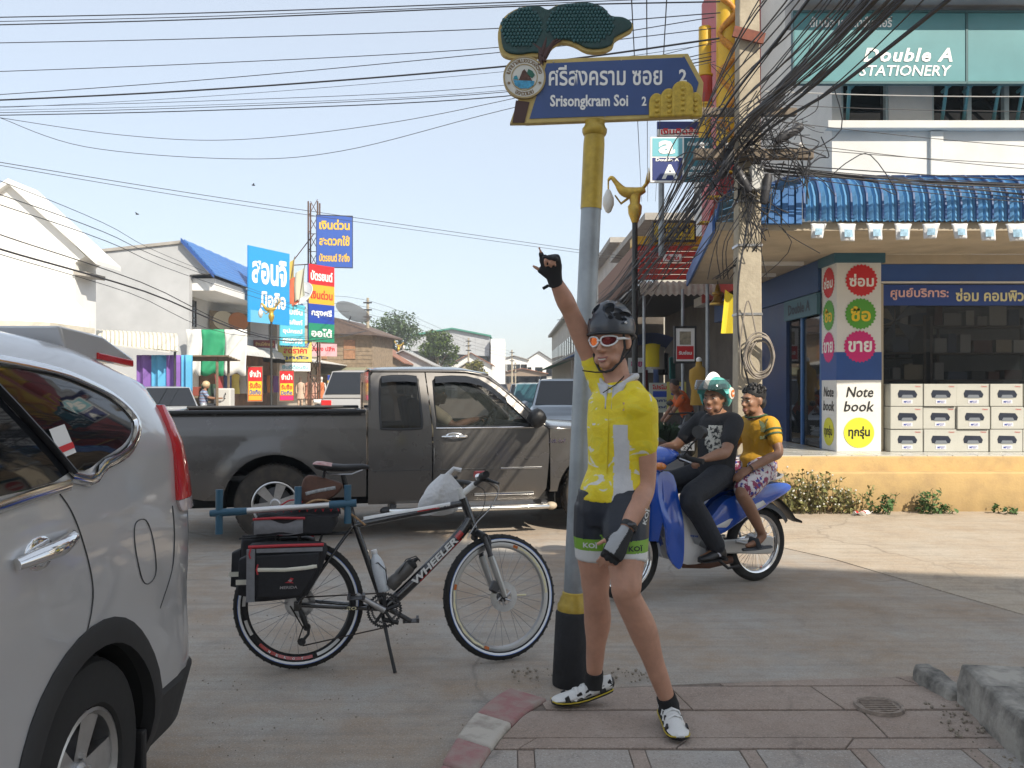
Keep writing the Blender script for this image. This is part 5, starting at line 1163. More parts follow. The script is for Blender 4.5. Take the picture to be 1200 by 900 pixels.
SBL = mat('sign_blue', (.035, .075, .22), .4, noise=(4, .1)); GEDGE = mat('sign_gold_edge', (.50, .38, .13), .5, noise=(12, .15))
# board outline in metres (x right, z up, origin at the pole top); photo scale 4.26 mm per pixel
k_ = 4.26/1000
def sp(px, py): return ((px-697)*k_, (143-py)*k_)
outer = [sp(*p) for p in ((607, 147), (812, 140), (815, 100), (797, 66), (628, 72))]
inner = [sp(*p) for p in ((612, 141.5), (800, 136), (809, 101), (793, 71), (632, 77))]
obj('board_edge', MB().prism(outer, -.012, .03), GEDGE, sgn, bevel=.004)
obj('board_face', MB().prism(inner, -.016, -.010), SBL, sgn)
post = [sp(*p) for p in ((589, 146.5), (609, 146.5), (640, 80), (622, 74), (600, 115))]
obj('trunk_edge', MB().prism(post, -.010, .028), GEDGE, sgn)
BRN = mat('brown_trunk_paint', (.06, .025, .02), .55)
obj('trunk', MB().prism([sp(*p) for p in ((592, 146), (606, 146), (612, 122), (596, 120))], -.016, -.008), BRN, sgn)
tr = MB()
for a in ([(628, 75), (630, 62), (648, 50)], [(626, 75), (624, 60), (615, 53)], [(629, 70), (640, 52), (650, 46)], [(626, 68), (630, 54), (632, 46)], [(624, 80), (627, 68), (627, 60)]):
 tr.tube([(sp(*p)[0], -.016, sp(*p)[1]) for p in a], [.016, .010, .006], 8)
# tree crown: gold outline board, dark green body, raised scale leaves
crown_px = [(577, 60), (575, 40), (582, 22), (600, 11), (620, 9), (632, 14), (645, 8), (662, 6), (680, 5), (698, 11), (708, 22), (722, 24), (732, 30), (732, 38), (722, 44), (712, 50), (709, 58), (698, 63), (680, 63), (664, 55), (650, 52), (640, 56), (628, 68), (612, 68), (598, 70), (584, 68)]
def crown(s_, m): return [sp(654+(a-654)*s_+(0 if m else 0), 40+(b-40)*s_) for a, b in [(p.x, p.y) for p in smoothpts([(x, y, 0) for x, y in crown_px], 3, True)]]
cr_e = obj('crown_edge', MB().prism(crown(1.0, 0), -.008, .028), GEDGE, sgn)
DG = mat('dark_green_enamel', (.012, .05, .047), .5, noise=(20, .3), bump=(60, .4)); DG2 = mat('leaf_green_enamel', (.025, .09, .095), .45, noise=(30, .25))
crn = obj('crown', MB().prism([sp(a, b) for a, b in [(654+(x-654)*.965+1, 37.5+(y-39)*.93) for x, y in [(p.x, p.y) for p in smoothpts([(x, y, 0) for x, y in crown_px], 3, True)]]], -.022, -.006), DG, sgn, bevel=.006)
leaf = MB(); leaf.loft([[Vector((a*.0115*s_, -.001-.006*(1-s_), b*.0125*s_)) for a, b in ((0, -1.15), (.6, -.65), (.85, 0), (.55, .6), (0, .8), (-.55, .6), (-.85, 0), (-.6, -.65))] for s_ in (1, .55, .1)]); lme = leaf.mesh('scale_leaf'); lme.materials.append(DG2); lme.shade_smooth()
from mathutils.geometry import intersect_point_tri_2d
cp = crown_px
def inside(x, y, poly):
 c = False; n = len(poly)
 for i in range(n):
  (x1, y1), (x2, y2) = poly[i], poly[i-1]
  if (y1 > y) != (y2 > y) and x < (x2-x1)*(y-y1)/(y2-y1)+x1: c = not c
 return c
cnt = 0
for j in range(13):
 for i in range(40):
  x = 578+i*4.1+(2.05 if j % 2 else 0); y = 10+j*4.1
  l1 = ((x-603)/24)**2+((y-34)/24)**2 < 1; l2 = ((x-671)/40)**2+((y-31)/24)**2 < 1
  if (l1 or l2) and inside(x, y-3, cp) and inside(x, y+4, cp) and cnt < 300:
   o = link(bpy.data.objects.new('scale_leaf', lme), crn); a, b = sp(x, y); o.location = (a, -.0225, b); cnt += 1
obj('branches', tr, BRN, sgn, smooth=60)
# white roundel with a small scene
ro = bpy.data.objects.new('roundel', None); link(ro, sgn); rc = sp(606, 94); ro.location = (rc[0], -.018, rc[1])
def disc(r0, r1, y0, y1): return MB().lathe([(r0, y1), (r0, y0), (r1, y0), (r1, y1)], 40, (0, 0, 0), 'y')
obj('roundel_rim', disc(.098, .106, -.012, .02), mat('roundel_gold', (.36, .27, .12), .5), ro, smooth=40)
obj('roundel_disc', MB().lathe([(.001, -.008), (.0985, -.008), (.0985, .015)], 40, (0, 0, 0), 'y'), mat('roundel_white', (.60, .60, .55), .45), ro, smooth=40)
obj('roundel_ring', disc(.062, .066, -.011, -.007), mat('roundel_gold', (.36, .27, .12), .5), ro, smooth=40)
RBK = mat('roundel_brown_print', (.20, .13, .06), .5)
obj('hill_picture', MB().prism([(-.03, -.02), (-.01, .03), (.0, .04), (.022, .01), (.04, -.02)], -.0115, -.0085), mat('picture_brown', (.09, .04, .025), .6, noise=(60, .5)), ro)
obj('water_picture', MB().prism([(-.055, -.015), (.05, -.02), (.045, -.04), (.02, -.056), (-.02, -.056), (-.045, -.04)], -.0125, -.009), mat('picture_blue', (.05, .30, .50), .5, noise=(50, .4)), ro)
obj('tree_picture', MB().prism([(.012, .02), (.02, .04), (.04, .03), (.052, .01), (.04, -.005), (.025, .005)], -.0125, -.009), mat('picture_green', (.02, .12, .08), .6), ro)
obj('bush_picture', MB().prism([(-.055, -.01), (-.05, .005), (-.038, .008), (-.03, -.012)], -.0125, -.009), mat('picture_teal', (.03, .25, .33), .6), ro)
def ringtext(s_, a0, a1, r, sz, flip=False):
 n = len(s_)
 for i, ch in enumerate(s_):
  if ch == ' ': continue
  a = a0+(a1-a0)*(i+.5)/n
  txt(ch, sz*.8, sz, RBK, ro, (r*math.cos(R(a)), -.0095, r*math.sin(R(a))), (0, (-(a-90) if not flip else -(a+90)), 0), bold=.02)
ringtext('เทศบาลเมองวงสะพง', 168, 12, .082, .019); ringtext('จงหวดเลย', 238, 302, .082, .019, True)
for a in (200, 340): obj('roundel_star', MB().prism([((.009 if i % 2 else .004)*math.cos(math.pi*i/5)+.082*math.cos(R(a)), (.009 if i % 2 else .004)*math.sin(math.pi*i/5)+.082*math.sin(R(a))) for i in range(10)], -.0115, -.0085), RBK, ro)
# gold stupa ornament at the right end
GO2 = mat('ornament_gold', (.50, .35, .05), .4, .2, noise=(40, .3), bump=(120, .5, .004))
def lobe(px0, px1, top, y0):
 pts = [sp(px0, 142), sp(px1, 141)]; cx = (px0+px1)/2; w = (px1-px0)/2
 up = [sp(cx+w*math.cos(R(a)), top+12-12*math.sin(R(a))) for a in range(0, 181, 20)]
 o = obj('ornament_lobe', MB().prism(pts+up, y0, -.012), GO2, sgn, bevel=.008)
 for z in range(int(top)+10, 138, 6): obj('ornament_boss', MB().sphere((sp(cx, z)[0], y0, sp(cx, z)[1]), (.012, .008, .010), 8, 6), GO2, o, smooth=180)
lobe(751, 769, 113, -.03); lobe(764, 784, 108, -.036); lobe(797, 813, 112, -.03); lobe(777, 802, 100, -.045)
for i, a in enumerate(((797, 92), (806, 101), (811, 108))): pass
SWH = mat('sign_white', (.78, .78, .76), .5)
txt('ศรีสงคราม ซอย', 132*k_, 24*k_, SWH, sgn, (sp(700.5, 0)[0], -.019, sp(0, 91.5)[1]), bold=.018)
txt('2', 9*k_, 16*k_, SWH, sgn, (sp(790.5, 0)[0], -.019, sp(0, 93)[1]), bold=.03)
# Latin line drawn with slab serifs
def serif_text(s_, x0, x1, yb, h):
 o = txt(s_, (x1-x0)*k_, h*k_, SWH, sgn, (sp((x0+x1)/2, 0)[0], -.019, sp(0, yb-h*.5)[1]), bold=.028)
 return o
serif_text('Srisongkram Soi', 636, 727, 132, 18)
txt('2', 5.5*k_, 11*k_, SWH, sgn, (sp(745.5, 0)[0], -.019, sp(0, 122)[1]), bold=.03)
for p in ((640, 12.5+63), (719, 74), (792, 70), (700, 140)): obj('bolt', MB().sphere((sp(*p)[0], -.016, sp(*p)[1]), .004, 6, 4), STEEL, sgn)
# == PEOPLE: shared builders
def limb(q, pts, rs, n=14, flat=1.0, up=None):
 """tapered limb through joints, rounded ends"""
 P_ = smoothpts(pts, 5); k = len(pts)
 rr = []
 for i in range(len(P_)):
  t = i/5; j = min(int(t), k-2); f = t-j; rr.append(rs[j]+(rs[j+1]-rs[j])*(f*f*(3-2*f)))
 q.tube(P_, rr, n, flat=flat, up=up)
 q.sphere(P_[0], rs[0]*.96, 12, 8); q.sphere(P_[-1], rs[-1]*.96, 12, 8)
def ellring(c, a, b, u, w, n=20): return [c+u*(a*math.cos(2*math.pi*j/n))+w*(b*math.sin(2*math.pi*j/n)) for j in range(n)]
def trunk(q, rings, left, grow=0):
 """rings: (centre, half width, half depth); left = sideways unit vector"""
 rs = []
 for i, (c, a, b) in enumerate(rings):
  c = Vector(c); t = Vector(rings[min(i+1, len(rings)-1)][0])-Vector(rings[max(i-1, 0)][0]); t.normalize()
  u = (left-t*left.dot(t)).normalized(); w = t.cross(u)
  rs.append(ellring(c, a+grow, b+grow, u, w))
 q.loft(rs)
def hand(q, w, d, nrm, side, curls=(25, 25, 25, 25), thumb=(35, 20), sc=1.0, fr=1.0):
 """palm and five fingers: w wrist, d pointing direction, nrm = way the palm faces, side = +1/-1 thumb side"""
 d = d.normalized(); nrm = (nrm-d*nrm.dot(d)).normalized(); s_ = d.cross(nrm)*side
 rs = []
 for t, a, b in ((-.01, .026, .02), (.02, .031, .019), (.055, .040, .017), (.09, .042, .0145), (.10, .036, .011)):
  rs.append(ellring(w+d*t*sc, a*sc*fr, b*sc*fr, s_, nrm, 14))
 q.loft(rs)
 tips = []
 for i, (off, ln) in enumerate(((.030, .074), (.010, .082), (-.010, .076), (-.029, .060))):
  p = w+(d*(.092-.004*abs(i-1))+s_*off)*sc; a = 0; pts = [p-d*.015*sc, p]; dirs = d+s_*off*1.5; dirs.normalize()
  for k, f in enumerate((.45, .30, .25)):
   a += R(curls[i])*(1 if k else .8)
   p = p+(dirs*math.cos(a)+nrm*math.sin(a))*ln*f*sc; pts.append(p)
  r_ = .0088*sc*fr
  q.tube(pts, [r_, r_, r_*.98, r_*.92, r_*.75], 8); q.sphere(pts[-1], r_*.8, 8, 6); tips.append(pts)
 p = w+(d*.025+s_*.028)*sc; v = (s_*math.cos(R(thumb[0]))+d*math.sin(R(thumb[0]))+nrm*.25).normalized(); p2 = p+v*.042*sc; v2 = (v*math.cos(R(thumb[1]))+d*math.sin(R(thumb[1]))*.8+nrm*math.sin(R(thumb[1]))*.4).normalized(); p3 = p2+v2*.036*sc
 q.tube([w+d*.01*sc, p, p2, p3], [.015*sc*fr, .0145*sc*fr, .0105*sc*fr, .0085*sc*fr], 8); q.sphere(p3, .0085*sc*fr, 8, 6)
 return tips, (p2, p3)
def head(q, M, sc=1.0, female=0):
 """overlapping shapes of a head; local -Y = face, z up, origin between the ears at eye height"""
 def S_(c, r, rot=None):
  m3 = M.to_3x3()
  q.sphere(M @ (Vector(c)*sc), tuple(x*sc for x in r), 18, 12, rot=(m3 @ rot) if rot is not None else m3)
 S_((0, .018, .035), (.077, .097, .088)); S_((0, -.02, -.02), (.066, .072, .088)); S_((0, -.032, -.062), (.050, .055, .052))
 S_((0, -.072, -.098), (.024, .020, .020)); S_((-.04, -.035, -.075), (.02, .04, .026)); S_((.04, -.035, -.075), (.02, .04, .026))
 S_((0, -.078, .028), (.050, .018, .016)); S_((-.038, -.066, -.022), (.022, .02, .022)); S_((.038, -.066, -.022), (.022, .02, .022))
 q.tube([M @ (Vector(p)*sc) for p in ((0, -.082, .018), (0, -.098, -.012), (0, -.113, -.034), (0, -.100, -.045))], [.008*sc, .0095*sc, .0135*sc, .009*sc], 8)
 S_((-.013, -.096, -.039), (.009, .012, .008)); S_((.013, -.096, -.039), (.009, .012, .008))
 S_((0, -.086, -.066), (.024, .011, .006)); S_((0, -.083, -.078), (.02, .011, .007))
 for s_ in (-1, 1):
  S_((s_*.079, .012, -.006), (.010, .020, .032)); S_((s_*.076, .006, -.026), (.009, .012, .014))
def facebits(par, M, sc=1.0, eyes=True, skin=None, smile=False, hair=None):
 pt = lambda c: M @ (Vector(c)*sc)
 m3 = M.to_3x3()
 if eyes:
  for s_ in (-1, 1):
   e = obj('eye', MB().sphere(pt((s_*.032, -.077, .0)), (.0125*sc, .0115*sc, .0055*sc), 12, 8, rot=m3), mat('eye_white', (.40, .36, .33), .35), par, smooth=180)
   obj('iris', MB().sphere(pt((s_*.032, -.0865, .0)), (.0062*sc, .004*sc, .0052*sc), 10, 6, rot=m3), mat('dark_iris', (.015, .01, .008), .2), e, smooth=180)
   obj('eyebrow', MB().tube([pt((s_*.014, -.094, .022)), pt((s_*.033, -.092, .027)), pt((s_*.052, -.076, .022))], [.0035*sc, .0045*sc, .003*sc], 6), hair or mat('black_hair', (.008, .007, .007), .6), par)
 lip = mat('lips', (.36, .15, .125), .5)
 up_ = .004 if smile else 0
 obj('upper_lip', MB().tube([pt((-.025, -.084, -.069+up_)), pt((-.010, -.0965, -.0675)), pt((0, -.098, -.0685)), pt((.010, -.0965, -.0675)), pt((.025, -.084, -.069+up_))], [.0015*sc, .0042*sc, .0038*sc, .0042*sc, .0015*sc], 8), lip, par, smooth=180)
 obj('lower_lip', MB().tube([pt((-.022, -.084, -.073+up_)), pt((-.010, -.093, -.0815)), pt((0, -.0945, -.083)), pt((.010, -.093, -.0815)), pt((.022, -.084, -.073+up_))], [.0015*sc, .0046*sc, .0055*sc, .0046*sc, .0015*sc], 8), lip, par, smooth=180)
 if smile: obj('teeth', MB().sphere(pt((0, -.0905, -.0745)), (.0185*sc, .0072*sc, .0058*sc), 12, 8, rot=m3), mat('teeth', (.66, .62, .55), .3), par, smooth=180)
def recolor(me, mats, fn):
 """second and third cloth colours by place on the garment"""
 me.materials.clear()
 for m in mats: me.materials.append(m)
 for p in me.polygons: p.material_index = fn(p.center)
def facing(v, up=Vector((0, 0, 1)), loc=(0, 0, 0)):
 """matrix whose local -Y looks along v and local z is near up"""
 y = -Vector(v).normalized(); x = y.cross(Vector(up)).normalized(); z = x.cross(y)
 m = Matrix((x, y, z)).transposed().to_4x4(); m.translation = Vector(loc); return m
def skinmat(name, col):
 m = mat(name, col, .5, noise=(14, .14), bump=(170, .08, .002)); b = m.node_tree.nodes['Principled BSDF']; b.inputs['Subsurface Weight'].default_value = .12; b.inputs['Subsurface Radius'].default_value = (.01, .004, .002); b.inputs['Subsurface Scale'].default_value = .5; return m
# == THE CYCLIST
SK = skinmat('tanned_skin', (.48, .255, .17))
cy = thing('person', 'smiling cyclist in yellow jersey and dark helmet pointing up at the sign', 'person', (.42, 3.66, ZS))
def C_(px, py, d): return P(px, py, d)-Vector((.42, 3.66, ZS))
Lv = Vector((.86, -.51, 0)).normalized(); Fv = Vector((-.51, -.86, 0)).normalized()      # his left, his front
hipR, hipL = C_(700, 592, 3.73), C_(734, 592, 3.63)
kneR, kneL = C_(699, 695, 3.74), C_(735, 697, 3.50)
ankR, ankL = C_(696, 797, 3.86), C_(784, 826, 3.62)
shR, shL = C_(703, 437, 3.78), C_(752, 476, 3.60)
elR, wrR = C_(669, 366, 3.70), C_(650, 327, 3.62)
elL, wrL = C_(757, 567, 3.62), C_(731, 627, 3.46)
pel = C_(718, 590, 3.68); wai = C_(723, 553, 3.69); che = C_(726, 500, 3.69); ush = C_(727, 468, 3.69); nb = C_(725, 446, 3.70)
HM = facing(Vector((-.56, -.82, -.06)), Vector((-.03, 0, 1)), C_(716, 400, 3.69))
def torso(q, g=0):
 trunk(q, [(pel-Vector((0, 0, .06)), .145, .105), (pel, .150, .112), (wai, .120, .092), (wai.lerp(che, .5), .126, .098), (che, .138, .106), (ush, .138, .090), (nb+Vector((0, 0, -.005)), .085, .062)], Lv, g)
 q.sphere(shL+Vector((-.015, 0, -.005)), .062+g); q.sphere(shR+Vector((.0, 0, -.015)), .062+g)
 limb(q, [ush, shR.lerp(ush, .4)+Vector((0, 0, -.02)), shR], [.07+g, .065+g, .06+g])
b_ = MB(); torso(b_)
limb(b_, [shR, shR.lerp(elR, .5)+Vector((-.004, 0, 0)), elR, elR.lerp(wrR, .35), wrR], [.054, .046, .039, .041, .027])
limb(b_, [shL, shL.lerp(elL, .5)+Vector((.006, 0, 0)), elL, elL.lerp(wrL, .35)+Vector((.006, 0, 0)), wrL], [.056, .048, .041, .044, .028])
for h_, k2, a_ in ((hipR, kneR, ankR), (hipL, kneL, ankL)):
 limb(b_, [h_, h_.lerp(k2, .45)+Fv*.012, k2+Vector((0, 0, .05))+Fv*.01, k2+Fv*.006, k2.lerp(a_, .3)-Fv*.02, k2.lerp(a_, .65)-Fv*.008, a_, a_-Vector((0, 0, .04))], [.094, .087, .064, .057, .061, .043, .033, .034], 16)
limb(b_, [nb+Vector((0, 0, -.03)), C_(722, 440, 3.70), C_(719, 424, 3.69)], [.070, .058, .056], 16)
head(b_, HM)
upd = (C_(641, 290, 3.56)-wrR).normalized()
hR = dict(w=wrR, d=upd, nrm=Vector((-.35, -.9, .1)), side=-1, curls=(4, 62, 70, 72), thumb=(50, -5), sc=.92)
hL = dict(w=wrL, d=(C_(712, 660, 3.40)-wrL), nrm=Vector((.15, .9, .2)), side=-1, curls=(22, 26, 30, 32), thumb=(55, 15))
hand(b_, **hR); hand(b_, **hL)
bme = fuse(b_, .0062, 5); body = obj('body', bme, SK, cy)
facebits(body, HM, 1, False, smile=True)
# jersey
JY = bpy.data.materials.new('yellow_jersey'); JY.use_nodes = True; _n = JY.node_tree; _L = _n.links.new; _b = _n.nodes['Principled BSDF']; _b.inputs['Roughness'].default_value = .6
_tc = _n.nodes.new('ShaderNodeTexCoord'); _mp = _n.nodes.new('ShaderNodeMapping'); _mp.inputs['Scale'].default_value = (1, 1, 1.7); _mp.inputs['Location'].default_value = (3.1, 1.7, .4); _L(_tc.outputs['Object'], _mp.inputs[0])
_z = _n.nodes.new('ShaderNodeTexNoise'); _z.inputs['Scale'].default_value = 9; _z.inputs['Detail'].default_value = 2.5; _z.inputs['Distortion'].default_value = 1.4; _L(_mp.outputs[0], _z.inputs['Vector'])
_r = _n.nodes.new('ShaderNodeValToRGB'); _e = _r.color_ramp.elements; _e[0].position = .40; _e[0].color = (.72, .55, .010, 1); _e[1].position = .665; _e[1].color = (.66, .65, .6, 1)
for _p, _c in ((.47, (.78, .61, .012, 1)), (.55, (.72, .59, .03, 1)), (.62, (.74, .60, .02, 1)), (.645, (.66, .64, .52, 1))): _q = _e.new(_p); _q.color = _c
_L(_z.outputs[0], _r.inputs[0]); _L(_r.outputs[0], _b.inputs['Base Color'])
_w = _n.nodes.new('ShaderNodeTexNoise'); _w.inputs['Scale'].default_value = 16; _w.inputs['Distortion'].default_value = 1.0; _L(_tc.outputs['Object'], _w.inputs['Vector']); _bp = _n.nodes.new('ShaderNodeBump'); _bp.inputs['Strength'].default_value = .35; _bp.inputs['Distance'].default_value = .02; _L(_w.outputs[0], _bp.inputs['Height']); _L(_bp.outputs[0], _b.inputs['Normal'])
JW = mat('white_jersey_mesh', (.55, .55, .56), .7, noise=(30, .06), bump=(14, .35, .02)); JE = mat('yellow_jersey_edge', (.62, .47, .012), .6)
j_ = MB()
trunk(j_, [(pel-Vector((0, 0, -.012)), .156, .120), (pel+Vector((0, 0, .05)), .146, .114), (wai, .132, .103), (wai.lerp(che, .5), .137, .108), (che, .148, .116), (ush, .147, .099), (nb+Vector((0, 0, -.012)), .092, .070)], Lv)
j_.sphere(shL+Vector((-.015, 0, -.005)), .072); limb(j_, [ush, shR.lerp(ush, .4)+Vector((0, 0, -.02)), shR.lerp(elR, .08)], [.078, .074, .066])
limb(j_, [shL+Vector((-.03, 0, .0)), shL, shL.lerp(elL, .25), shL.lerp(elL, .5)], [.062, .068, .066, .063]); limb(j_, [shR, shR.lerp(elR, .22)], [.066, .060])
jm = fuse(j_, .0075, 5)
zarm = shL.z-.075
def armd(c):
 v = elL-shL; t = max(0, min(1, (c-shL).dot(v)/v.dot(v))); return (c-shL-v*t).length
def jfn(c):
 r = c-wai; a = math.degrees(math.atan2(r.dot(Fv), r.dot(Lv)))
 if c.z < zarm and -25 < a < 74 and r.dot(Lv) > 0 and armd(c) > .078: return 1
 return 0
recolor(jm, [JY, JW], jfn)
jer = obj('jersey', jm, JY, cy)
# collar, zip and chest crest
ncol = [nb+Lv*(.082*math.cos(R(a)))+Fv*(.070*math.sin(R(a)))+Vector((0, 0, .018-.05*max(0, math.sin(R(a)))**2)) for a in range(0, 360, 15)]
obj('collar', MB().tube(ncol, .009, 8, closed=True, flat=1.6), JW, jer, smooth=180)
vst = nb+Fv*.085+Vector((0, 0, -.045))
for s_ in (-1, 1):
 q = MB(); q.grid(lambda u, v, s_=s_: nb+Lv*s_*(.012+.055*v*(1-u*.75))+Fv*(.088-.018*v+.022*u)+Vector((0, 0, -.02-.10*u+.01*v)), 6, 4); obj('collar_flap', q, JW, jer, smooth=60, solid=.006)
obj('zip', MB().tube([nb+Fv*.10+Vector((0, 0, -.09)), che+Fv*.118+Lv*(-.0), wai.lerp(che, .5)+Fv*.11, wai+Fv*.105], .003, 5), JE, jer)
cm = facing(Fv*.85+Lv*.52, loc=ush+Fv*.092+Lv*.078+Vector((0, 0, -.028)))
q = MB().lathe([(.001, -.004), (.017, -.004), (.017, .004)], 16, (0, 0, 0), 'y').prism([((.03 if i % 2 else .018)*math.cos(math.pi*i/6), (.034 if i % 2 else .02)*math.sin(math.pi*i/6)) for i in range(12)], -.002, .012); q.xf(cm)
obj('chest_crest', q, mat('crest_red', (.42, .09, .03), .5, noise=(150, .6), col2=(.6, .5, .4)), jer)
# cycling shorts
NAVY = mat('dark_navy_lycra', (.010, .014, .024), .5, noise=(20, .2), bump=(60, .1)); LIMEB = mat('lime_lycra_band', (.18, .36, .03), .55); WHEM = mat('white_lycra_hem', (.62, .62, .60), .55)
s2 = MB()
trunk(s2, [(pel-Vector((0, 0, .09)), .150, .110), (pel-Vector((0, 0, .03)), .164, .120), (pel+Vector((0, 0, .06)), .155, .113)], Lv)
hemz = {}
for nm, h_, k2, e in (('R', hipR, kneR, .60), ('L', hipL, kneL, .645)):
 en = h_.lerp(k2, e); limb(s2, [h_+Vector((0, 0, .0)), h_.lerp(k2, .3)+Fv*.012, h_.lerp(k2, .5)+Fv*.010], [.102, .099, .093]); s2.tube([h_.lerp(k2, .4)+Fv*.012, en+Fv*.010], [.096, .090], 18); hemz[nm] = en
sm = fuse(s2, .0072, 3)
def sfn(c):
 e = hemz['R'] if (c-hemz['R']).length < (c-hemz['L']).length else hemz['L']; t = c.z-e.z
 return 2 if t < .052 else (1 if t < .098 else 0)
recolor(sm, [NAVY, LIMEB, WHEM], sfn); sho = obj('shorts', sm, NAVY, cy)
def onleg(h_, k2, t, az, r_): c = h_.lerp(k2, t)+Fv*.010; return c+(Fv*math.cos(R(az))+Lv*math.sin(R(az)))*r_
tR = facing(Fv*.9-Lv*.0+Vector((.15, 0, 0)), loc=hemz['R']+Fv*.108+Lv*.02+Vector((0, 0, .076)))
o = txt('KOÏ', .065, .026, WHEM, sho, (0, 0, 0), bold=.03); o.matrix_basis = tR
tL = facing(Fv*.4+Lv*.9, loc=hemz['L']+Fv*.02+Lv*.092+Vector((0, 0, .2))); o = txt('KOÏ', .065, .026, WHEM, sho, (0, 0, 0), bold=.03); o.matrix_basis = tL @ Matrix.Rotation(R(-70), 4, 'Y')
tL = facing(Fv*.75+Lv*.65, loc=hemz['L']+Fv*.07+Lv*.068+Vector((0, 0, .076))); o = txt('KOÏ', .06, .026, NAVY, sho, (0, 0, 0), bold=.03); o.matrix_basis = tL
# gloves (fingerless), wrist watch
GLV = mat('black_glove', (.012, .012, .013), .7, noise=(60, .3), bump=(90, .3, .003)); GLG = mat('grey_glove_back', (.34, .35, .36), .6, bump=(80, .2, .003))
for nm, hh, el in (('right', hR, elR), ('left', hL, elL)):
 q = MB(); d_ = hh['d'].normalized(); n_ = (hh['nrm']-d_*hh['nrm'].dot(d_)).normalized(); sd_ = d_.cross(n_)*hh['side']
 rs = [ellring(hh['w']+d_*t, a+.004, b+.005, sd_, n_, 14) for t, a, b in ((-.03, .028, .024), (-.005, .029, .023), (.02, .033, .021), (.055, .042, .019), (.09, .044, .0165), (.105, .040, .014))]
 q.loft(rs)
 for i, off in enumerate((.030, .010, -.010, -.029)):
  p = hh['w']+d_*(.09-.004*abs(i-1))+sd_*off; a = R(hh['curls'][i])*.8; dr = d_+sd_*off*1.5; dr.normalize()
  p1 = p+(dr*math.cos(a)+n_*math.sin(a))*.034; q.tube([p-d_*.02, p, p1], .0118, 8); q.sphere(p1, .0112, 8, 6)
 p = hh['w']+d_*.025+sd_*.028; v = (sd_*math.cos(R(hh['thumb'][0]))+d_*math.sin(R(hh['thumb'][0]))+n_*.25).normalized(); q.tube([hh['w']+d_*.01, p, p+v*.036], [.018, .018, .0135], 8); q.sphere(p+v*.036, .0132, 8, 6)
 gm = fuse(q, .0042, 2)
 recolor(gm, [GLV, GLG], lambda c, hh=hh, n_=n_, d_=d_, sd_=sd_, nm=nm: 1 if ((c-hh['w']).dot(n_) < -.006 and ((c-hh['w']).dot(sd_) > (.0 if nm == 'left' else -.1)) and (c-hh['w']).dot(d_) < (.10 if nm == 'left' else .045)) else 0)
 g = obj('glove', gm, GLV, cy)
 if nm == 'left':
  wt = MB(); c0 = hh['w']-d_*.045; wt.lathe([(.034, -.012), (.036, 0), (.034, .012)], 20, (0, 0, 0), 'z'); wt.xf(Matrix.Translation(c0) @ Vector((0, 0, 1)).rotation_difference(d_).to_matrix().to_4x4())
  w_ = obj('watch', wt, BPLAST, cy, smooth=50); obj('watch_face', MB().sphere(c0-n_*.033, (.019, .019, .011), 14, 8), DSTEEL, w_, smooth=180)
 else: obj('wrist_strap', MB().tube([hh['w']-d_*.025+sd_*.035, hh['w']-d_*.035+sd_*.06], .007, 6), GLV, g)
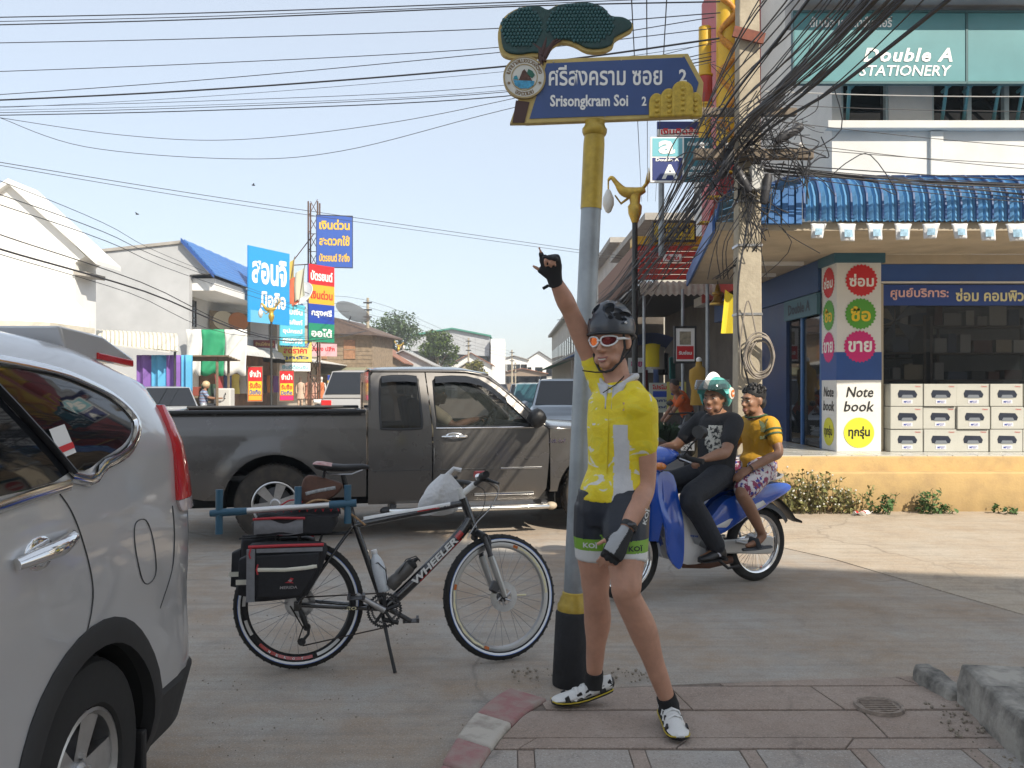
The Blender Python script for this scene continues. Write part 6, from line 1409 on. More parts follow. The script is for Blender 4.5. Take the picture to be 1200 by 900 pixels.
# socks and shoes
SOCK = mat('black_sock', (.012, .012, .012), .85, bump=(120, .3, .003))
SHW = mat('white_shoe', (.66, .66, .64), .4, noise=(12, .05)); SHB = mat('black_shoe_panel', (.015, .015, .016), .5); SHY = mat('yellow_sole_edge', (.5, .38, .03), .5)
def shoe(ank, toe_dir, z0, tilt=0, knee=None):
 f = Vector(toe_dir).normalized(); l = Vector((0, 0, 1)).cross(f); u = Vector((0, 0, 1))
 o0 = Vector((ank.x, ank.y, z0))
 def pt(x, y, z): return o0+f*x+l*y+u*(z+tilt*max(0, .06-x))
 sk_ = MB(); ax_ = (knee-ank).normalized(); sk_.tube([pt(0, 0, .05), ank, ank+ax_*.045], [.047, .043, .041], 16); obj('sock', sk_, SOCK, cy, smooth=60)
 prof = [(-.085, .02, .018, .05), (-.078, .030, .02, .085), (-.05, .035, .018, .088), (-.01, .037, .016, .086), (.035, .039, .014, .082), (.08, .042, .013, .066), (.12, .046, .012, .052), (.155, .045, .012, .042), (.18, .036, .013, .034), (.195, .018, .016, .026)]
 q = MB(); rs = []
 for x, w, zb, zt in prof: rs.append([pt(x, w*math.cos(2*math.pi*j/16)*(1 if math.sin(2*math.pi*j/16) < .3 else .86), (zb+zt)/2+(zt-zb)/2*math.sin(2*math.pi*j/16)) for j in range(16)])
 q.loft(rs); s_ = obj('shoe', q, SHW, cy, smooth=60)
 q = MB(); q.loft([[pt(x, w*1.04*math.cos(2*math.pi*j/12), zb-.003+.009*math.sin(2*math.pi*j/12)) for j in range(12)] for x, w, zb, zt in prof]); obj('sole', q, SHB, s_, smooth=50)
 q = MB(); q.tube([pt(x, -w*1.05, zb+.005) for x, w, zb, zt in prof], .003, 6).tube([pt(x, w*1.05, zb+.005) for x, w, zb, zt in prof], .003, 6); obj('sole_edge', q, SHY, s_)
 obj('cleat', MB().cbox(tuple(pt(.10, 0, .004)), (.06, .045, .018)), mat('cleat_metal', (.25, .2, .08), .5, .5), s_)
 for x0, x1, zz in ((.055, .085, .045), (.02, .045, .05), (-.05, -.02, .045), (.115, .14, .034), (-.08, -.06, .06)):
  for sd_ in (-1, 1):
   ww = [w for x, w, zb, zt in prof if x <= (x0+x1)/2][-1]
   obj('mesh_panel', MB().loft([[pt(x, sd_*(ww*k2), z) for x, z, k2 in ((x0, zz-.014, 1.035), (x1, zz-.016, 1.035), (x1+.004, zz+.006, .985), (x0+.012, zz+.015, .95))], [pt(x, sd_*(ww*k2-.006), z) for x, z, k2 in ((x0, zz-.014, 1.0), (x1, zz-.016, 1.0), (x1+.004, zz+.006, .95), (x0+.012, zz+.015, .9))]]), SHB, s_)
 for x, zt, w in ((.02, .086, .036), (.055, .076, .039), (.09, .064, .041)):
  obj('strap', MB().tube([pt(x+.012, -w*1.02, zt-.04), pt(x, -w*.75, zt-.008), pt(x-.004, 0, zt+.006), pt(x-.006, w*.75, zt-.006), pt(x+.008, w*1.02, zt-.04)], .008, 8, flat=.45, up=(0, 0, 1)), SHW, s_, smooth=60)
 obj('heel_cup', MB().sphere(pt(-.075, 0, .05), (.022, .03, .03), 12, 8), SHB, s_, smooth=180)
 return s_
shoe(ankR, (-.985, -.17, 0), .012, .25, kneR); shoe(ankL, (.06, -1, 0), .012, 0, kneL)
# helmet
HEL = mat('slate_helmet_shell', (.035, .042, .055), .35, coat=.4, noise=(6, .15)); HIN = mat('vent_shade_black', (.008, .008, .009), .9)
def helm_shell(g):
 q = MB(); rs = []
 for i in range(13):
  t = i/12*math.pi*.57; ring = []
  for j in range(32):
   a = 2*math.pi*j/32; rx, ry = .095+g, .128+g
   x = rx*math.sin(t)*math.cos(a); y = ry*math.sin(t)*math.sin(a); z = (.118+g)*math.cos(t)
   if y > 0: y *= 1.06; z -= .018*(y/.13)*math.sin(t)*max(0, math.cos(t)+.2)
   ring.append(Vector((x, y, z)))
  rs.append(ring)
 q.loft(rs); return q
hs_ = helm_shell(0)
cuts = []
for s_ in (-1, 1):
 for (x, y, z, lx, ly, lz, rz, rx_) in ((.030, -.085, .085, .012, .045, .03, 8, 25), (.065, -.07, .06, .011, .042, .024, 20, 30), (.024, .0, .118, .011, .05, .03, 4, 0), (.062, .005, .092, .011, .055, .026, 8, 4), (.088, -.005, .048, .02, .05, .012, 8, 8), (.082, -.06, .03, .02, .03, .009, 25, 5), (.045, -.105, .05, .010, .03, .018, 15, 40), (.05, .09, .085, .012, .04, .03, -14, -25), (.085, .07, .045, .02, .036, .013, -24, -10), (.028, .12, .05, .012, .02, .03, -5, -50)):
  rot = Euler((R(-rx_), 0, R(-rz*s_))).to_matrix(); cuts.append(MB().sphere((s_*x, y, z), (lx*1.7, ly*1.12, lz*1.1), 14, 10, rot=rot))
HMt = HM @ Matrix.Translation((0, .010, .060)) @ Matrix.Rotation(R(-3), 4, 'X')
hm_ = boolean_cut(hs_, cuts); hm_.transform(HMt); hm_.materials.clear()
hel = obj('helmet', hm_, HEL, cy, smooth=45)
q = helm_shell(-.016); q.xf(HMt); obj('vent_shade_cap', q, HIN, hel, smooth=60)  # inner cap coloured near black, standing in for shade behind the vents
rim_ = [HMt @ Vector((.0935*math.cos(2*math.pi*j/36), (.126 if math.sin(2*math.pi*j/36) < 0 else .133)*math.sin(2*math.pi*j/36), -.030-.022*max(0, math.sin(2*math.pi*j/36)))) for j in range(36)]
obj('helmet_rim', MB().tube(rim_, .0065, 8, closed=True), mat('helmet_rim_black', (.015, .016, .018), .45), hel, smooth=180)
obj('helmet_badge', MB().sphere(HMt @ Vector((.095, -.05, .012)), (.004, .012, .006), 8, 6, rot=HM.to_3x3()), mat('silver_badge', (.5, .5, .5), .3, .5), hel, smooth=180)
hp_ = lambda *c: HM @ Vector(c)
for s_ in (-1, 1):
 obj('helmet_strap', MB().tube([hp_(s_*.080, -.035, .03), hp_(s_*.078, -.025, -.03), hp_(s_*.062, -.035, -.085), hp_(s_*.03, -.06, -.122), hp_(0, -.068, -.13)], .0055, 6, flat=.5), BPLAST, hel, smooth=60)
 obj('helmet_strap', MB().tube([hp_(s_*.080, .05, .0), hp_(s_*.079, .02, -.045), hp_(s_*.064, -.03, -.082)], .005, 6, flat=.5), BPLAST, hel, smooth=60)
obj('strap_end', MB().tube([hp_(0, -.068, -.13), hp_(-.03, -.10, -.128), hp_(-.075, -.13, -.118)], [.006, .007, .006], 6, flat=.5), BPLAST, hel, smooth=60)
# hair, necklace cord
obj('hair', MB().sphere(hp_(0, .035, .01), (.081, .088, .075), 18, 12, rot=HM.to_3x3()), mat('dark_brown_hair', (.03, .018, .010), .7, noise=(60, .4), bump=(120, .6, .004)), cy, smooth=180)
obj('necklace', MB().tube([hp_(.05, .03, -.13), hp_(.062, -.02, -.155), hp_(.05, -.075, -.185), hp_(.01, -.115, -.215)], .0025, 5), mat('cord_black', (.02, .015, .01), .6), cy)
# sunglasses
sg = bpy.data.objects.new('sunglasses', None); link(sg, cy)
FRM_W = mat('white_glasses_frame', (.75, .75, .74), .25, coat=.5)
for s_ in (-1, 1):
 lp = [(.006, -.002), (.012, .014), (.035, .019), (.060, .016), (.068, .004), (.058, -.014), (.036, -.023), (.016, -.018)]
 def lens(x, z, g=0): x2 = s_*x; return hp_(x2, -.104+.55*x*x/.068-.004*g*0+(.0), z+.004)
 ring = [lens(p.x, p.y) for p in smoothpts([(a, b, 0) for a, b in lp], 3, True)]
 obj('glasses_rim', MB().tube(ring, .0042, 6, closed=True), FRM_W, sg, smooth=180)
 c = sum(ring, Vector())/len(ring); q = MB(); q.add([c+hp_(0, -.006, 0)-hp_(0, 0, 0)]+ring, [(0, i+1, (i+1) % len(ring)+1) for i in range(len(ring))])
 obj('lens', q, mat('orange_mirror_lens', (.75, .16, .02), .08, .6) if s_ < 0 else mat('dark_mirror_lens', (.09, .012, .015), .06, .7), sg, smooth=60)
 obj('temple_arm', MB().tube([hp_(s_*.066, -.072, .008), hp_(s_*.080, -.04, .010), hp_(s_*.084, .01, .006)], [.006, .006, .004], 8), FRM_W, sg, smooth=180)
obj('glasses_bridge', MB().tube([hp_(-.01, -.104, .004), hp_(0, -.108, .006), hp_(.01, -.104, .004)], .0045, 6), FRM_W, sg, smooth=180)
# == BLUE MOTORCYCLE WITH TWO RIDERS
MX, MY, MA = 1.86, 6.52, 208.0
mo = thing('motorcycle', 'blue and white underbone motorcycle carrying two riders', 'motorcycle', (MX, MY, 0), MA)
MBLU = mat('motorcycle_blue', (.010, .075, .42), .22, coat=.9); MWHT = mat('motorcycle_white', (.60, .60, .60), .3, coat=.6); MBLK = mat('motorcycle_black', (.014, .014, .015), .45)
ALU = mat('engine_aluminium', (.42, .42, .42), .4, .8, noise=(20, .15))
def moto_wheel(par, x, name):
 w = obj(name, MB().lathe([(.222, -.03), (.25, -.038), (.268, -.034), (.282, -.018), (.285, 0), (.282, .018), (.268, .034), (.25, .038), (.222, .03)], 48, (0, 0, 0), 'y'), RUBBER, par, smooth=50, loc=(x, 0, .285))
 obj('rim', MB().lathe([(.225, -.03), (.218, -.03), (.205, -.016), (.203, 0), (.205, .016), (.218, .03), (.225, .03)], 48, (0, 0, 0), 'y'), CHROME, w, smooth=50)
 sp = MB()
 for k in range(36):
  a = 2*math.pi*k/36; s_ = 1 if k % 2 else -1; sp.tube([(.05*math.cos(a+s_*.5), s_*.03, .05*math.sin(a+s_*.5)), (.208*math.cos(a), 0, .208*math.sin(a))], .0018, 4)
 o = obj('spokes', sp, CHROME, w); o['kind'] = 'stuff'
 obj('hub', MB().lathe([(.001, -.06), (.055, -.058), (.075, -.045), (.075, .045), (.055, .058), (.018, .062), (.001, .075)], 28, (0, 0, 0), 'y'), ALU, w, smooth=40)
 return w
moto_wheel(mo, 0, 'rear_wheel'); moto_wheel(mo, 1.22, 'front_wheel')
def fender(r0, r1, a0, a1, w, x, n=14):
 q = MB(); q.loft([[Vector((x+rr*math.cos(R(a)), y, .285+rr*math.sin(R(a)))) for rr, y in ((r0-.03, -w), (r0+.01, -w*.85), (r1, -w*.3), (r1, w*.3), (r0+.01, w*.85), (r0-.03, w), (r0-.02, w*.9), (r1-.008, 0), (r0-.02, -w*.9))] for a in [a0+(a1-a0)*i/n for i in range(n+1)]]); return q
obj('front_fender', fender(.30, .325, 20, 165, .065, 1.22), MBLU, mo, smooth=60)
obj('rear_fender', fender(.31, .335, 40, 150, .07, 0), MBLK, mo, smooth=60)
obj('tail_flap', MB().loft([[Vector((x, y, z)) for y in (-.06, .06)]+[Vector((x-.012, y, z-.02)) for y in (.05, -.05)] for x, z in ((-.12, .66), (-.22, .60), (-.30, .53), (-.36, .46), (-.43, .43))]), MBLK, mo, smooth=50)
obj('tail_lamp', MB().sphere((-.26, 0, .69), (.06, .06, .04), 14, 8), TRED, mo, smooth=180)
obj('grab_rail', MB().tube([(.0, .12, .77), (-.14, .115, .79), (-.22, .06, .80), (-.22, -.06, .80), (-.14, -.115, .79), (.0, -.12, .77)], .011, 8), mat('grab_rail_silver', (.5, .5, .5), .35, .6), mo, smooth=60)
# side cowls as shaped shells
def shell(name, pts, y, thick, m, par, bulge=.02, bev=.008):
 """XZ outline lying along both flanks at +-y"""
 for s_ in (-1, 1):
  c = (sum(p[0] for p in pts)/len(pts), sum(p[1] for p in pts)/len(pts)); q = MB()
  def ring(f, yy): return [Vector((c[0]+(a-c[0])*f, s_*yy(a, b), c[1]+(b-c[1])*f)) for a, b in pts]
  yb = y if callable(y) else (lambda a, b: y)
  q.loft([ring(1, lambda a, b: yb(a, b)-thick), ring(1, lambda a, b: yb(a, b)), ring(.8, lambda a, b: yb(a, b)+bulge*.7), ring(.4, lambda a, b: yb(a, b)+bulge)])
  o = obj(name, q, m, par, smooth=50)
 return o
shell('side_cowl', [(p.x, p.y) for p in smoothpts([(-.22, .74, 0), (-.26, .69, 0), (-.05, .60, 0), (.2, .52, 0), (.42, .42, 0), (.58, .40, 0), (.60, .47, 0), (.50, .58, 0), (.40, .66, 0), (.2, .71, 0), (-.05, .745, 0)], 3, True)], lambda a, b: .10+.03*(a > 0)*(1-abs(a-.3)), .10, MBLU, mo, .018)
shell('side_cowl_flash', [(.02, .60), (.25, .515), (.45, .44), (.52, .47), (.3, .56), (.05, .63)], lambda a, b: .134, .01, MWHT, mo, .006)
shell('frame_cover', [(p.x, p.y) for p in smoothpts([(.55, .36, 0), (.58, .55, 0), (.72, .58, 0), (.86, .70, 0), (.98, .78, 0), (1.0, .6, 0), (.9, .42, 0), (.75, .34, 0)], 3, True)], .085, .08, MWHT, mo, .015)
shell('leg_shield', [(p.x, p.y) for p in smoothpts([(.90, .86, 0), (1.02, .88, 0), (1.04, .70, 0), (1.0, .5, 0), (.96, .32, 0), (.86, .20, 0), (.82, .26, 0), (.84, .45, 0), (.86, .65, 0)], 3, True)], lambda a, b: .135+.05*math.exp(-((b-.5)/.22)**2), .02, MBLU, mo, .010)
shell('leg_shield_inner', [(p.x, p.y) for p in smoothpts([(.80, .62, 0), (.86, .60, 0), (.86, .40, 0), (.83, .24, 0), (.62, .22, 0), (.58, .30, 0), (.70, .36, 0)], 3, True)], lambda a, b: .125, .06, MWHT, mo, .015)
obj('front_panel', MB().loft([[Vector((x, y, z)) for x, y in ((1.0, -w), (1.06, -w*.5), (1.075, 0), (1.06, w*.5), (1.0, w), (.94, 0))] for z, w in ((.40, .10), (.55, .15), (.72, .16), (.86, .14), (.92, .09))]), MBLU, mo, smooth=60)
q = MB(); q.loft([[Vector((x, w*math.cos(2*math.pi*j/12), z+h*math.sin(2*math.pi*j/12))) for j in range(12)] for x, w, z, h in ((.66, .05, .68, .03), (.60, .105, .725, .035), (.45, .125, .745, .04), (.25, .13, .76, .045), (.05, .125, .785, .045), (-.12, .11, .80, .04), (-.20, .06, .80, .025))]); obj('seat', q, mat('black_seat_vinyl', (.014, .014, .015), .5, bump=(90, .15, .003)), mo, smooth=60)
# engine, exhaust, swing arm, chain case, shocks, pegs
obj('engine', MB().lathe([(.001, -.13), (.09, -.13), (.105, -.10), (.105, .10), (.09, .14), (.001, .145)], 24, (.52, 0, .33), 'y').tube([(.58, 0, .36), (.78, 0, .38)], [.075, .065], 12), ALU, mo, smooth=45)
obj('chain_case', MB().loft([[Vector((x, .085, z-h)), Vector((x, .105, z-h)), Vector((x, .105, z+h)), Vector((x, .085, z+h))] for x, z, h in ((.42, .31, .05), (.25, .30, .055), (.08, .29, .065), (-.05, .285, .07), (-.09, .285, .05))]), mat('silver_chain_case', (.50, .50, .49), .35, .6), mo, bevel=.012)
for s_ in (-1, 1):
 obj('swing_arm', MB().tube([(.42, s_*.07, .34), (-.02, s_*.075, .285)], .018, 8), MBLK, mo, smooth=60)
 obj('rear_shock', MB().tube([(.05, s_*.11, .32), (.14, s_*.11, .60)], .012, 8).tube([(.075, s_*.11, .40), (.13, s_*.11, .57)], .028, 10), CHROME, mo, smooth=60)
 obj('foot_peg', MB().cyl((.53, s_*.12, .26), (.53, s_*.27, .26), .014, n=8), RUBBER, mo); obj('foot_peg', MB().tube([(.30, s_*.11, .34), (.16, s_*.13, .31), (.15, s_*.24, .31)], .012, 8), ALU, mo, smooth=60)
 obj('fork_leg', MB().tube([(1.22, s_*.075, .285), (1.06, s_*.075, .72)], [.022, .018], 10), MBLK, mo, smooth=60)
 ml = obj('mirror', MB().loft([[Vector((.82+dx, s_*.33+a*.065, 1.17+b*.045)) for a, b in circ(1, 14)] for dx in (-.012, .012, .022)]), MBLK, mo, smooth=40)
 obj('mirror_stalk', MB().tube([(.90, s_*.24, 1.0), (.87, s_*.29, 1.08), (.83, s_*.33, 1.14)], .006, 6), MBLK, ml)
 obj('grip', MB().cyl((.86, s_*.24, .985), (.82, s_*.36, .97), .019, n=10), RUBBER, mo, smooth=60)
 obj('brake_lever', MB().tube([(.91, s_*.22, .985), (.91, s_*.34, .965)], .006, 6), ALU, mo)
 obj('indicator', MB().sphere((1.03, s_*.15, .93), (.05, .05, .03), 12, 8), mat('amber_lens', (.55, .16, .01), .15, coat=1), mo, smooth=180)
obj('exhaust', MB().tube([(.62, -.06, .24), (.45, -.13, .2), (.2, -.16, .24), (-.25, -.17, .30)], [.02, .025, .045, .045], 12), CHROME, mo, smooth=60)
obj('side_stand', MB().tube([(.46, .10, .22), (.40, .14, .16), (.30, .15, .17)], .011, 8), MBLK, mo, smooth=60)
obj('belly_pipe', MB().tube([(.72, .02, .2), (.5, .05, .18), (.3, .06, .2)], .03, 8), mat('rusty_pipe', (.11, .05, .03), .8), mo, smooth=60)
q = MB(); q.loft([[Vector((x, w*math.cos(2*math.pi*j/14), z+h*math.sin(2*math.pi*j/14))) for j in range(14)] for x, w, z, h in ((.82, .06, 1.0, .03), (.87, .17, 1.0, .05), (.94, .18, .985, .075), (1.01, .13, .965, .07), (1.05, .06, .95, .045))]); obj('handlebar_cowl', q, MBLU, mo, smooth=60)
obj('handlebar', MB().tube([(.83, -.34, .973), (.88, -.2, .99), (.90, 0, .985), (.88, .2, .99), (.83, .34, .973)], .013, 8), MBLK, mo, smooth=60)
for s_ in (-1, 1): obj('switch_box', MB().cbox((.872, s_*.215, .99), (.06, .06, .055), (0, 0, s_*-15)), MBLK, mo, bevel=.012)
obj('head_lamp', MB().sphere((1.03, 0, .95), (.045, .10, .055), 16, 8), mat('headlamp_lens', (.5, .5, .5), .08), mo, smooth=180)
txt('HONDA', .13, .024, MWHT, mo, (.22, .158, .655), (0, -14, 180), bold=.03, shear=.2, name='badge'); txt('wave', .07, .014, MBLU, mo, (.72, .145, .42), (0, 10, 180), bold=.02, shear=.2, name='badge')
#  the riders, in the motorcycle's frame
MMW = Matrix.Translation((MX, MY, 0)) @ Matrix.Rotation(R(MA), 4, 'Z')
LY = Vector((0, 1, 0))
SK2 = skinmat('brown_skin', (.26, .13, .075))
JEAN = mat('dark_jeans', (.016, .018, .024), .8, noise=(30, .3), bump=(40, .4, .01)); BTEE = mat('black_tshirt', (.012, .012, .014), .8, bump=(14, .5, .02)); OTEE = mat('mustard_tshirt', (.50, .26, .012), .75, noise=(8, .12), bump=(14, .5, .02)); BHAIR = mat('black_hair', (.008, .007, .007), .6, bump=(150, .5, .004))
def rider(label, loc, J, cloth, pants, skin, hm, sc=1.0, vox=.0085, bk_=1.0):
 W_ = lambda l: [x*bk_ for x in l]
 t = thing('person', label, 'person'); t.matrix_basis = MMW @ Matrix.Translation(loc)
 o_ = Vector(loc); V = {k: Vector(v)-o_ for k, v in J.items() if isinstance(v, tuple) and len(v) == 3}
 b = MB()
 trunk(b, [(V['pel']-Vector((0, 0, .07)), .15, .12), (V['pel'], .16, .125), (V['wai'], .14*bk_, .11*bk_), (V['che'], .165*bk_, .12*bk_), (V['ush'], .15*bk_, .095*bk_), (V['nb'], .07*bk_, .06*bk_)], LY)
 for s_, n in ((1, 'L'), (-1, 'R')):
  limb(b, [V['sh'+n], V['sh'+n].lerp(V['el'+n], .5), V['el'+n], V['el'+n].lerp(V['wr'+n], .35), V['wr'+n]], W_([.055, .048, .040, .042, .028]))
  limb(b, [V['hip'+n], V['hip'+n].lerp(V['kn'+n], .5), V['kn'+n], V['kn'+n].lerp(V['an'+n], .35), V['an'+n]], W_([.088, .078, .058, .056, .036]))
  limb(b, [V['an'+n], V['an'+n]+Vector((.05, 0, -.045)), V['an'+n]+Vector((.15, 0, -.065))], [.034, .028, .018])
  hand(b, V['wr'+n], V['hd'+n]-V['wr'+n], Vector(J['pn'+n]), s_*(-1), curls=J['cu'], thumb=(50, 25), sc=.95)
  b.sphere(V['sh'+n], .060*bk_)
 limb(b, [V['nb']+Vector((0, 0, -.03)), V['nb']+Vector((.012, 0, .05)), V['hd']], [.06, .052, .05]); head(b, hm, sc)
 body = obj('body', fuse(b, vox, 5), skin, t)
 c = MB(); g = .012
 trunk(c, [(V['pel']-Vector((0, 0, .03)), .168, .135), (V['pel']+Vector((0, 0, .05)), .160, .128), (V['wai'], .156*bk_, .125*bk_), (V['che'], .178*bk_, .132*bk_), (V['ush'], .162*bk_, .105*bk_), (V['nb']-Vector((0, 0, .01)), .085*bk_, .07*bk_)], LY)
 for n in 'LR': c.sphere(V['sh'+n], .072*bk_); limb(c, [V['ush'].lerp(V['sh'+n], .6), V['sh'+n], V['sh'+n].lerp(V['el'+n], J['slv'])], W_([.07, .072, .064]))
 top = obj('tshirt', fuse(c, .0085, 4), cloth, t)
 p = MB(); trunk(p, [(V['pel']-Vector((0, 0, .09)), .155, .125), (V['pel'], .166, .132), (V['pel']+Vector((0, 0, .05)), .160, .128)], LY)
 for n in 'LR':
  pts = [V['hip'+n], V['hip'+n].lerp(V['kn'+n], .5), V['kn'+n]]
  if J['long']: limb(p, pts+[V['kn'+n].lerp(V['an'+n], .4), V['an'+n].lerp(V['kn'+n], .02)], [.098, .092, .08, .073, .066])
  else: limb(p, [pts[0], pts[1], V['hip'+n].lerp(V['kn'+n], .86)], [.10, .098, .088])
 obj('trousers' if J['long'] else 'shorts', fuse(p, .0085, 4), pants, t)
 return t, body, top, V
J1 = dict(pel=(.40, 0, .84), wai=(.385, 0, .96), che=(.375, 0, 1.12), ush=(.375, 0, 1.24), nb=(.385, 0, 1.30), hd=(.40, 0, 1.38),
 shL=(.385, .185, 1.215), shR=(.385, -.185, 1.215), elL=(.54, .27, 1.02), elR=(.55, -.27, 1.03), wrL=(.74, .30, .985), wrR=(.75, -.30, .985), hdL=(.83, .30, .975), hdR=(.84, -.30, .975), pnL=(0, 0, -1), pnR=(0, 0, -1), cu=(45, 48, 50, 52), slv=.62,
 hipL=(.42, .09, .84), hipR=(.42, -.09, .84), knL=(.80, .20, .70), knR=(.80, -.20, .72), anL=(.56, .20, .34), anR=(.56, -.20, .34), long=True)
base1 = (.45, 0, .8)
hm1 = facing(Vector((.92, .38, -.05)), loc=Vector((.405, .0, 1.40))-Vector(base1))
r1, rb1, rt1, V1 = rider('motorcycle rider in black t-shirt and turquoise open face helmet', base1, J1, BTEE, JEAN, SK2, hm1)
facebits(rb1, hm1, 1, True, smile=True)
# chest print, shoes, helmet with visor
cm1 = facing(Vector((.85, .52, 0)), loc=Vector((.455, .07, 1.10))-Vector(base1)+Vector((.028, .03, 0)))
PRN1 = mat('white_tee_print', (.55, .53, .46), .7, noise=(38, .5), col2=(.03, .03, .03), ramp=(.48, .56))
q = MB().grid(lambda u, v: cm1 @ Vector(((u-.5)*.17, .030*(2*u-1)**2-.012, (v-.5)*.20)), 10, 8); q.f = [f for k, f in enumerate(q.f) if (abs(k//8-4.5) + abs(k % 8-3.5)) < 6.2]; q.mi = [0]*len(q.f)
obj('chest_print', q, PRN1, rt1, smooth=60, solid=.004)
def plainshoe(par, an, d_, m, sole, nm='shoe', L=.27):
 f = Vector(d_).normalized(); l = Vector((0, 0, 1)).cross(f); q = MB(); rs = []
 for x, w, zb, zt in ((-.08, .022, -.085, -.03), (-.06, .034, -.088, .0), (-.01, .038, -.09, .01), (.05, .04, -.09, -.02), (.11, .043, -.09, -.04), (.155, .036, -.088, -.05), (.175, .018, -.083, -.06)): rs.append([an+f*x+l*(w*math.cos(2*math.pi*j/14))+Vector((0, 0, (zb+zt)/2+(zt-zb)/2*math.sin(2*math.pi*j/14))) for j in range(14)])
 s_ = obj(nm, q.loft(rs), m, par, smooth=60); q = MB(); q.loft([[an+f*x+l*(w*1.04*math.cos(2*math.pi*j/12))+Vector((0, 0, zb+.008*math.sin(2*math.pi*j/12))) for j in range(12)] for x, w, zb in ((-.08, .022, -.085), (-.05, .036, -.09), (.05, .041, -.092), (.12, .043, -.092), (.17, .024, -.086))]); obj('sole', q, sole, s_, smooth=50)
 return s_
for n in 'LR':
 s_ = plainshoe(r1, V1['an'+n], (1, .1, 0), MBLK, MBLK); obj('stripe', MB().tube([V1['an'+n]+Vector((.0, .036 if n == 'L' else -.036, -.06)), V1['an'+n]+Vector((.03, .036 if n == 'L' else -.036, -.02)), V1['an'+n]+Vector((.04, .02 if n == 'L' else -.02, .0))], .008, 6), mat('grey_stripe', (.5, .5, .55), .5), s_)
TURQ = mat('turquoise_helmet', (.10, .42, .38), .3, coat=.5)
hp1 = lambda *c: hm1 @ Vector(c)
q = MB(); rs = []
for i in range(15):
 t = i/14*math.pi*.72; ring = []
 for j in range(32):
  a = 2*math.pi*j/32; x, y, z = .126*math.sin(t)*math.cos(a), .143*math.sin(t)*math.sin(a), .136*math.cos(t)
  lim = .045 if y < -.055 else (.01 if y < -.02 else -.09)
  z = max(z, lim if y < -.02 else -.10); ring.append(hp1(x, y+.012, z+.02))
 rs.append(ring)
h1 = obj('helmet', q.loft(rs, True), TURQ, r1, smooth=50)
obj('helmet_stripe', MB().tube([hp1(0.0, .012+.145*math.sin(a), .02+.138*math.cos(a)) for a in [R(x) for x in range(-70, 91, 10)]], .035, 8, flat=.12, up=None), WHITE, h1, smooth=60)
st_ = MB(); Mst = hm1 @ Matrix.Translation((.123, .03, .03)) @ Matrix.Rotation(R(90), 4, 'Z')
st_.lathe([(.001, -.006), (.042, -.003), (.045, .004)], 24, (0, 0, 0), 'y'); st_.xf(Mst); obj('helmet_badge', st_, mat('badge_cream', (.62, .58, .5), .4), h1, smooth=40)
o = txt('C', .05, .055, mat('badge_orange', (.55, .14, .02), .4), h1, (0, 0, 0), bold=.08); o.matrix_basis = Mst @ Matrix.Translation((0, -.009, 0))
q = MB(); q.grid(lambda u, v: hp1(.134*math.sin(R(-80+160*u)), .012-(.14+.06*math.sin(math.pi*.5*v))*math.cos(R(-80+160*u)), .135-.07*v), 18, 8); obj('visor', q, mat('smoked_helmet_visor', (.02, .022, .025), .05, alpha=.5, spec=.8), h1, smooth=70, solid=.003)
obj('chin_strap', MB().tube([hp1(.085, -.01, -.04), hp1(.06, -.04, -.10), hp1(0, -.06, -.125), hp1(-.06, -.04, -.10), hp1(-.085, -.01, -.04)], .006, 6, flat=.5), BPLAST, h1)
# passenger
J2 = dict(pel=(.08, 0, .87), wai=(.06, 0, .97), che=(.06, 0, 1.11), ush=(.075, 0, 1.215), nb=(.095, 0, 1.265), hd=(.12, 0, 1.33),
 shL=(.07, .155, 1.19), shR=(.07, -.155, 1.19), elL=(.10, .27, .99), elR=(.13, -.25, .99), wrL=(.28, .235, .885), wrR=(.3, -.2, .88), hdL=(.36, .215, .845), hdR=(.38, -.18, .85), pnL=(.2, -.5, -1), pnR=(.2, .5, -1), cu=(22, 24, 26, 28), slv=.55,
 hipL=(.10, .09, .87), hipR=(.10, -.09, .87), knL=(.36, .24, .72), knR=(.36, -.24, .72), anL=(.17, .25, .40), anR=(.17, -.25, .40), long=False)
for _k, _v in list(J2.items()):
 if isinstance(_v, tuple) and len(_v) == 3 and _k[:2] not in ('pn', 'an', 'wr', 'hd', 'kn') or _k == 'hd': J2[_k] = (_v[0]-.10, _v[1]*(.88 if _k[:2] in ('sh', 'el') else 1), _v[2]+.0)
base2 = (.1, 0, .84)
hm2 = facing(Vector((.995, .05, 0)), loc=Vector((.03, 0, 1.372))-Vector(base2))
FLOR = mat('floral_shorts', (.58, .55, .56), .75, noise=(26, .5, 2), col2=(.22, .03, .08), ramp=(.50, .56))
_n = FLOR.node_tree; _v = _n.nodes.new('ShaderNodeTexVoronoi'); _v.inputs['Scale'].default_value = 22; _tc = _n.nodes.new('ShaderNodeTexCoord'); _n.links.new(_tc.outputs['Object'], _v.inputs['Vector'])
_mr = _n.nodes.new('ShaderNodeMapRange'); _mr.inputs[1].default_value = .32; _mr.inputs[2].default_value = .26; _n.links.new(_v.outputs['Distance'], _mr.inputs[0]); _mx = _n.nodes.new('ShaderNodeMix'); _mx.data_type = 'RGBA'
_b = _n.nodes['Principled BSDF']; _src = _b.inputs['Base Color'].links[0].from_socket; _n.links.new(_src, _mx.inputs[6]); _mx.inputs[7].default_value = (.04, .04, .25, 1); _n.links.new(_mr.outputs[0], _mx.inputs[0]); _n.links.new(_mx.outputs[2], _b.inputs['Base Color'])
r2_, rb2, rt2, V2 = rider('young passenger in mustard yellow t-shirt and floral shorts on the motorcycle', base2, J2, OTEE, FLOR, SK2, hm2, .92, bk_=.86)
facebits(rb2, hm2, .94, True)
q = MB(); hp2 = lambda *c: hm2 @ (Vector(c)*.94)
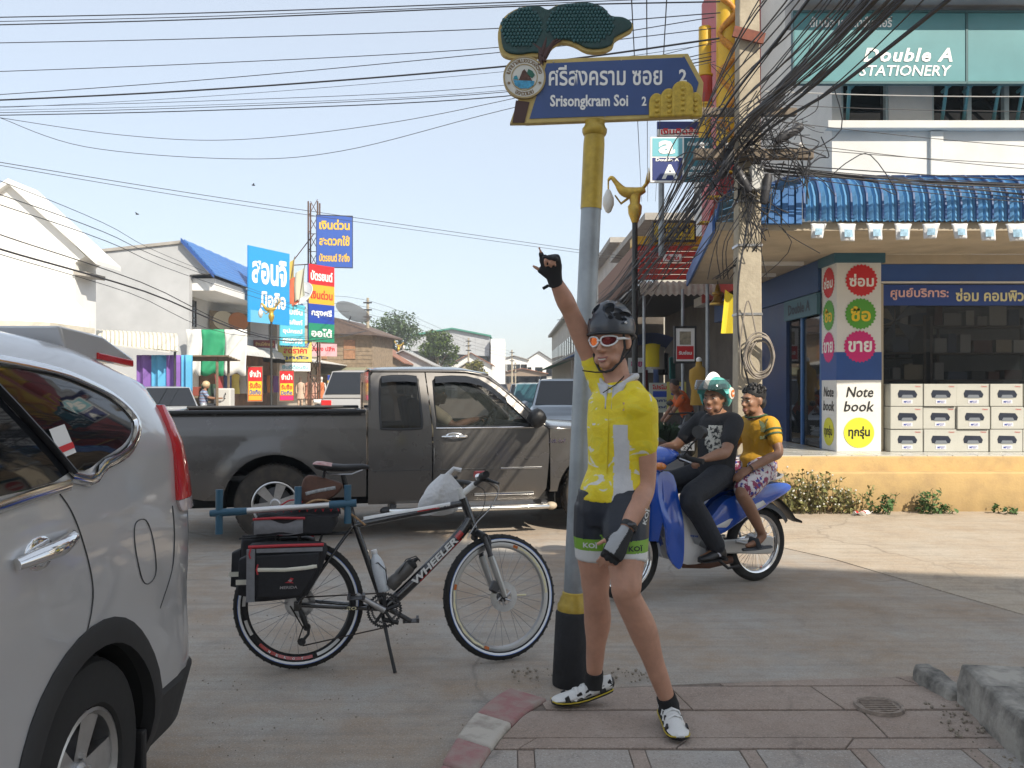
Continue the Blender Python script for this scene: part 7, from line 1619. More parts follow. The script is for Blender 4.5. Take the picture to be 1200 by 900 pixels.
q.sphere(hp2(0, .028, .052), (.082*.94, .100*.94, .085*.94), 20, 14, rot=hm2.to_3x3()); q.sphere(hp2(0, .06, -.01), (.074*.94, .062*.94, .07*.94), 18, 12, rot=hm2.to_3x3())
rq = random.Random(5)
for i in range(90):
 a = rq.uniform(0, 6.28); b = rq.uniform(.1, 1.35); d_ = Vector((math.sin(b)*math.cos(a)*.085, .028+math.sin(b)*math.sin(a)*.10, .055+math.cos(b)*.088)); q.tube([hp2(*d_), hp2(*(d_*1.03+Vector((rq.uniform(-.012, .012), -.010, -.014))))], [.012, .004], 5)
obj('hair', q, BHAIR, r2_, smooth=60)
GRNT = mat('dark_green_trim', (.03, .07, .03), .7)
ncol = [V2['nb']+Vector((.072*math.cos(R(a)), .085*math.sin(R(a)), .0-.02*max(0, math.cos(R(a))))) for a in range(0, 360, 15)]
obj('neck_trim', MB().tube(ncol, .008, 6, closed=True), GRNT, rt2, smooth=180)
e_ = V2['shL'].lerp(V2['elL'], .3); dr_ = (V2['elL']-V2['shL']).normalized()
for k in range(2):
 c = V2['shL'].lerp(V2['elL'], .22+.16*k); mm = Matrix.Translation(c) @ Vector((0, 0, 1)).rotation_difference(dr_).to_matrix().to_4x4(); obj('sleeve_stripe', MB().lathe([(.0665-.004*k, -.007), (.067-.004*k, .007)], 24).xf(mm), GRNT, rt2, smooth=60)
tm = facing(Vector((.35, .94, .05)), loc=V2['che']+Vector((.058, .145, .03))); DKP = mat('dark_tee_print', (.05, .07, .03), .7)
for dx, rot in ((-.028, 35), (0, 0), (.028, -35)):
 q = MB().prism([(dx+a*math.cos(R(rot))-b*math.sin(R(rot)), .035+a*math.sin(R(rot))+b*math.cos(R(rot))) for a, b in ((-.014, 0), (.014, 0), (.018, .03), (0, .07), (-.018, .03))], -.004, .0); q.xf(tm); obj('tee_print', q, DKP, rt2)
for k in range(3): q = MB().box(-.055, .055, -.004, 0, .005+k*.011, .011+k*.011); q.xf(tm); obj('tee_print', q, DKP, rt2)
o = txt('adidas', .13, .035, DKP, rt2, (0, 0, 0), bold=.03); o.matrix_basis = tm @ Matrix.Translation((0, -.004, -.035))
SAND = mat('grey_sandal', (.06, .065, .07), .7)
for n in 'LR':
 an = V2['an'+n]; q = MB(); q.loft([[an+Vector((x, w*math.cos(2*math.pi*j/12), -.092+.010*math.sin(2*math.pi*j/12))) for j in range(12)] for x, w in ((-.08, .02), (-.05, .04), (.03, .042), (.11, .048), (.17, .036), (.19, .015))]); s_ = obj('sandal', q, SAND, r2_, smooth=50)
 obj('sandal_strap', MB().tube([an+Vector((.08, -.048, -.085)), an+Vector((.085, -.03, -.035)), an+Vector((.085, .03, -.035)), an+Vector((.08, .048, -.085))], .028, 8, flat=.2, up=(1, 0, 0)), SAND, s_, smooth=60)
obj('bracelet', MB().lathe([(.031, -.006), (.033, 0), (.031, .006)], 18).xf(Matrix.Translation(V2['wrL']) @ Vector((0, 0, 1)).rotation_difference((V2['wrL']-V2['elL']).normalized()).to_matrix().to_4x4()), mat('cord_black', (.02, .015, .01), .6), r2_)
#  the pickup's driver
TM = Matrix.Translation((-2.42, 8.88, 0)) @ Matrix.Rotation(R(12.6), 4, 'Z')
MMW = TM
J3 = dict(pel=(1.60, -.42, .93), wai=(1.55, -.42, 1.03), che=(1.52, -.42, 1.15), ush=(1.53, -.42, 1.24), nb=(1.55, -.42, 1.29), hd=(1.58, -.42, 1.36), shL=(1.55, -.25, 1.21), shR=(1.55, -.59, 1.21), elL=(1.72, -.22, 1.03), elR=(1.74, -.64, 1.08), wrL=(1.98, -.32, 1.10), wrR=(2.0, -.54, 1.14), hdL=(2.08, -.33, 1.14), hdR=(2.09, -.52, 1.17), pnL=(0, 0, -1), pnR=(0, 0, -1), cu=(45, 48, 50, 52), slv=.6,
 hipL=(1.66, -.33, .93), hipR=(1.66, -.51, .93), knL=(2.05, -.32, .86), knR=(2.05, -.52, .86), anL=(2.28, -.32, .56), anR=(2.28, -.52, .56), long=True)
base3 = (1.6, -.42, .9); hm3 = facing(Vector((1, 0, -.02)), loc=Vector((1.59, -.42, 1.40))-Vector(base3))
r3, rb3, rt3, V3 = rider('pickup driver in pale shirt and dark cap holding the steering wheel', base3, J3, mat('pale_shirt', (.42, .38, .28), .8), JEAN, SK2, hm3, .95, .011)
hp3 = lambda *c: hm3 @ Vector(c)
cp_ = obj('cap', MB().sphere(hp3(0, .015, .05), (.088, .104, .08), 18, 10, rot=hm3.to_3x3()), mat('dark_cap', (.02, .02, .03), .8), r3, smooth=180); obj('cap_peak', MB().sphere(hp3(0, -.12, .055), (.07, .07, .010), 14, 6, rot=hm3.to_3x3()), mat('dark_cap', (.02, .02, .03), .8), cp_, smooth=180)
facebits(rb3, hm3, .95, True)
# == UTILITY POLE AND ITS CABLES
PX_, PY_ = 2.42, 8.78
PCON = mat('weathered_pole_concrete', (.42, .37, .28), .9, noise=(4, .3, 10), col2=(.28, .24, .18), bump=(30, .5))
up_pole = thing('utility_pole', 'square concrete utility pole by the shop, hung with cables', 'utility pole', (PX_, PY_, 0))
q = MB(); q.loft([[Vector((a*w, b*w*.85, z)) for a, b in ((-1, -1), (1, -1), (1, 1), (-1, 1))] for z, w in ((-.1, .135), (3, .118), (6, .10), (9.5, .085))]); obj('shaft', q, PCON, up_pole, bevel=.012)
RUSTB = mat('rusty_board', (.16, .05, .03), .8, noise=(12, .4))
obj('cross_arm', MB().box(-.58, .62, -.20, -.11, 3.77, 3.87), mat('grey_timber_arm', (.16, .13, .10), .9, noise=(9, .4)), up_pole, bevel=.01)
obj('cross_arm', MB().box(-.45, .55, .1, .18, 4.3, 4.38), mat('grey_timber_arm', (.16, .13, .10), .9), up_pole, bevel=.01)
obj('tag_board', MB().box(-.16, .16, -.16, -.13, 4.82, 4.93, Matrix.Rotation(R(14), 4, 'Y') @ Matrix.Translation((-1.24, 0, 0))), RUSTB, up_pole)
obj('junction_box', MB().box(-.02, .10, -.24, -.13, 3.45, 3.70), mat('white_box', (.5, .5, .48), .6), up_pole, bevel=.01)
for z in (2.2, 2.9, 3.35): obj('pole_band', MB().box(-.128, .128, -.112, .112, z, z+.025), STEEL, up_pole)
for a in range(5): obj('insulator', MB().lathe([(.001, 0), (.03, .01), (.018, .03), (.03, .045), (.015, .07), (.001, .075)], 12, (-.5+a*.25, -.155, 3.87)), mat('white_porcelain', (.6, .58, .55), .25), up_pole, smooth=50)
CBL = [mat('black_cable', (.022, .022, .026), .6), mat('dark_grey_cable', (.05, .048, .048), .65), mat('brown_grey_cable', (.06, .05, .042), .7)]
rc_ = random.Random(11)
def cable(name, label, pts, r, m, group, k=6):
 o = obj(name, MB().tube(smoothpts(pts, k), r, 5), m, None); return tag(o, label, 'cable', group)
def span(a, b, sag, n=7, jit=0):
 return [Vector(a).lerp(Vector(b), i/n)+Vector((rc_.uniform(-jit, jit), rc_.uniform(-jit, jit), rc_.uniform(-jit, jit)-sag*4*(i/n)*(1-i/n))) for i in range(n+1)]
# bundle along the street: from behind the viewer, past the pole, on down the street
for i in range(46):
 xp = PX_+rc_.gauss(-.12, .17); zp = 3.84+abs(rc_.gauss(0, .16))+(0 if i < 38 else rc_.uniform(.2, 1.1))
 xn = rc_.uniform(.6, 1.75); zn = zp+rc_.uniform(-.05, .8); xf_ = PX_+.3+rc_.gauss(0, .35)
 a = Vector((xn, -13, zn+.6)); b = Vector((xp, PY_-.15+rc_.uniform(-.15, .1), zp)); c = Vector((xf_, 34, 4.1+rc_.gauss(0, .35)))
 pts = span(a, b, rc_.uniform(.5, 1.0), 8, .012)[:-1]+span(b, c, rc_.uniform(.35, 1.1), 6)
 thick = i % 9 == 0
 cable('overhead_cable', 'one of the dark cables bundled along the street over the pole', pts, .013 if thick else rc_.uniform(.0038, .0075), CBL[i % 3], 'cables bundled along the street', 5)
# runs from the pole to the right, along the shop
for i in range(13):
 y0, y1 = 196+rc_.uniform(-5, 8), 226+rc_.uniform(-10, 18); a = P(888+rc_.uniform(-6, 10), y0, 8.7); b = P(1290, y1, 8.8+rc_.uniform(-.1, .25))
 cable('shop_cable', 'one of the black cables sagging from the pole across the white shop wall', span(a, b, rc_.uniform(.0, .06), 6, .008), rc_.uniform(.004, .0075), CBL[i % 2], 'cables in front of the shop wall')
for i, (y0, y1) in enumerate(((107, 112), (122, 130), (140, 178), (163, 205), (170, 196))):
 cable('shop_cable', 'thin cable across the shop wall, %s from the top' % ords[i], span(P(895, y0, 8.8), P(1290, y1, 9.6), .03, 6), .004 if i else .006, mat('pale_cable', (.35, .35, .34), .6) if i == 0 else CBL[1], 'thin wires across the shop wall')
# runs across the street to the left
left_w = [(20, 3, -6, .010), (25, 6, -4, .007), (29, 8, 2, .011), (50, 33, 15, .008), (84, 55, 20, .007), (112, 61, 33, .007), (117, 78, 45, .015), (124, 100, 48, .005), (128, 106, 60, .004), (131, 108, 66, .006), (134, 113, 70, .009), (126, 84, 52, .004)]
wl = ['topmost', 'second from the top', 'third from the top', 'fourth from the top', 'fifth from the top', 'sixth from the top', 'thickest, seventh from the top', 'eighth from the top', 'ninth from the top', 'tenth from the top', 'dark lower', 'thin crossing']
for i, (yl, ym, yr, r) in enumerate(left_w):
 A, Mi, Bp = P(-140, yl+(yl-ym)*.16, 11.2), P(590, ym, 9.9), P(838+rc_.uniform(-6, 10), yr, 8.75)
 m1 = P(220, yl+(ym-yl)*.37+(4 if i > 5 else 2), 10.6)
 cable('street_cable', 'overhead cable crossing the sky on the left, %s' % wl[i], [A, m1, Mi, Bp], r*.72, CBL[0], 'cables across the left sky', 8)
cable('drop_wire', 'thin slack wire sagging below the sky cables, upper one', [P(0, 138, 11), P(140, 158, 10.8), P(270, 164, 10.6), P(430, 148, 10.2), P(590, 118, 9.9), P(838, 60, 9.5)], .004, CBL[1], None, 8)
cable('drop_wire', 'thin slack wire sagging lowest across the left sky', [P(0, 138, 11), P(100, 172, 10.8), P(270, 186, 10.6), P(400, 177, 10.3), P(590, 129, 9.9), P(838, 72, 9.5)], .004, CBL[1], None, 8)
cable('street_wire', 'long thin wire slanting down behind the advertising tower, upper of two', [P(-80, 177, 16), P(300, 238, 22), P(735, 301, 30)], .008, CBL[1], None, 10)
cable('street_wire', 'long thin wire slanting down behind the advertising tower, lower of two', [P(-80, 180, 16), P(300, 243, 22), P(735, 304, 30)], .007, CBL[1], None, 10)
for i, (y0, xe, ye, r) in enumerate(((212, 240, 318, .006), (228, 240, 322, .008), (240, 250, 333, .008), (275, 330, 396, .010), (292, 340, 400, .017), (298, 300, 395, .007))):
 cable('roadside_cable', 'cable running before the white house, %s from the top' % ords[i], [P(-60, y0-(ye-y0)*.22, 11.5), P(0, y0, 13), P(xe*.5, y0+(ye-y0)*.46, 17), P(xe, ye, 26), P(430, 388, 55)], r, CBL[0], 'cables along the left roadside', 6)
for i, (x0, x1) in enumerate(((733, 752), (757, 759), (789, 768))):
 cable('high_cable', 'steep cable rising above the street sign, %s of three' % ['left', 'middle', 'right'][i], [P(x0, -160, 5), P(x0+(x1-x0)*.4, 10, 8), P(x1, 236, 26)], .006, CBL[0], None, 6)
# tangle of loops and drops round the pole head
tg = MB()
for i in range(70):
 c = Vector((PX_+rc_.gauss(.0, .24), PY_-.22+rc_.gauss(0, .07), 3.84+rc_.gauss(.05, .26))); pts = [c]
 for k in range(rc_.randint(3, 6)): c = c+Vector((rc_.gauss(0, .16), rc_.gauss(0, .03), rc_.gauss(-.02, .17))); pts.append(c)
 tg.tube(smoothpts(pts, 4), rc_.uniform(.003, .007), 4)
for i in range(16):
 a = Vector((PX_+rc_.gauss(-.1, .22), PY_-.2, 3.74)); tg.tube(smoothpts([a, a+Vector((rc_.gauss(-.08, .1), 0, -.35)), a+Vector((rc_.gauss(-.15, .12), .05, -.8)), a+Vector((rc_.gauss(-.25, .15), .3, -1.15))], 4), .005, 4)
o = obj('wire_tangle', tg, CBL[0]); o['kind'] = 'stuff'; o['label'] = 'tangle of loose black wires round the pole head'
for i in range(5):
 sl_ = thing('cable_splice', ['black splice closure hanging left of the pole head', 'black splice closure right of the pole head', 'splice closure under the timber arm', 'upper splice closure in the cable bundle', 'small splice closure beside the white junction box'][i], 'splice', (PX_+[-.28, .35, -.12, .18, .12][i], PY_-.25, [3.7, 4.0, 3.55, 4.3, 3.45][i]), rot=(0, [20, 60, -30, 50, 10][i], 0))
 obj('case', MB().lathe([(.001, -.16), (.03, -.15), (.045, -.11), (.045, .11), (.03, .15), (.001, .16)], 12), CBL[0], sl_, smooth=40); obj('clip', MB().lathe([(.047, -.02), (.047, .02)], 12), DSTEEL, sl_)
# coil of spare cable on the pole
co = thing('cable_coil', 'loose coil of grey cable hung on the concrete pole', 'coil', (PX_+.06, PY_-.17, 1.79))
GC = mat('grey_coil_cable', (.22, .19, .16), .6)
for i in range(6):
 r_ = .175+rc_.uniform(-.03, .03); ox, oz = rc_.uniform(-.03, .03), rc_.uniform(-.03, .02)
 obj('turn', MB().tube([(ox+r_*.72*math.cos(2*math.pi*k/28), -.012*i+.012*math.sin(k), oz-.0+r_*1.05*math.sin(2*math.pi*k/28)) for k in range(28)], .0085, 6, closed=True), GC, co, smooth=60)
obj('tail', MB().tube(smoothpts([(-.02, -.02, .2), (-.10, -.02, .55), (-.16, -.02, .3), (-.18, -.02, -.05), (-.05, -.02, -.22)], 5), .007, 6), GC, co)
obj('down_lead', MB().tube(smoothpts([(.02, -.19, 3.4), (-.13, -.17, 2.6), (-.12, -.16, 1.9), (.02, -.16, 1.2), (-.13, -.15, .5)], 6), .010, 6), CBL[0], up_pole)
# == RIGHT SIDE OF THE STREET BEYOND THE CORNER SHOP
def board(name, label, cat, c, w, h, rotz, m, lines=(), edge=None, thick=.06, group=None):
 """flat sign: lines = (text, colour, rel width, rel height, rel x, rel z)"""
 t = thing(name, label, cat, c, rotz, group)
 obj('panel', MB().box(-w/2, w/2, 0, thick, -h/2, h/2), m, t)
 if edge: obj('frame', MB().box(-w/2-.03, w/2+.03, -.01, thick+.01, h/2, h/2+.04).box(-w/2-.03, w/2+.03, -.01, thick+.01, -h/2-.04, -h/2).box(-w/2-.03, -w/2-.0, -.01, thick+.01, -h/2, h/2).box(w/2, w/2+.03, -.01, thick+.01, -h/2, h/2), edge, t)
 for s_, mm, rw, rh, rx, rz in lines:
  if s_ is None: obj('colour_field', MB().box((rx-rw/2)*w, (rx+rw/2)*w, -.004, 0, (rz-rh/2)*h, (rz+rh/2)*h), mm, t)
  else: txt(s_, w*rw, h*rh, mm, t, (rx*w, -.009, rz*h), bold=.035)
 return t
TSQ = mat('aqua_print', (.16, .45, .52), .5); NAVYP = mat('navy_print', (.015, .03, .16), .5)
hs = P(799, 187, 12.8)
board('hanging_sign', 'teal hanging shop sign with a large white a and A', 'sign', P(782, 187, 12.8), .50, .68, 0, WHITE, ((None, TSQ, .9, .40, 0, .27), (None, NAVYP, .9, .5, 0, -.21), ('a', WHITE, .5, .30, -.02, .27), ('Double A', WHITE, .7, .07, 0, -.005), ('A', WHITE, .5, .32, .08, -.27)), None)
board('hanging_sign', 'dark teal wing of the hanging sign behind the cables', 'sign', P(818, 187, 12.85), .44, .66, 0, mat('teal_wing', (.03, .15, .19), .4), (('ดั๊บเบิ้ล เอ', WHITE, .75, .09, 0, .36), ('Double A', WHITE, .8, .12, .05, -.18), ('STATIONERY', WHITE, .8, .10, .05, -.34)), None)
board('cash_loan_sign', 'blue and white sign with red Thai writing above the hanging sign', 'sign', P(797, 151, 15), .80, .26, 0, NAVYP, ((None, WHITE, 1, .45, 0, -.25), ('เงินติดล้อ', RED, .85, .5, 0, -.15),), None)
obj('sign_post', MB().cyl(P(775, 215, 13.2), P(775, 300, 13.2), .045, n=8), GALV); tag(bpy.data.objects['sign_post'], 'grey steel post under the hanging shop sign', 'post')
# gold shop with yellow columns and red panels
GYEL = mat('golden_yellow_paint', (.60, .36, .01), .45, noise=(3, .15)); GRED = mat('temple_red_paint', (.38, .03, .02), .5, noise=(3, .2))
gs = thing('gold_shop', 'red and yellow shop front with tall ornate yellow columns', 'shop', (0, 0, 0))
for x, y, z0, z1, r_ in ((3.30, 14.6, 5.2, 7.6, .105), (3.62, 14.4, 4.0, 9.5, .17), (3.95, 14.4, 4.0, 9.5, .12)):
 c_ = obj('column', MB().lathe([(r_, z0), (r_, z1)], 24, (x, y, 0)), GYEL, gs, smooth=60)
 for zz, hh in (((6.3, .45),) if r_ < .11 else ((4.7, .45), (8.3, .9))):
  obj('red_band', MB().lathe([(r_+.006, zz), (r_+.02, zz+.02), (r_+.02, zz+hh-.02), (r_+.006, zz+hh)], 24, (x, y, 0)), GRED, c_, smooth=40)
  for e in (zz-.05, zz+hh): obj('ring', MB().lathe([(r_+.004, e), (r_+.03, e+.012), (r_+.03, e+.04), (r_+.004, e+.05)], 24, (x, y, 0)), GYEL, c_, smooth=50)
obj('dragon_relief', MB().tube(smoothpts([(3.46, 14.25, 4.2+.35*k) if k % 2 else (3.72, 14.2, 4.2+.35*k) for k in range(14)], 6), [.05+.012*math.sin(i*.9) for i in range(79)], 8), mat('orange_relief', (.50, .20, .01), .5, noise=(20, .4), bump=(40, .6)), gs, smooth=60)
obj('red_wall', MB().box(4.0, 4.3, 13.9, 18.0, 3.2, 9.5), GRED, gs)
# sloping red fascia with yellow diagonal bands
for k in range(5):
 z0 = 3.35+k*.42; x0 = 3.0+k*.12
 obj('fascia_panel', MB().prism([(x0, z0), (4.0, z0), (4.0, z0+.38), (x0+.12, z0+.38)], 14.15, 14.25), GRED if k % 2 == 0 else mat('deep_red_panel', (.25, .015, .015), .5), gs, bevel=.01)
 obj('yellow_batten', MB().prism([(x0-.05, z0+.385), (4.0, z0+.385), (4.0, z0+.415), (x0, z0+.415)], 14.05, 14.25), GYEL, gs)
# red slatted box over the next shop, its awning and posts
rs_ = thing('red_shop', 'shop with red slatted fascia, yellow top and corrugated awning', 'shop', (0, 0, 0))
d0 = 17.0
x0, x1 = P(744, 0, d0).x, 4.1
for k in range(6):
 z = 3.58+k*.115; obj('red_slat', MB().box(x0, x1, d0, d0+.06, z, z+.10), mat('scarlet_slat', (.50, .035, .02), .5), rs_, bevel=.008)
obj('yellow_cap', MB().box(x0-.03, x1, d0-.04, d0+.5, 4.275, 4.44), GYEL, rs_, bevel=.01)
obj('fascia_side', MB().box(x0-.02, x0+.06, d0+.07, 24, 3.5, 4.27), mat('brown_side', (.20, .10, .06), .7), rs_)
board('white_plate', 'small white plate on the red slatted fascia', 'sign', P(788, 302, d0-.05), .36, .14, 0, WHITE, (('ร้าน', RED, .7, .6, 0, 0),))
for k in range(14):
 xa = x0+.02+k*(x1-x0)/14; w = (x1-x0)/14
 obj('awning_sheet', MB().loft([[Vector((xa+w*j/6, yy, zz+.02*math.sin(math.pi*j/3))) for j in range(7)]+[Vector((xa+w*j/6, yy, zz-.012+.02*math.sin(math.pi*j/3))) for j in range(6, -1, -1)] for yy, zz in ((d0-.05, 3.53), (d0-.55, 3.42), (d0-.6, 3.22))]), mat('grey_cream_sheet', (.42, .38, .31), .6, noise=(6, .25)), rs_)
for x, y in ((x0+.12, d0-.4), (P(800, 0, 16.2).x, 16.2), (P(829, 0, 14.3).x, 14.3)): obj('awning_post', MB().cyl((x, y, 0), (x, y, 3.3), .03, n=8), GALV, rs_)
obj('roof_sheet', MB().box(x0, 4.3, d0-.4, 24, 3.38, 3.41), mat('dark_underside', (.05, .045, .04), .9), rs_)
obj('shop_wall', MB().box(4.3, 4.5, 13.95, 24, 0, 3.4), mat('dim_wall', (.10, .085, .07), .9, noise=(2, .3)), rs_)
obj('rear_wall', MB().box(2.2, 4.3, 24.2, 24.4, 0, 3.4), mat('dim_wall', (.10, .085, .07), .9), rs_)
obj('pavement_step', MB().box(2.35, 4.3, 13.5, 24.2, -.02, .14), mat('dark_paving', (.17, .16, .15), .85, noise=(3, .2)), rs_)
board('yellow_sign', 'yellow sign with black Thai writing above the red fascia', 'sign', P(790, 271, 16.9), .80, .33, 0, mat('signal_yellow', (.66, .50, .02), .5), (('ดวงดี', BLACK, .8, .55, 0, .12), ('ร้านทอง เจ้าเก่า', BLACK, .8, .18, 0, -.35)), BPLAST)
# brass bells and a cloth banner
for i, (px, py) in enumerate(((841, 345), (843, 300))):
 p = P(px, py, 13.6); bl = thing('brass_bell', ['tiered brass bell hanging under the canopy', 'small brass bell above the tiered bell'][i], 'bell', p)
 obj('bell', MB().lathe([(.001, .16), (.02, .16), (.04, .10), (.05, .04), (.09, .03), (.095, 0), (.06, -.02), (.08, -.10), (.13, -.14), (.13, -.17), (.001, -.17)], 20), mat('brass', (.42, .26, .06), .35, .8), bl, smooth=40); obj('chain', MB().cyl((0, 0, .16), (0, 0, .5 if i else .4), .008, n=6), DSTEEL, bl)
p = P(856, 365, 9.75); tag(obj('yellow_pennant', MB().grid(lambda u, v: (p.x-.06+.18*u-.05*v, p.y+.02*math.sin(6*u), p.z+.25-.5*v-.12*u*(1-v)), 6, 8), mat('pennant_yellow', (.65, .50, .02), .7), solid=.004), 'limp yellow cloth pennant hanging left of the concrete pole', 'flag')
# stock on the pavement under the dark awning
board('hanging_lightbox', 'red and white hanging lightbox with a pictured dog', 'sign', P(803, 404, 15.5), .34, .60, 0, WHITE, ((None, RED, .9, .40, 0, -.24), (None, mat('lightbox_picture', (.30, .26, .18), .6, noise=(12, .5)), .6, .4, 0, .2), ('รับซ่อม', WHITE, .7, .12, 0, -.24)), BPLAST)
board('price_banner', 'white and blue price banner behind the plant', 'banner', P(777, 466, 19), .60, .66, 0, mat('pale_banner', (.45, .47, .42), .7), (('โปรโมชั่น', RED, .8, .16, 0, .36), (None, BLUE, .75, .2, 0, .12), ('ราคาถูก', NAVYP, .8, .12, 0, -.12), ('สุดคุ้ม', NAVYP, .7, .12, 0, -.32)))
board('price_banner', 'yellow price banner with a blue oval', 'banner', P(793, 466, 18.9), .42, .70, 0, mat('yellow_banner', (.55, .48, .12), .7), (('50', BLUE, .6, .3, 0, .22), ('ลดราคา', RED, .8, .14, 0, -.12), ('ทุกวัน', NAVYP, .8, .12, 0, -.34)))
board('small_sign', 'white sign with pink Thai writing behind the cyclist', 'sign', P(751, 428, 24), .7, .42, 0, WHITE, (('ขายถูก', PINK, .8, .5, 0, 0),))
tag(obj('blue_parasol_cloth', MB().grid(lambda u, v: (P(760, 395, 20).x-.5+1.0*u, 19.5+1.2*v, 2.55+.12*math.sin(math.pi*u)-.22*v), 8, 6), mat('navy_tarp', (.02, .035, .11), .8), solid=.01), 'dark blue tarpaulin stretched under the awning', 'tarp')
cloths = [('#d8c21c', 'yellow'), ('#c9c6c0', 'white'), ('#141414', 'black'), ('#3f8f8c', 'teal'), ('#7a1f24', 'maroon'), ('#2c3e66', 'blue')]
for i, (px, py) in enumerate(((764, 415), (771, 418), (777, 425), (788, 430), (757, 445), (769, 440))):
 p = P(px, py, 20+i*.4); h_, nm = cloths[i]; t = thing('hanging_shirt', '%s shirt hanging under the dark awning' % nm, 'shirt', p, 20*i, 'shirts hung for sale')
 obj('cloth', MB().loft([[Vector((a*w, b*.05, z)) for a, b in circ(1, 12)] for z, w in ((.25, .07), (.22, .2), (.05, .17), (-.3, .18))]), mat('cloth_'+nm, h_, .8, bump=(12, .4)), t, smooth=60); obj('hanger', MB().tube([(0, 0, .25), (0, 0, .38), (.03, 0, .41)], .006, 5), DSTEEL, t)
p = G(820, 500); dm = thing('display_torso', 'mustard shirt on a display torso behind the rider', 'mannequin', (P(819, 0, 14.5).x, 14.5, .14))
obj('torso', MB().loft([[Vector((a*w, b*d_, z)) for a, b in circ(1, 16)] for z, w, d_ in ((1.0, .15, .10), (1.25, .13, .09), (1.45, .17, .11), (1.6, .16, .09), (1.66, .06, .05), (1.74, .05, .05))]), mat('mustard_cloth', (.38, .22, .03), .8), dm, smooth=60); obj('neck_knob', MB().sphere((0, 0, 1.77), .05, 12, 8), WHITE, dm, smooth=180); obj('stand', MB().cyl((0, 0, 0), (0, 0, 1.0), .025).lathe([(.001, 0), (.16, .0), (.14, .03), (.001, .04)], 16), DSTEEL, dm)
# potted plant
pl = thing('potted_plant', 'dark green potted plant on the pavement behind the riders', 'plant', (P(783, 0, 16).x, 16, .14))
obj('pot', MB().lathe([(.001, 0), (.16, 0), (.2, .25), (.22, .27), (.18, .27), (.001, .24)], 20), mat('brown_pot', (.16, .08, .05), .8), pl, smooth=40)
lv = MB(); qr = random.Random(8)
for i in range(160):
 a = qr.uniform(0, 6.28); t = qr.uniform(.3, 1); l = qr.uniform(.25, .5); b0 = Vector((0, 0, .26)); tip = Vector((math.cos(a)*l*t, math.sin(a)*l*t, .30+l*1.0*(1-t*.55))); md = b0.lerp(tip, .55)+Vector((0, 0, .1)); sd = Vector((-math.sin(a), math.cos(a), 0))*.022
 lv.add([b0, md-sd, tip, md+sd], [(0, 1, 2), (0, 2, 3)])
obj('leaves', lv, mat('pot_leaf', (.03, .07, .03), .6), pl)
# parked scooter seen from behind, and an orange-clad person bending at it
sc_ = thing('parked_scooter', 'parked scooter seen from behind with red tail lamp and number plate', 'scooter', (P(806, 0, 13.2).x, 13.2, 0), 78)
obj('rear_wheel', MB().lathe([(.16, -.05), (.24, -.055), (.27, 0), (.24, .055), (.16, .05), (.15, 0)], 30, (0, 0, .27), 'y').lathe([(.001, -.04), (.17, -.04)], 24, (0, 0, .27), 'y'), RUBBER, sc_, smooth=50); obj('front_wheel', MB().lathe([(.16, -.05), (.24, -.055), (.27, 0), (.24, .055), (.16, .05), (.15, 0)], 30, (1.2, 0, .27), 'y'), RUBBER, sc_, smooth=50)
obj('body', MB().loft([[Vector((x, w*a, z+h*b)) for a, b in circ(1, 14)] for x, w, z, h in ((-.35, .08, .72, .06), (-.25, .14, .70, .12), (.1, .17, .62, .16), (.5, .14, .50, .12), (.8, .12, .40, .1), (1.0, .16, .55, .22), (1.1, .10, .8, .16), (1.05, .05, .95, .05))]), mat('scooter_dark', (.05, .05, .055), .3, coat=.5), sc_, smooth=60)
obj('seat', MB().loft([[Vector((x, w*a, z+h*b)) for a, b in circ(1, 12)] for x, w, z, h in ((-.3, .1, .82, .03), (-.1, .15, .84, .05), (.3, .14, .80, .05), (.5, .08, .77, .03))]), BPLAST, sc_, smooth=60)
obj('tail_lamp', MB().sphere((-.36, 0, .76), (.05, .10, .05), 14, 8), mat('lit_tail_lamp', (.8, .02, .015), .2, emit=2.5), sc_, smooth=180)
np_ = obj('number_plate', MB().box(-.40, -.39, -.10, .10, .50, .64), WHITE, sc_); obj('handlebar', MB().tube([(.95, -.32, 1.0), (1.02, 0, 1.02), (.95, .32, 1.0)], .016, 8), BPLAST, sc_, smooth=60)
txt('1กข', .12, .04, BLACK, np_, (-.403, 0, .60), (0, 0, -90)); txt('234', .13, .05, BLACK, np_, (-.403, 0, .54), (0, 0, -90))
for s_ in (-1, 1): obj('mirror', MB().sphere((.98, s_*.30, 1.18), (.015, .06, .045), 10, 8).cyl((.98, s_*.25, 1.0), (.98, s_*.3, 1.16), .006, n=5), BPLAST, sc_, smooth=180)
pb_ = thing('person', 'person in orange shirt bending behind the parked scooter', 'person', (P(799, 0, 15).x, 15.0, .14), 0)
b = MB(); Z = Vector
trunk(b, [(Z((.12, .1, .82)), .15, .11), (Z((.05, 0, .98)), .15, .12), (Z((-.05, -.12, 1.12)), .17, .11), (Z((-.1, -.2, 1.18)), .08, .07)], Z((.3, .95, 0)).normalized())
for s_ in (-1, 1): limb(b, [Z((.12, .1+s_*.09, .85)), Z((.05, s_*.1, .48)), Z((.12, .05+s_*.1, .06)), Z((-.02, s_*.1, .04))], [.08, .06, .045, .035]); limb(b, [Z((-.05, -.12+s_*.17, 1.12)), Z((-.2, -.1+s_*.2, .9)), Z((-.35, -.15+s_*.15, .72))], [.05, .04, .03])
limb(b, [Z((-.1, -.2, 1.18)), Z((-.16, -.28, 1.25))], [.05, .05]); head(b, facing(Z((-.6, -.5, -.5)), loc=Z((-.19, -.31, 1.31))))
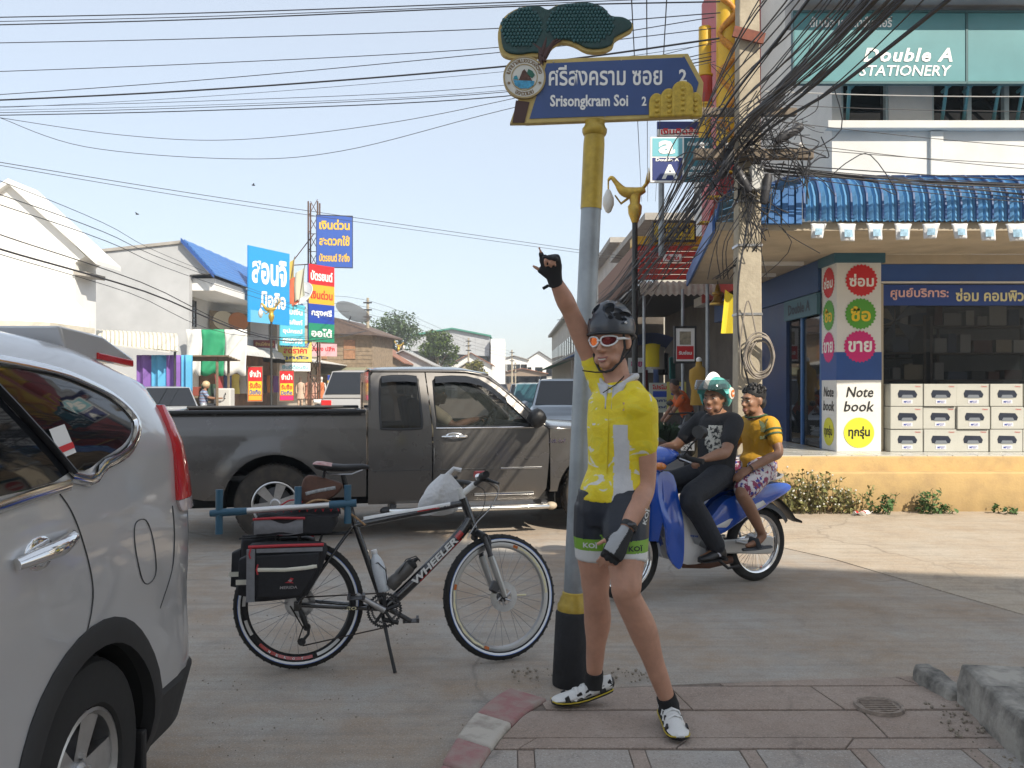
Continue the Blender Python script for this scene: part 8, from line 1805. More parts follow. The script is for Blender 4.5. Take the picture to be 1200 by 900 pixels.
bo = obj('body', fuse(b, .012, 4), SK2, pb_); c = MB(); trunk(c, [(Z((.12, .1, .84)), .165, .125), (Z((.05, 0, .98)), .165, .135), (Z((-.05, -.12, 1.12)), .185, .125), (Z((-.09, -.18, 1.165)), .10, .08)], Z((.3, .95, 0)).normalized())
for s_ in (-1, 1): limb(c, [Z((-.05, -.12+s_*.15, 1.12)), Z((-.14, -.11+s_*.2, 1.0))], [.065, .055])
obj('shirt', fuse(c, .012, 3), mat('orange_shirt', (.55, .10, .015), .8), pb_)
c = MB()
for s_ in (-1, 1): limb(c, [Z((.12, .1+s_*.09, .87)), Z((.05, s_*.1, .48)), Z((.11, .05+s_*.1, .12))], [.095, .072, .055])
obj('trousers', fuse(c, .012, 3), JEAN, pb_); hq = facing(Z((-.6, -.5, -.5)), loc=Z((-.19, -.31, 1.31))); obj('hair', MB().sphere(hq @ Z((0, .03, .045)), (.083, .098, .085), 14, 10, rot=hq.to_3x3()), BHAIR, pb_, smooth=180)
# further shops down the right side
for i, (y0, y1, h, cc) in enumerate(((24.5, 33, 6.2, (.40, .38, .33)), (33.2, 44, 7.0, (.45, .42, .38)), (44.3, 60, 5.6, (.35, .33, .30)), (60.5, 90, 6.4, (.42, .40, .36)))):
 t = thing('shophouse', 'shophouse down the right side of the street, %s beyond the red fascia' % ords[i], 'building', (4.2, y0, 0), 0, 'far right shophouses')
 m = mat('far_wall_%d' % i, cc, .9, noise=(.8, .15)); obj('wall', MB().box(0, 9, 0, y1-y0, 0, h), m, t); obj('roof', MB().box(-.4, 9.2, -.1, y1-y0+.1, h, h+.2), CONC, t)
 for k in range(int((y1-y0)/2.2)): w_ = obj('window', MB().box(-.05, -.003, .6+k*2.2, 1.9+k*2.2, 3.7, 4.9), DGLASS, t); obj('frame', MB().box(-.06, -.051, .55+k*2.2, 1.95+k*2.2, 3.65, 3.7), WHITE, w_)
 obj('awning', MB().add([(0, .2, 3.2), (0, y1-y0-.2, 3.2), (-1.6, y1-y0-.2, 2.75), (-1.6, .2, 2.75)], [(0, 1, 2, 3)]), mat('far_awning_%d' % i, [(.3, .06, .05), (.05, .12, .3), (.4, .4, .38), (.05, .2, .12)][i], .7), t, solid=.03)
# ornate golden street lamps
def lamp_post(label, loc, h, flip=1, group='golden bird street lamps'):
 t = thing('street_lamp', label, 'street lamp', loc, 0, group)
 s = h/5.6
 obj('pole', MB().lathe([(.12*s, 0), (.13*s, .05), (.09*s, .35*s), (.055*s, .5*s), (.05*s, 4.5*s), (.05*s, 4.62*s)], 14), mat('lamp_pole_black', (.02, .02, .018), .5), t, smooth=50)
 GL = mat('lamp_gold', (.50, .33, .05), .35, .5, noise=(12, .3))
 obj('collar', MB().lathe([(.055*s, 4.45*s), (.12*s, 4.62*s), (.13*s, 4.75*s), (.09*s, 4.8*s), (.11*s, 4.95*s), (.05*s, 5.0*s), (.001, 5.0*s)], 16), GL, t, smooth=50)
 bd = MB(); f = flip
 bd.tube(smoothpts([(f*.18*s, 0, 5.05*s), (0, 0, 5.0*s), (-f*.2*s, 0, 5.02*s), (-f*.34*s, 0, 5.18*s), (-f*.42*s, 0, 5.27*s), (-f*.48*s, 0, 5.22*s)], 5), [s*(.05+.05*math.sin(min(1, i/14)*math.pi)) if i < 15 else s*.045*(1-.5*(i-15)/11) for i in range(26)], 10)
 for k in range(4): bd.tube([(f*.1*s, 0, 5.02*s), (f*(.2+.06*k)*s, .02*(k-1.5), (5.15+.07*k)*s), (f*(.22+.03*k)*s, .03*(k-1.5), (5.35+.09*k)*s)], [.035*s, .03*s, .006*s], 6)
 bd.tube([(-f*.05*s, 0, 4.95*s), (-f*.25*s, 0, 4.8*s), (-f*.36*s, 0, 4.95*s)], [.03*s, .025*s, .015*s], 6)
 obj('bird_arm', bd, GL, t, smooth=60)
 obj('lamp_stem', MB().cyl((-f*.48*s, 0, 5.22*s), (-f*.48*s, 0, 5.05*s), .015*s, n=6), GL, t)
 obj('glass_globe', MB().lathe([(.001, 4.62*s), (.05*s, 4.65*s), (.105*s, 4.78*s), (.10*s, 4.9*s), (.05*s, 5.02*s), (.03*s, 5.05*s)], 16, (-f*.48*s, 0, 0)), mat('lamp_glass', (.62, .62, .58), .2, spec=.5), t, smooth=60)
 return t
lamp_post('golden bird street lamp on a black pole right behind the cyclist', (P(744, 0, 15).x, 15, 0), 5.45)
lamp_post('golden bird street lamp before the clothes shop on the left', (P(318, 0, 34).x, 34, 0), 5.0)
lamp_post('far golden street lamp before the first tree', (P(467, 0, 78).x, 78, 0), 5.6, -1)
lamp_post('far golden street lamp before the second tree', (P(511, 0, 90).x, 90, 0), 5.2, -1)
# == LEFT SIDE OF THE STREET
FX = -12.5
def FP(px, py, off=0): d = (-(FX+off))*1000/(600-px); return P(px, py, d)
PWH = mat('plain_white_paint', (.74, .74, .72), .85, noise=(1.5, .06)); PGR = mat('pale_grey_render', (.42, .43, .44), .9, noise=(.9, .12, 9)); CRM = mat('cream_sheet', (.62, .58, .48), .6, noise=(5, .12))  # plain white paint shared by walls, slabs and dish
# white gabled house
wh = thing('white_house', 'bright white gabled house wall behind the silver vehicle', 'house', (0, 0, 0))
def at(px, py, d): p = P(px, py, d); return (p.x, p.z)
gw = [at(-160, 470, 24), at(-160, 330, 24), at(14, 214, 24), at(100, 300, 24), at(88, 308, 24), at(88, 462, 24)]
obj('wall', MB().prism(gw, 24, 25.2), PWH, wh)
obj('roof', MB().prism([at(-165, 333, 24), at(14, 211, 24), at(117, 306, 24), at(117, 311, 24), at(14, 217, 24), at(-165, 339, 24)], 23.8, 25.3), mat('white_roof_sheet', (.70, .70, .68), .6), wh)
obj('eave_bracket', MB().prism([at(88, 318, 24), at(104, 319, 24), at(103, 324, 24), at(88, 322, 24)], 23.9, 25), CONC, wh)
obj('wing_wall', MB().prism([at(87, 349, 24), at(110, 376, 24), at(110, 385, 24), at(60, 385, 24), at(60, 372, 24)], 23.7, 23.95), PWH, wh)
obj('low_roof', MB().prism([at(-160, 372, 23.2), at(105, 384, 23.2), at(105, 390, 23.2), at(-160, 384, 23.2)], 21.2, 23.5), CRM, wh)
# grey building with blue roof
gb = thing('grey_house', 'grey two storey building with blue roof and recessed balcony', 'house', (0, 0, 0))
Y0 = 33
g0 = [at(40, 470, Y0), at(40, 305, Y0), at(107, 296, Y0), at(218, 284, Y0), at(246, 320, Y0), at(222, 322, Y0), at(221, 472, Y0)]
obj('end_wall', MB().prism(g0, Y0, Y0+.3), PGR, gb)
obj('parapet_cap', MB().prism([at(38, 303, Y0), at(107, 293.5, Y0), at(217, 281.5, Y0), at(217, 285, Y0), at(107, 297, Y0), at(38, 307, Y0)], Y0-.08, Y0+.4), CONC, gb)
BT = mat('blue_roof_tile', (.05, .16, .42), .45, noise=(3, .12)); rz, ex, ez = 7.05, -11.45, 5.72
for k in range(19):                                           # tile courses stepping down, and ribs up the slope
 pass
nt_ = 9
for i in range(nt_):
 t0, t1 = i/nt_, (i+1)/nt_+.02; xa, xb = -12.65+(ex+12.65)*t0, -12.65+(ex+12.65)*t1; za, zb = rz+(ez-rz)*t0, rz+(ez-rz)*t1
 obj('roof_tile_course', MB().loft([[Vector((xa, y, za+.012+.03*abs(math.sin(y*3.2)))), Vector((xb, y, zb+.03+.03*abs(math.sin(y*3.2)))), Vector((xb, y, zb-.02)), Vector((xa, y, za-.02))] for y in [Y0-.1+.3*j for j in range(49)]]), BT, gb)
obj('roof_edge', MB().prism([(-12.72, rz+.06), (ex-.02, ez+.03), (ex-.02, ez-.12), (-12.72, rz-.10)], Y0-.25, Y0-.12), mat('blue_barge', (.02, .07, .26), .5), gb)
obj('back_roof', MB().add([(-12.65, Y0, rz), (-12.65, Y0+14, rz), (-18, Y0+14, 6.3), (-18, Y0, 6.3)], [(0, 1, 2, 3)]), CONC, gb, solid=.05)
obj('street_wall', MB().box(-18, -13.4, Y0+.31, Y0+14, 0, 6.2), mat('white_inner_wall', (.60, .59, .56), .9), gb)
obj('eave_slab', MB().box(-13.4, -11.6, Y0+.31, Y0+14, 5.15, 5.62), PWH, gb); obj('balcony_slab', MB().box(-13.39, -12.0, Y0+.31, Y0+14, 3.0, 3.25), PWH, gb)
obj('balcony_wall', MB().box(-12.3, -12.1, Y0+.31, Y0+14, 3.26, 3.55), PGR, gb)
wn = obj('window', MB().box(-13.39, -13.34, Y0+1.2, Y0+3.0, 3.9, 5.0), DGLASS, gb)
for k in range(6): obj('window_bar', MB().box(-13.335, -13.31, Y0+1.2+k*.36-.02, Y0+1.2+k*.36+.02, 3.9, 5.0), DSTEEL, wn)
for k in range(2): obj('window_bar', MB().box(-13.33, -13.315, Y0+1.2, Y0+3.0, 4.25+k*.37, 4.28+k*.37), DSTEEL, wn)
ov = thing('balcony_sign', 'cream and orange oval signboard on the grey building balcony', 'sign', (-12.7, Y0+5.6, 4.3), 62)
obj('panel', MB().box(-1.2, 1.2, .03, .06, -.55, .45), mat('dull_mural', (.22, .17, .11), .8, noise=(6, .4)), ov)
obj('cream_oval', MB().prism([(-.45+.6*a, .05+.42*b) for a, b in circ(1, 28)], -.01, .02), mat('cream_oval', (.62, .55, .40), .6), ov); obj('orange_oval', MB().prism([(.42+.6*a, .05+.42*b) for a, b in circ(1, 28)], -.03, .0), mat('orange_oval', (.55, .20, .06), .6), ov)
# white corrugated awnings along the shops
for k in range(24):
 yy = Y0+2.6+k*.42
 m = MB().loft([[Vector((x, yy+.0, z)), Vector((x, yy+.40, z)), Vector((x, yy+.40, z-.03)), Vector((x, yy, z-.03))] for x, z in (((-12.6, 3.3), (-11.9, 3.2), (-11.5, 3.05), (-11.35, 2.75), (-11.35, 2.55)) if k > 7 else ((-12.3, 3.35), (-11.7, 3.2), (-11.35, 2.9), (-11.3, 2.75)))])
 obj('awning_sheet', m, mat('white_awning_sheet', (.58, .58, .56), .55, noise=(4, .12)), gb)
# second shop unit beyond
sh2 = thing('clothes_shop', 'open fronted clothes shop under a white awning', 'shop', (0, 0, 0))
obj('wall', MB().box(-17, -13.0, 47.2, 60, 0, 5.0), mat('beige_wall', (.45, .40, .33), .9), sh2); obj('awning', MB().add([(-13, 43.5, 3.1), (-13, 60, 3.1), (-11.2, 60, 2.75), (-11.2, 43.5, 2.75)], [(0, 1, 2, 3)]), mat('white_awning_sheet', (.58, .58, .56), .55), sh2, solid=.05)
obj('shop_floor', MB().box(-13.4, -11.2, 36, 60, 0, .16), mat('pale_pavement', (.42, .38, .32), .9, noise=(2, .15)), sh2)
lp = MB(); obj('interior_wall', MB().box(-13.39, -13.3, 36.5, 47, .16, 3.0), mat('shop_interior_brown', (.16, .09, .05), .8, noise=(2, .5)), sh2)
for y in (38.6, 39.4): obj('shop_lamp', MB().sphere((-12.6, y, 2.55), .08, 10, 8), mat('warm_lamp_glow', (1, .72, .25), .4, emit=6), sh2, smooth=180)
# green and white tarpaulin curtain
tp = thing('striped_tarpaulin', 'white and green striped tarpaulin hanging from the grey building', 'tarp', (0, 0, 0))
for i, (a, b2, mm) in enumerate(((218, 236, mat('white_tarp', (.66, .66, .63), .7, bump=(3, .6, .05))), (236, 263, mat('green_tarp', (.02, .28, .13), .7, bump=(3, .6, .05))), (263, 289, mat('white_tarp', (.66, .66, .63), .7)))):
 obj('stripe', MB().grid(lambda u, v, a=a, b2=b2: P(a+(b2-a)*u, 386+(53+2*math.sin(9*u))*v, 32.4)+Vector((0, .08*math.sin(7*u+5*v), 0)), 10, 8), mm, tp, smooth=60, solid=.01)
# purple and blue curtains, cream barrel awning
cu = thing('striped_curtain', 'purple and light blue striped curtain under the cream awning', 'curtain', (0, 0, 0))
cols = [(.20, .10, .36), (.09, .35, .58), (.18, .09, .33), (.09, .35, .58)]
for i in range(4):
 a, b2 = (160+i*17.5), 160+(i+1)*17.5 if i < 3 else 225
 obj('stripe', MB().grid(lambda u, v, a=a, b2=b2: P(a+(b2-a)*u, 416+(47+1.5*math.sin(8*u))*v, 27)+Vector((0, .08*math.sin(9*u), 0)), 8, 5), mat('curtain_%d' % (i % 2), cols[i], .8, noise=(2, .12)), cu, smooth=60, solid=.01)
ca = thing('cream_awning', 'cream ribbed barrel awning left of the striped tarpaulin', 'awning', (0, 0, 0))
for k in range(22):
 a = 98+k*5; pts = [P(a, 386+k*.25, 27.4), P(a+1, 387+k*.45, 26.9), P(a+1, 394+k*.6, 26.6), P(a+1, 402+k*.45, 26.55)]
 w = Vector((.125, 0, 0)); obj('awning_rib', MB().loft([[p, p+w*.5+Vector((0, -.05, .02)), p+w, p+w*.5+Vector((0, .03, -.03))] for p in pts]), CRM, ca)
obj('lower_sheet', MB().add([P(110, 402, 26.4), P(200, 413, 26.4), P(195, 409, 27.6), P(120, 398, 27.6)], [(0, 1, 2, 3)]), mat('pale_sheet', (.55, .55, .53), .6), ca, solid=.04)
for px in (108, 205): p = P(px, 412, 26.8); obj('post', MB().cyl((p.x, p.y, 0), (p.x, p.y, p.z), .04, n=8), DSTEEL, ca)
# wooden stall
stl = thing('wooden_stall', 'small wooden stall with rough plank roof before the tarpaulin', 'stall', (0, 0, 0))
WD = mat('grey_brown_wood', (.16, .12, .08), .9, noise=(5, .4))
for k in range(5): obj('roof_plank', MB().box(-12.5+.0, -9.9, 29.6+k*.3, 29.87+k*.3, 2.45-.03*k, 2.5-.03*k), WD, stl)
for x, y in ((-12.2, 29.8), (-10.3, 29.8), (-12.2, 31), (-10.3, 31), (-11.2, 29.8)): obj('post', MB().cyl((x, y, 0), (x, y, 2.42), .05, n=6), WD, stl)
obj('counter', MB().box(-12.3, -10.2, 30.1, 30.9, 1.0, 1.08).box(-12.2, -10.3, 30.2, 30.25, .3, 1.0), WD, stl); obj('cloth', MB().box(-10.5, -9.9, 30.0, 30.5, .5, 1.35), mat('pale_cloth', (.5, .5, .48), .8, bump=(5, .5)), stl, bevel=.05)
for i, (x, c) in enumerate(((-12.0, (.03, .03, .04)), (-11.5, (.25, .06, .04)), (-11.0, (.05, .1, .06)))): tag(obj('stall_box', MB().box(x, x+.4, 30.2, 30.6, 1.085, 1.3+.1*i), mat('stall_goods_%d' % i, c, .7), None, bevel=.01), ['black', 'red brown', 'dark green'][i]+' goods box on the wooden stall', 'box', 'goods on the stall')
# big billboards and their steel tower
SKYB = mat('sky_blue_board', (.02, .28, .62), .5); AQB = mat('aqua_board', (.10, .48, .60), .5); DYEL = mat('deep_yellow_print', (.70, .42, .02), .5)
board('blue_billboard', 'large sky blue billboard with fat white Thai lettering', 'billboard', P(316, 336, 38), 2.75, 3.3, 66, SKYB, (('สอนจิ', WHITE, .85, .36, .0, .2), ('มือถือ', WHITE, .6, .22, .1, -.18), (None, mat('pale_blue_fade', (.12, .42, .68), .5), .5, .16, -.2, -.42)), None)
board('aqua_billboard', 'smaller aqua billboard with white writing beside the blue one', 'billboard', P(343, 381, 41), 1.7, 2.0, 62, AQB, (('เติมเงิน', WHITE, .8, .14, 0, .32), ('โทรศัพท์', WHITE, .8, .14, 0, .08), ('อุปกรณ์', WHITE, .8, .14, 0, -.16), ('ครบวงจร', WHITE, .8, .12, 0, -.38)))
board('striped_billboard', 'tall billboard in red, yellow, blue and green bands', 'billboard', P(377, 356, 44), 1.75, 3.95, 55, BLUE, ((None, RED, 1, .26, 0, .37), (None, mat('amber_print', (.62, .36, .02), .5), 1, .25, 0, .115), (None, mat('green_board', (.01, .22, .12), .5), 1, .24, 0, -.38), ('บัตรยนต์', WHITE, .85, .13, 0, .36), ('เงินด่วน', RED, .85, .12, 0, .115), ('กรุงศรี', WHITE, .8, .11, 0, -.13), ('ออโต้', WHITE, .8, .11, 0, -.38)))
board('tower_billboard', 'dark blue billboard with yellow Thai words on the steel tower', 'billboard', P(392, 283, 45), 1.85, 2.7, 10, mat('royal_blue_board', (.02, .08, .36), .5), (('เงินด่วน', DYEL, .85, .2, 0, .33), ('สะดวกใช้', DYEL, .85, .2, 0, .02), ('บัตรยนต์ ลิสซิ่ง', DYEL, .85, .17, 0, -.31)), BPLAST)
tw = thing('steel_tower', 'rusty lattice steel tower holding the billboards', 'tower', (P(368, 0, 46).x, 46, 0)); RS = mat('rusty_steel', (.10, .055, .035), .8)
for x, y in ((-.25, -.25), (.25, -.25), (.25, .25), (-.25, .25)): obj('leg', MB().cyl((x, y, 0), (x, y, 11.3), .045, n=6), RS, tw)
for k in range(11):
 z = 1+k*.95; obj('brace', MB().cyl((-.25, -.25, z), (.25, -.25, z+.9), .02, n=5).cyl((-.25, -.25, z), (.25, -.25, z), .02, n=5), RS, tw); obj('brace', MB().cyl((.25, .25, z), (-.25, .25, z+.9), .02, n=5), RS, tw)
for a, b2 in (((-2.6, 0, 6.2), (0, 0, 9.6)), ((-2.0, 0, 7.6), (.2, 0, 5.4)), ((-1.2, 0, 7.9), (.6, 0, 8.0)), ((-1.6, 0, 5.2), (0, 0, 7.2))): obj('stay', MB().cyl(a, b2, .03, n=5), RS, tw)
for i, (px, py, c, nm) in enumerate(((338, 325, (.55, .40, .08), 'golden'), (350, 335, (.50, .50, .38), 'pale'), (343, 343, (.55, .12, .05), 'orange red'))):
 p = P(px, py, 41); t = thing('shop_flag', '%s cloth flag beside the billboards' % nm, 'flag', p, 0, 'flags between the billboards'); obj('staff', MB().cyl((0, 0, -.9), (.3, 0, 1.0), .02, n=5), WD, t); obj('cloth', MB().grid(lambda u, v: (.3-.45*u+.0*v-.05*math.sin(3*v), .06*math.sin(6*u), .9-1.35*v-.3*u), 6, 8), mat('flag_'+nm, c, .8), t, solid=.01)
ds = thing('satellite_dish', 'white satellite dish between the billboards', 'dish', P(355, 347, 42.5), rot=(60, 0, -25)); obj('dish', MB().lathe([(.001, 0), (.3, .03), (.55, .12), (.7, .22), (.69, .24), (.53, .14), (.001, .02)], 28), PWH, ds, smooth=50); obj('feed_arm', MB().cyl((.5, 0, .15), (0, 0, .7), .02, n=5), DSTEEL, ds)
# shop banners and standing signs
board('shop_banner', 'yellow banner with blue Thai writing under the white awning', 'banner', P(346, 411, 43), 1.75, 1.1, 35, mat('yellow_banner', (.55, .48, .12), .7), (('กางเกงยีนส์', BLUE, .85, .25, 0, .28), ('ลดราคา', RED, .7, .22, 0, -.02), ('ทุกตัว', NAVYP, .8, .2, 0, -.32)))
board('shop_banner', 'white and aqua banner below the yellow one', 'banner', P(346, 430, 43), 1.6, .42, 35, WHITE, (('ยินดีต้อนรับ', TSQ, .85, .5, 0, 0),))
board('shop_banner', 'pink banner with red Thai writing further along', 'banner', P(377, 410, 49), 1.8, .72, 30, mat('pink_banner', (.58, .35, .38), .7), (('ขายส่ง ปลีก', RED, .85, .4, 0, .1),))
board('shop_nameboard', 'dark red shop nameboard above the lit clothes shop', 'sign', P(310, 403, 40), 1.0, .35, 30, mat('maroon_board', (.16, .02, .02), .6), (('ร้านไก่ทอง', mat('dull_gold_print', (.5, .36, .12), .5), .85, .5, 0, 0),))
for i, (px, py, d, wl_) in enumerate(((299, 450, 36.5, 'left of the golden lamp post'), (336, 452, 42, 'right of the golden lamp post'))):
 board('standing_sign', 'red and yellow standing sign %s' % wl_, 'sign', P(px, py, d), .58 if i == 0 else .66, 1.45, 15, RED, ((None, YEL, .92, .40, 0, -.12), (None, mat('amber_print', (.62, .36, .02), .5) if i == 0 else PINK, .92, .14, 0, -.41), ('จำนำ', WHITE, .8, .2, 0, .3), ('รับซื้อ', RED, .8, .18, 0, -.04), ('มือถือ', BLUE, .8, .14, 0, -.24)), WD)
for i, (px, d) in enumerate(((392, 51), (407, 54))): board('price_sign', ['yellow and blue price sign with red figures', 'blue and red price sign with white figures'][i], 'sign', P(px, 452, d), .8, 1.3, 12, [YEL, BLUE][i], ((None, [BLUE, RED][i], 1, .25, 0, .37), ('199', [RED, WHITE][i], .8, .3, 0, -.1), ('ทุกตัว', [NAVYP, YEL][i], .8, .2, 0, -.36)))
# mannequins and clothes
SKM = mat('mannequin_skin', (.55, .40, .30), .6)
for i, (px, c, nm) in enumerate(((352, (.50, .38, .30), 'beige'), (359, (.60, .28, .20), 'coral'), (364, (.62, .36, .28), 'peach'), (371, (.55, .16, .06), 'orange'))):
 d = 46; t = thing('mannequin', '%s dressed shop mannequin on the far pavement' % nm, 'mannequin', (P(px, 0, d).x, d+i*.4, .16), 0, 'shop mannequins')
 b = MB(); V_ = Vector
 trunk(b, [(V_((0, 0, .85)), .14, .1), (V_((0, 0, 1.05)), .11, .08), (V_((0, 0, 1.35)), .17, .1), (V_((0, 0, 1.45)), .06, .05)], V_((1, 0, 0)))
 for s_ in (-1, 1): limb(b, [V_((s_*.17, 0, 1.36)), V_((s_*.22, 0, 1.1)), V_((s_*.2, -.05, .85))], [.05, .04, .03]); limb(b, [V_((s_*.08, 0, .88)), V_((s_*.09, -.02, .48)), V_((s_*.09, 0, .04))], [.08, .06, .04])
 limb(b, [V_((0, 0, 1.44)), V_((0, 0, 1.55))], [.045, .05]); b.sphere((0, 0, 1.64), (.075, .09, .11))
 obj('figure', fuse(b, .02, 3), SKM if i < 3 else mat('white_mannequin', (.6, .6, .58), .5), t)
 obj('dress', MB().loft([[V_((a*w, b2*w*.7, z)) for a, b2 in circ(1, 14)] for z, w in ((.55, .24), (.9, .17), (1.08, .135), (1.35, .185), (1.44, .09))]), mat('dress_'+nm, c, .8), t, smooth=60)
for i in range(9):
 y = 37+i*1.1; c = [(.30, .05, .05), (.05, .08, .2), (.5, .42, .1), (.3, .3, .3), (.08, .25, .12), (.4, .12, .2), (.05, .05, .05), (.5, .2, .05), (.2, .1, .3)][i]; nm = ['dark red', 'navy', 'yellow', 'grey', 'green', 'pink', 'black', 'orange', 'violet'][i]
 t = thing('hanging_garment', '%s garment hanging inside the clothes shop' % nm, 'clothing', (-12.7, y, 1.6), 60, 'clothes hung in the shop'); obj('cloth', MB().loft([[Vector((a*w, b2*.08, z)) for a, b2 in circ(1, 12)] for z, w in ((.35, .08), (.3, .24), (.0, .2), (-.55, .26))]), mat('garment_%d' % i, c, .85), t, smooth=60); obj('hanger', MB().cyl((0, 0, .35), (0, 0, .5), .01, n=5), DSTEEL, t)
# motorcyclist in a striped shirt
sm_ = thing('street_motorbike', 'small dark motorbike ridden along the left kerb', 'motorbike', (P(232, 0, 30).x, 30, 0), 12)
for x in (0, 1.2): obj('wheel', MB().lathe([(.2, -.03), (.26, -.035), (.28, 0), (.26, .035), (.2, .03), (.19, 0)], 28, (x, 0, .28), 'y').lathe([(.001, -.02), (.2, -.01)], 20, (x, 0, .28), 'y'), RUBBER, sm_, smooth=50)
obj('body', MB().loft([[Vector((x, w*a, z+h*b)) for a, b in circ(1, 12)] for x, w, z, h in ((-.2, .1, .65, .08), (.2, .13, .6, .14), (.6, .11, .45, .12), (.95, .13, .6, .2), (1.05, .07, .9, .1))]), MBLK, sm_, smooth=60); obj('handlebar', MB().tube([(.9, -.3, 1.0), (1.0, 0, 1.0), (.9, .3, 1.0)], .018, 6).sphere((.95, -.28, 1.15), (.02, .06, .05), 8, 6), MBLK, sm_, smooth=60)
sp_ = thing('person', 'motorbike rider in striped shirt and cream helmet at the left', 'person', (P(232, 0, 30).x, 30, 0), 12)
b = MB(); V_ = Vector
trunk(b, [(V_((.2, 0, .75)), .16, .12), (V_((.18, 0, .95)), .16, .13), (V_((.2, 0, 1.2)), .18, .12), (V_((.24, 0, 1.3)), .07, .06)], V_((0, 1, 0)))
for s_ in (-1, 1): limb(b, [V_((.22, s_*.18, 1.22)), V_((.42, s_*.25, 1.02)), V_((.85, s_*.3, 1.0))], [.055, .045, .03]); limb(b, [V_((.22, s_*.1, .76)), V_((.62, s_*.18, .68)), V_((.42, s_*.2, .26)), V_((.56, s_*.2, .22))], [.09, .065, .045, .035])
limb(b, [V_((.24, 0, 1.3)), V_((.27, 0, 1.4))], [.05, .05]); head(b, facing(V_((1, 0, 0)), loc=V_((.28, 0, 1.45)))); obj('body', fuse(b, .014, 3), SK2, sp_)
STR = bpy.data.materials.new('striped_shirt'); STR.use_nodes = True; _n = STR.node_tree; _w = _n.nodes.new('ShaderNodeTexWave'); _w.bands_direction = 'Z'; _w.inputs['Scale'].default_value = 3.2; _tc = _n.nodes.new('ShaderNodeTexCoord'); _n.links.new(_tc.outputs['Object'], _w.inputs['Vector']); _r = _n.nodes.new('ShaderNodeValToRGB'); _r.color_ramp.interpolation = 'CONSTANT'; _e = _r.color_ramp.elements; _e[0].color = (.03, .04, .14, 1); _e[1].position = .3; _e[1].color = (.55, .55, .55, 1); _q = _e.new(.6); _q.color = (.30, .05, .08, 1); _q = _e.new(.75); _q.color = (.10, .25, .45, 1); _n.links.new(_w.outputs['Fac'], _r.inputs[0]); _n.links.new(_r.outputs[0], _n.nodes['Principled BSDF'].inputs['Base Color'])
c = MB(); trunk(c, [(V_((.2, 0, .78)), .18, .14), (V_((.18, 0, .95)), .175, .145), (V_((.2, 0, 1.2)), .195, .135), (V_((.235, 0, 1.285)), .09, .08)], V_((0, 1, 0)))
for s_ in (-1, 1): limb(c, [V_((.22, s_*.17, 1.21)), V_((.36, s_*.23, 1.07))], [.07, .06])
obj('shirt', fuse(c, .014, 3), STR, sp_); c = MB()
for s_ in (-1, 1): limb(c, [V_((.22, s_*.1, .76)), V_((.62, s_*.18, .68)), V_((.44, s_*.2, .32))], [.1, .08, .06])
obj('trousers', fuse(c, .014, 3), JEAN, sp_); obj('helmet', MB().sphere((.27, 0, 1.49), (.135, .12, .125), 18, 12), mat('cream_helmet', (.55, .42, .25), .35), sp_, smooth=180)
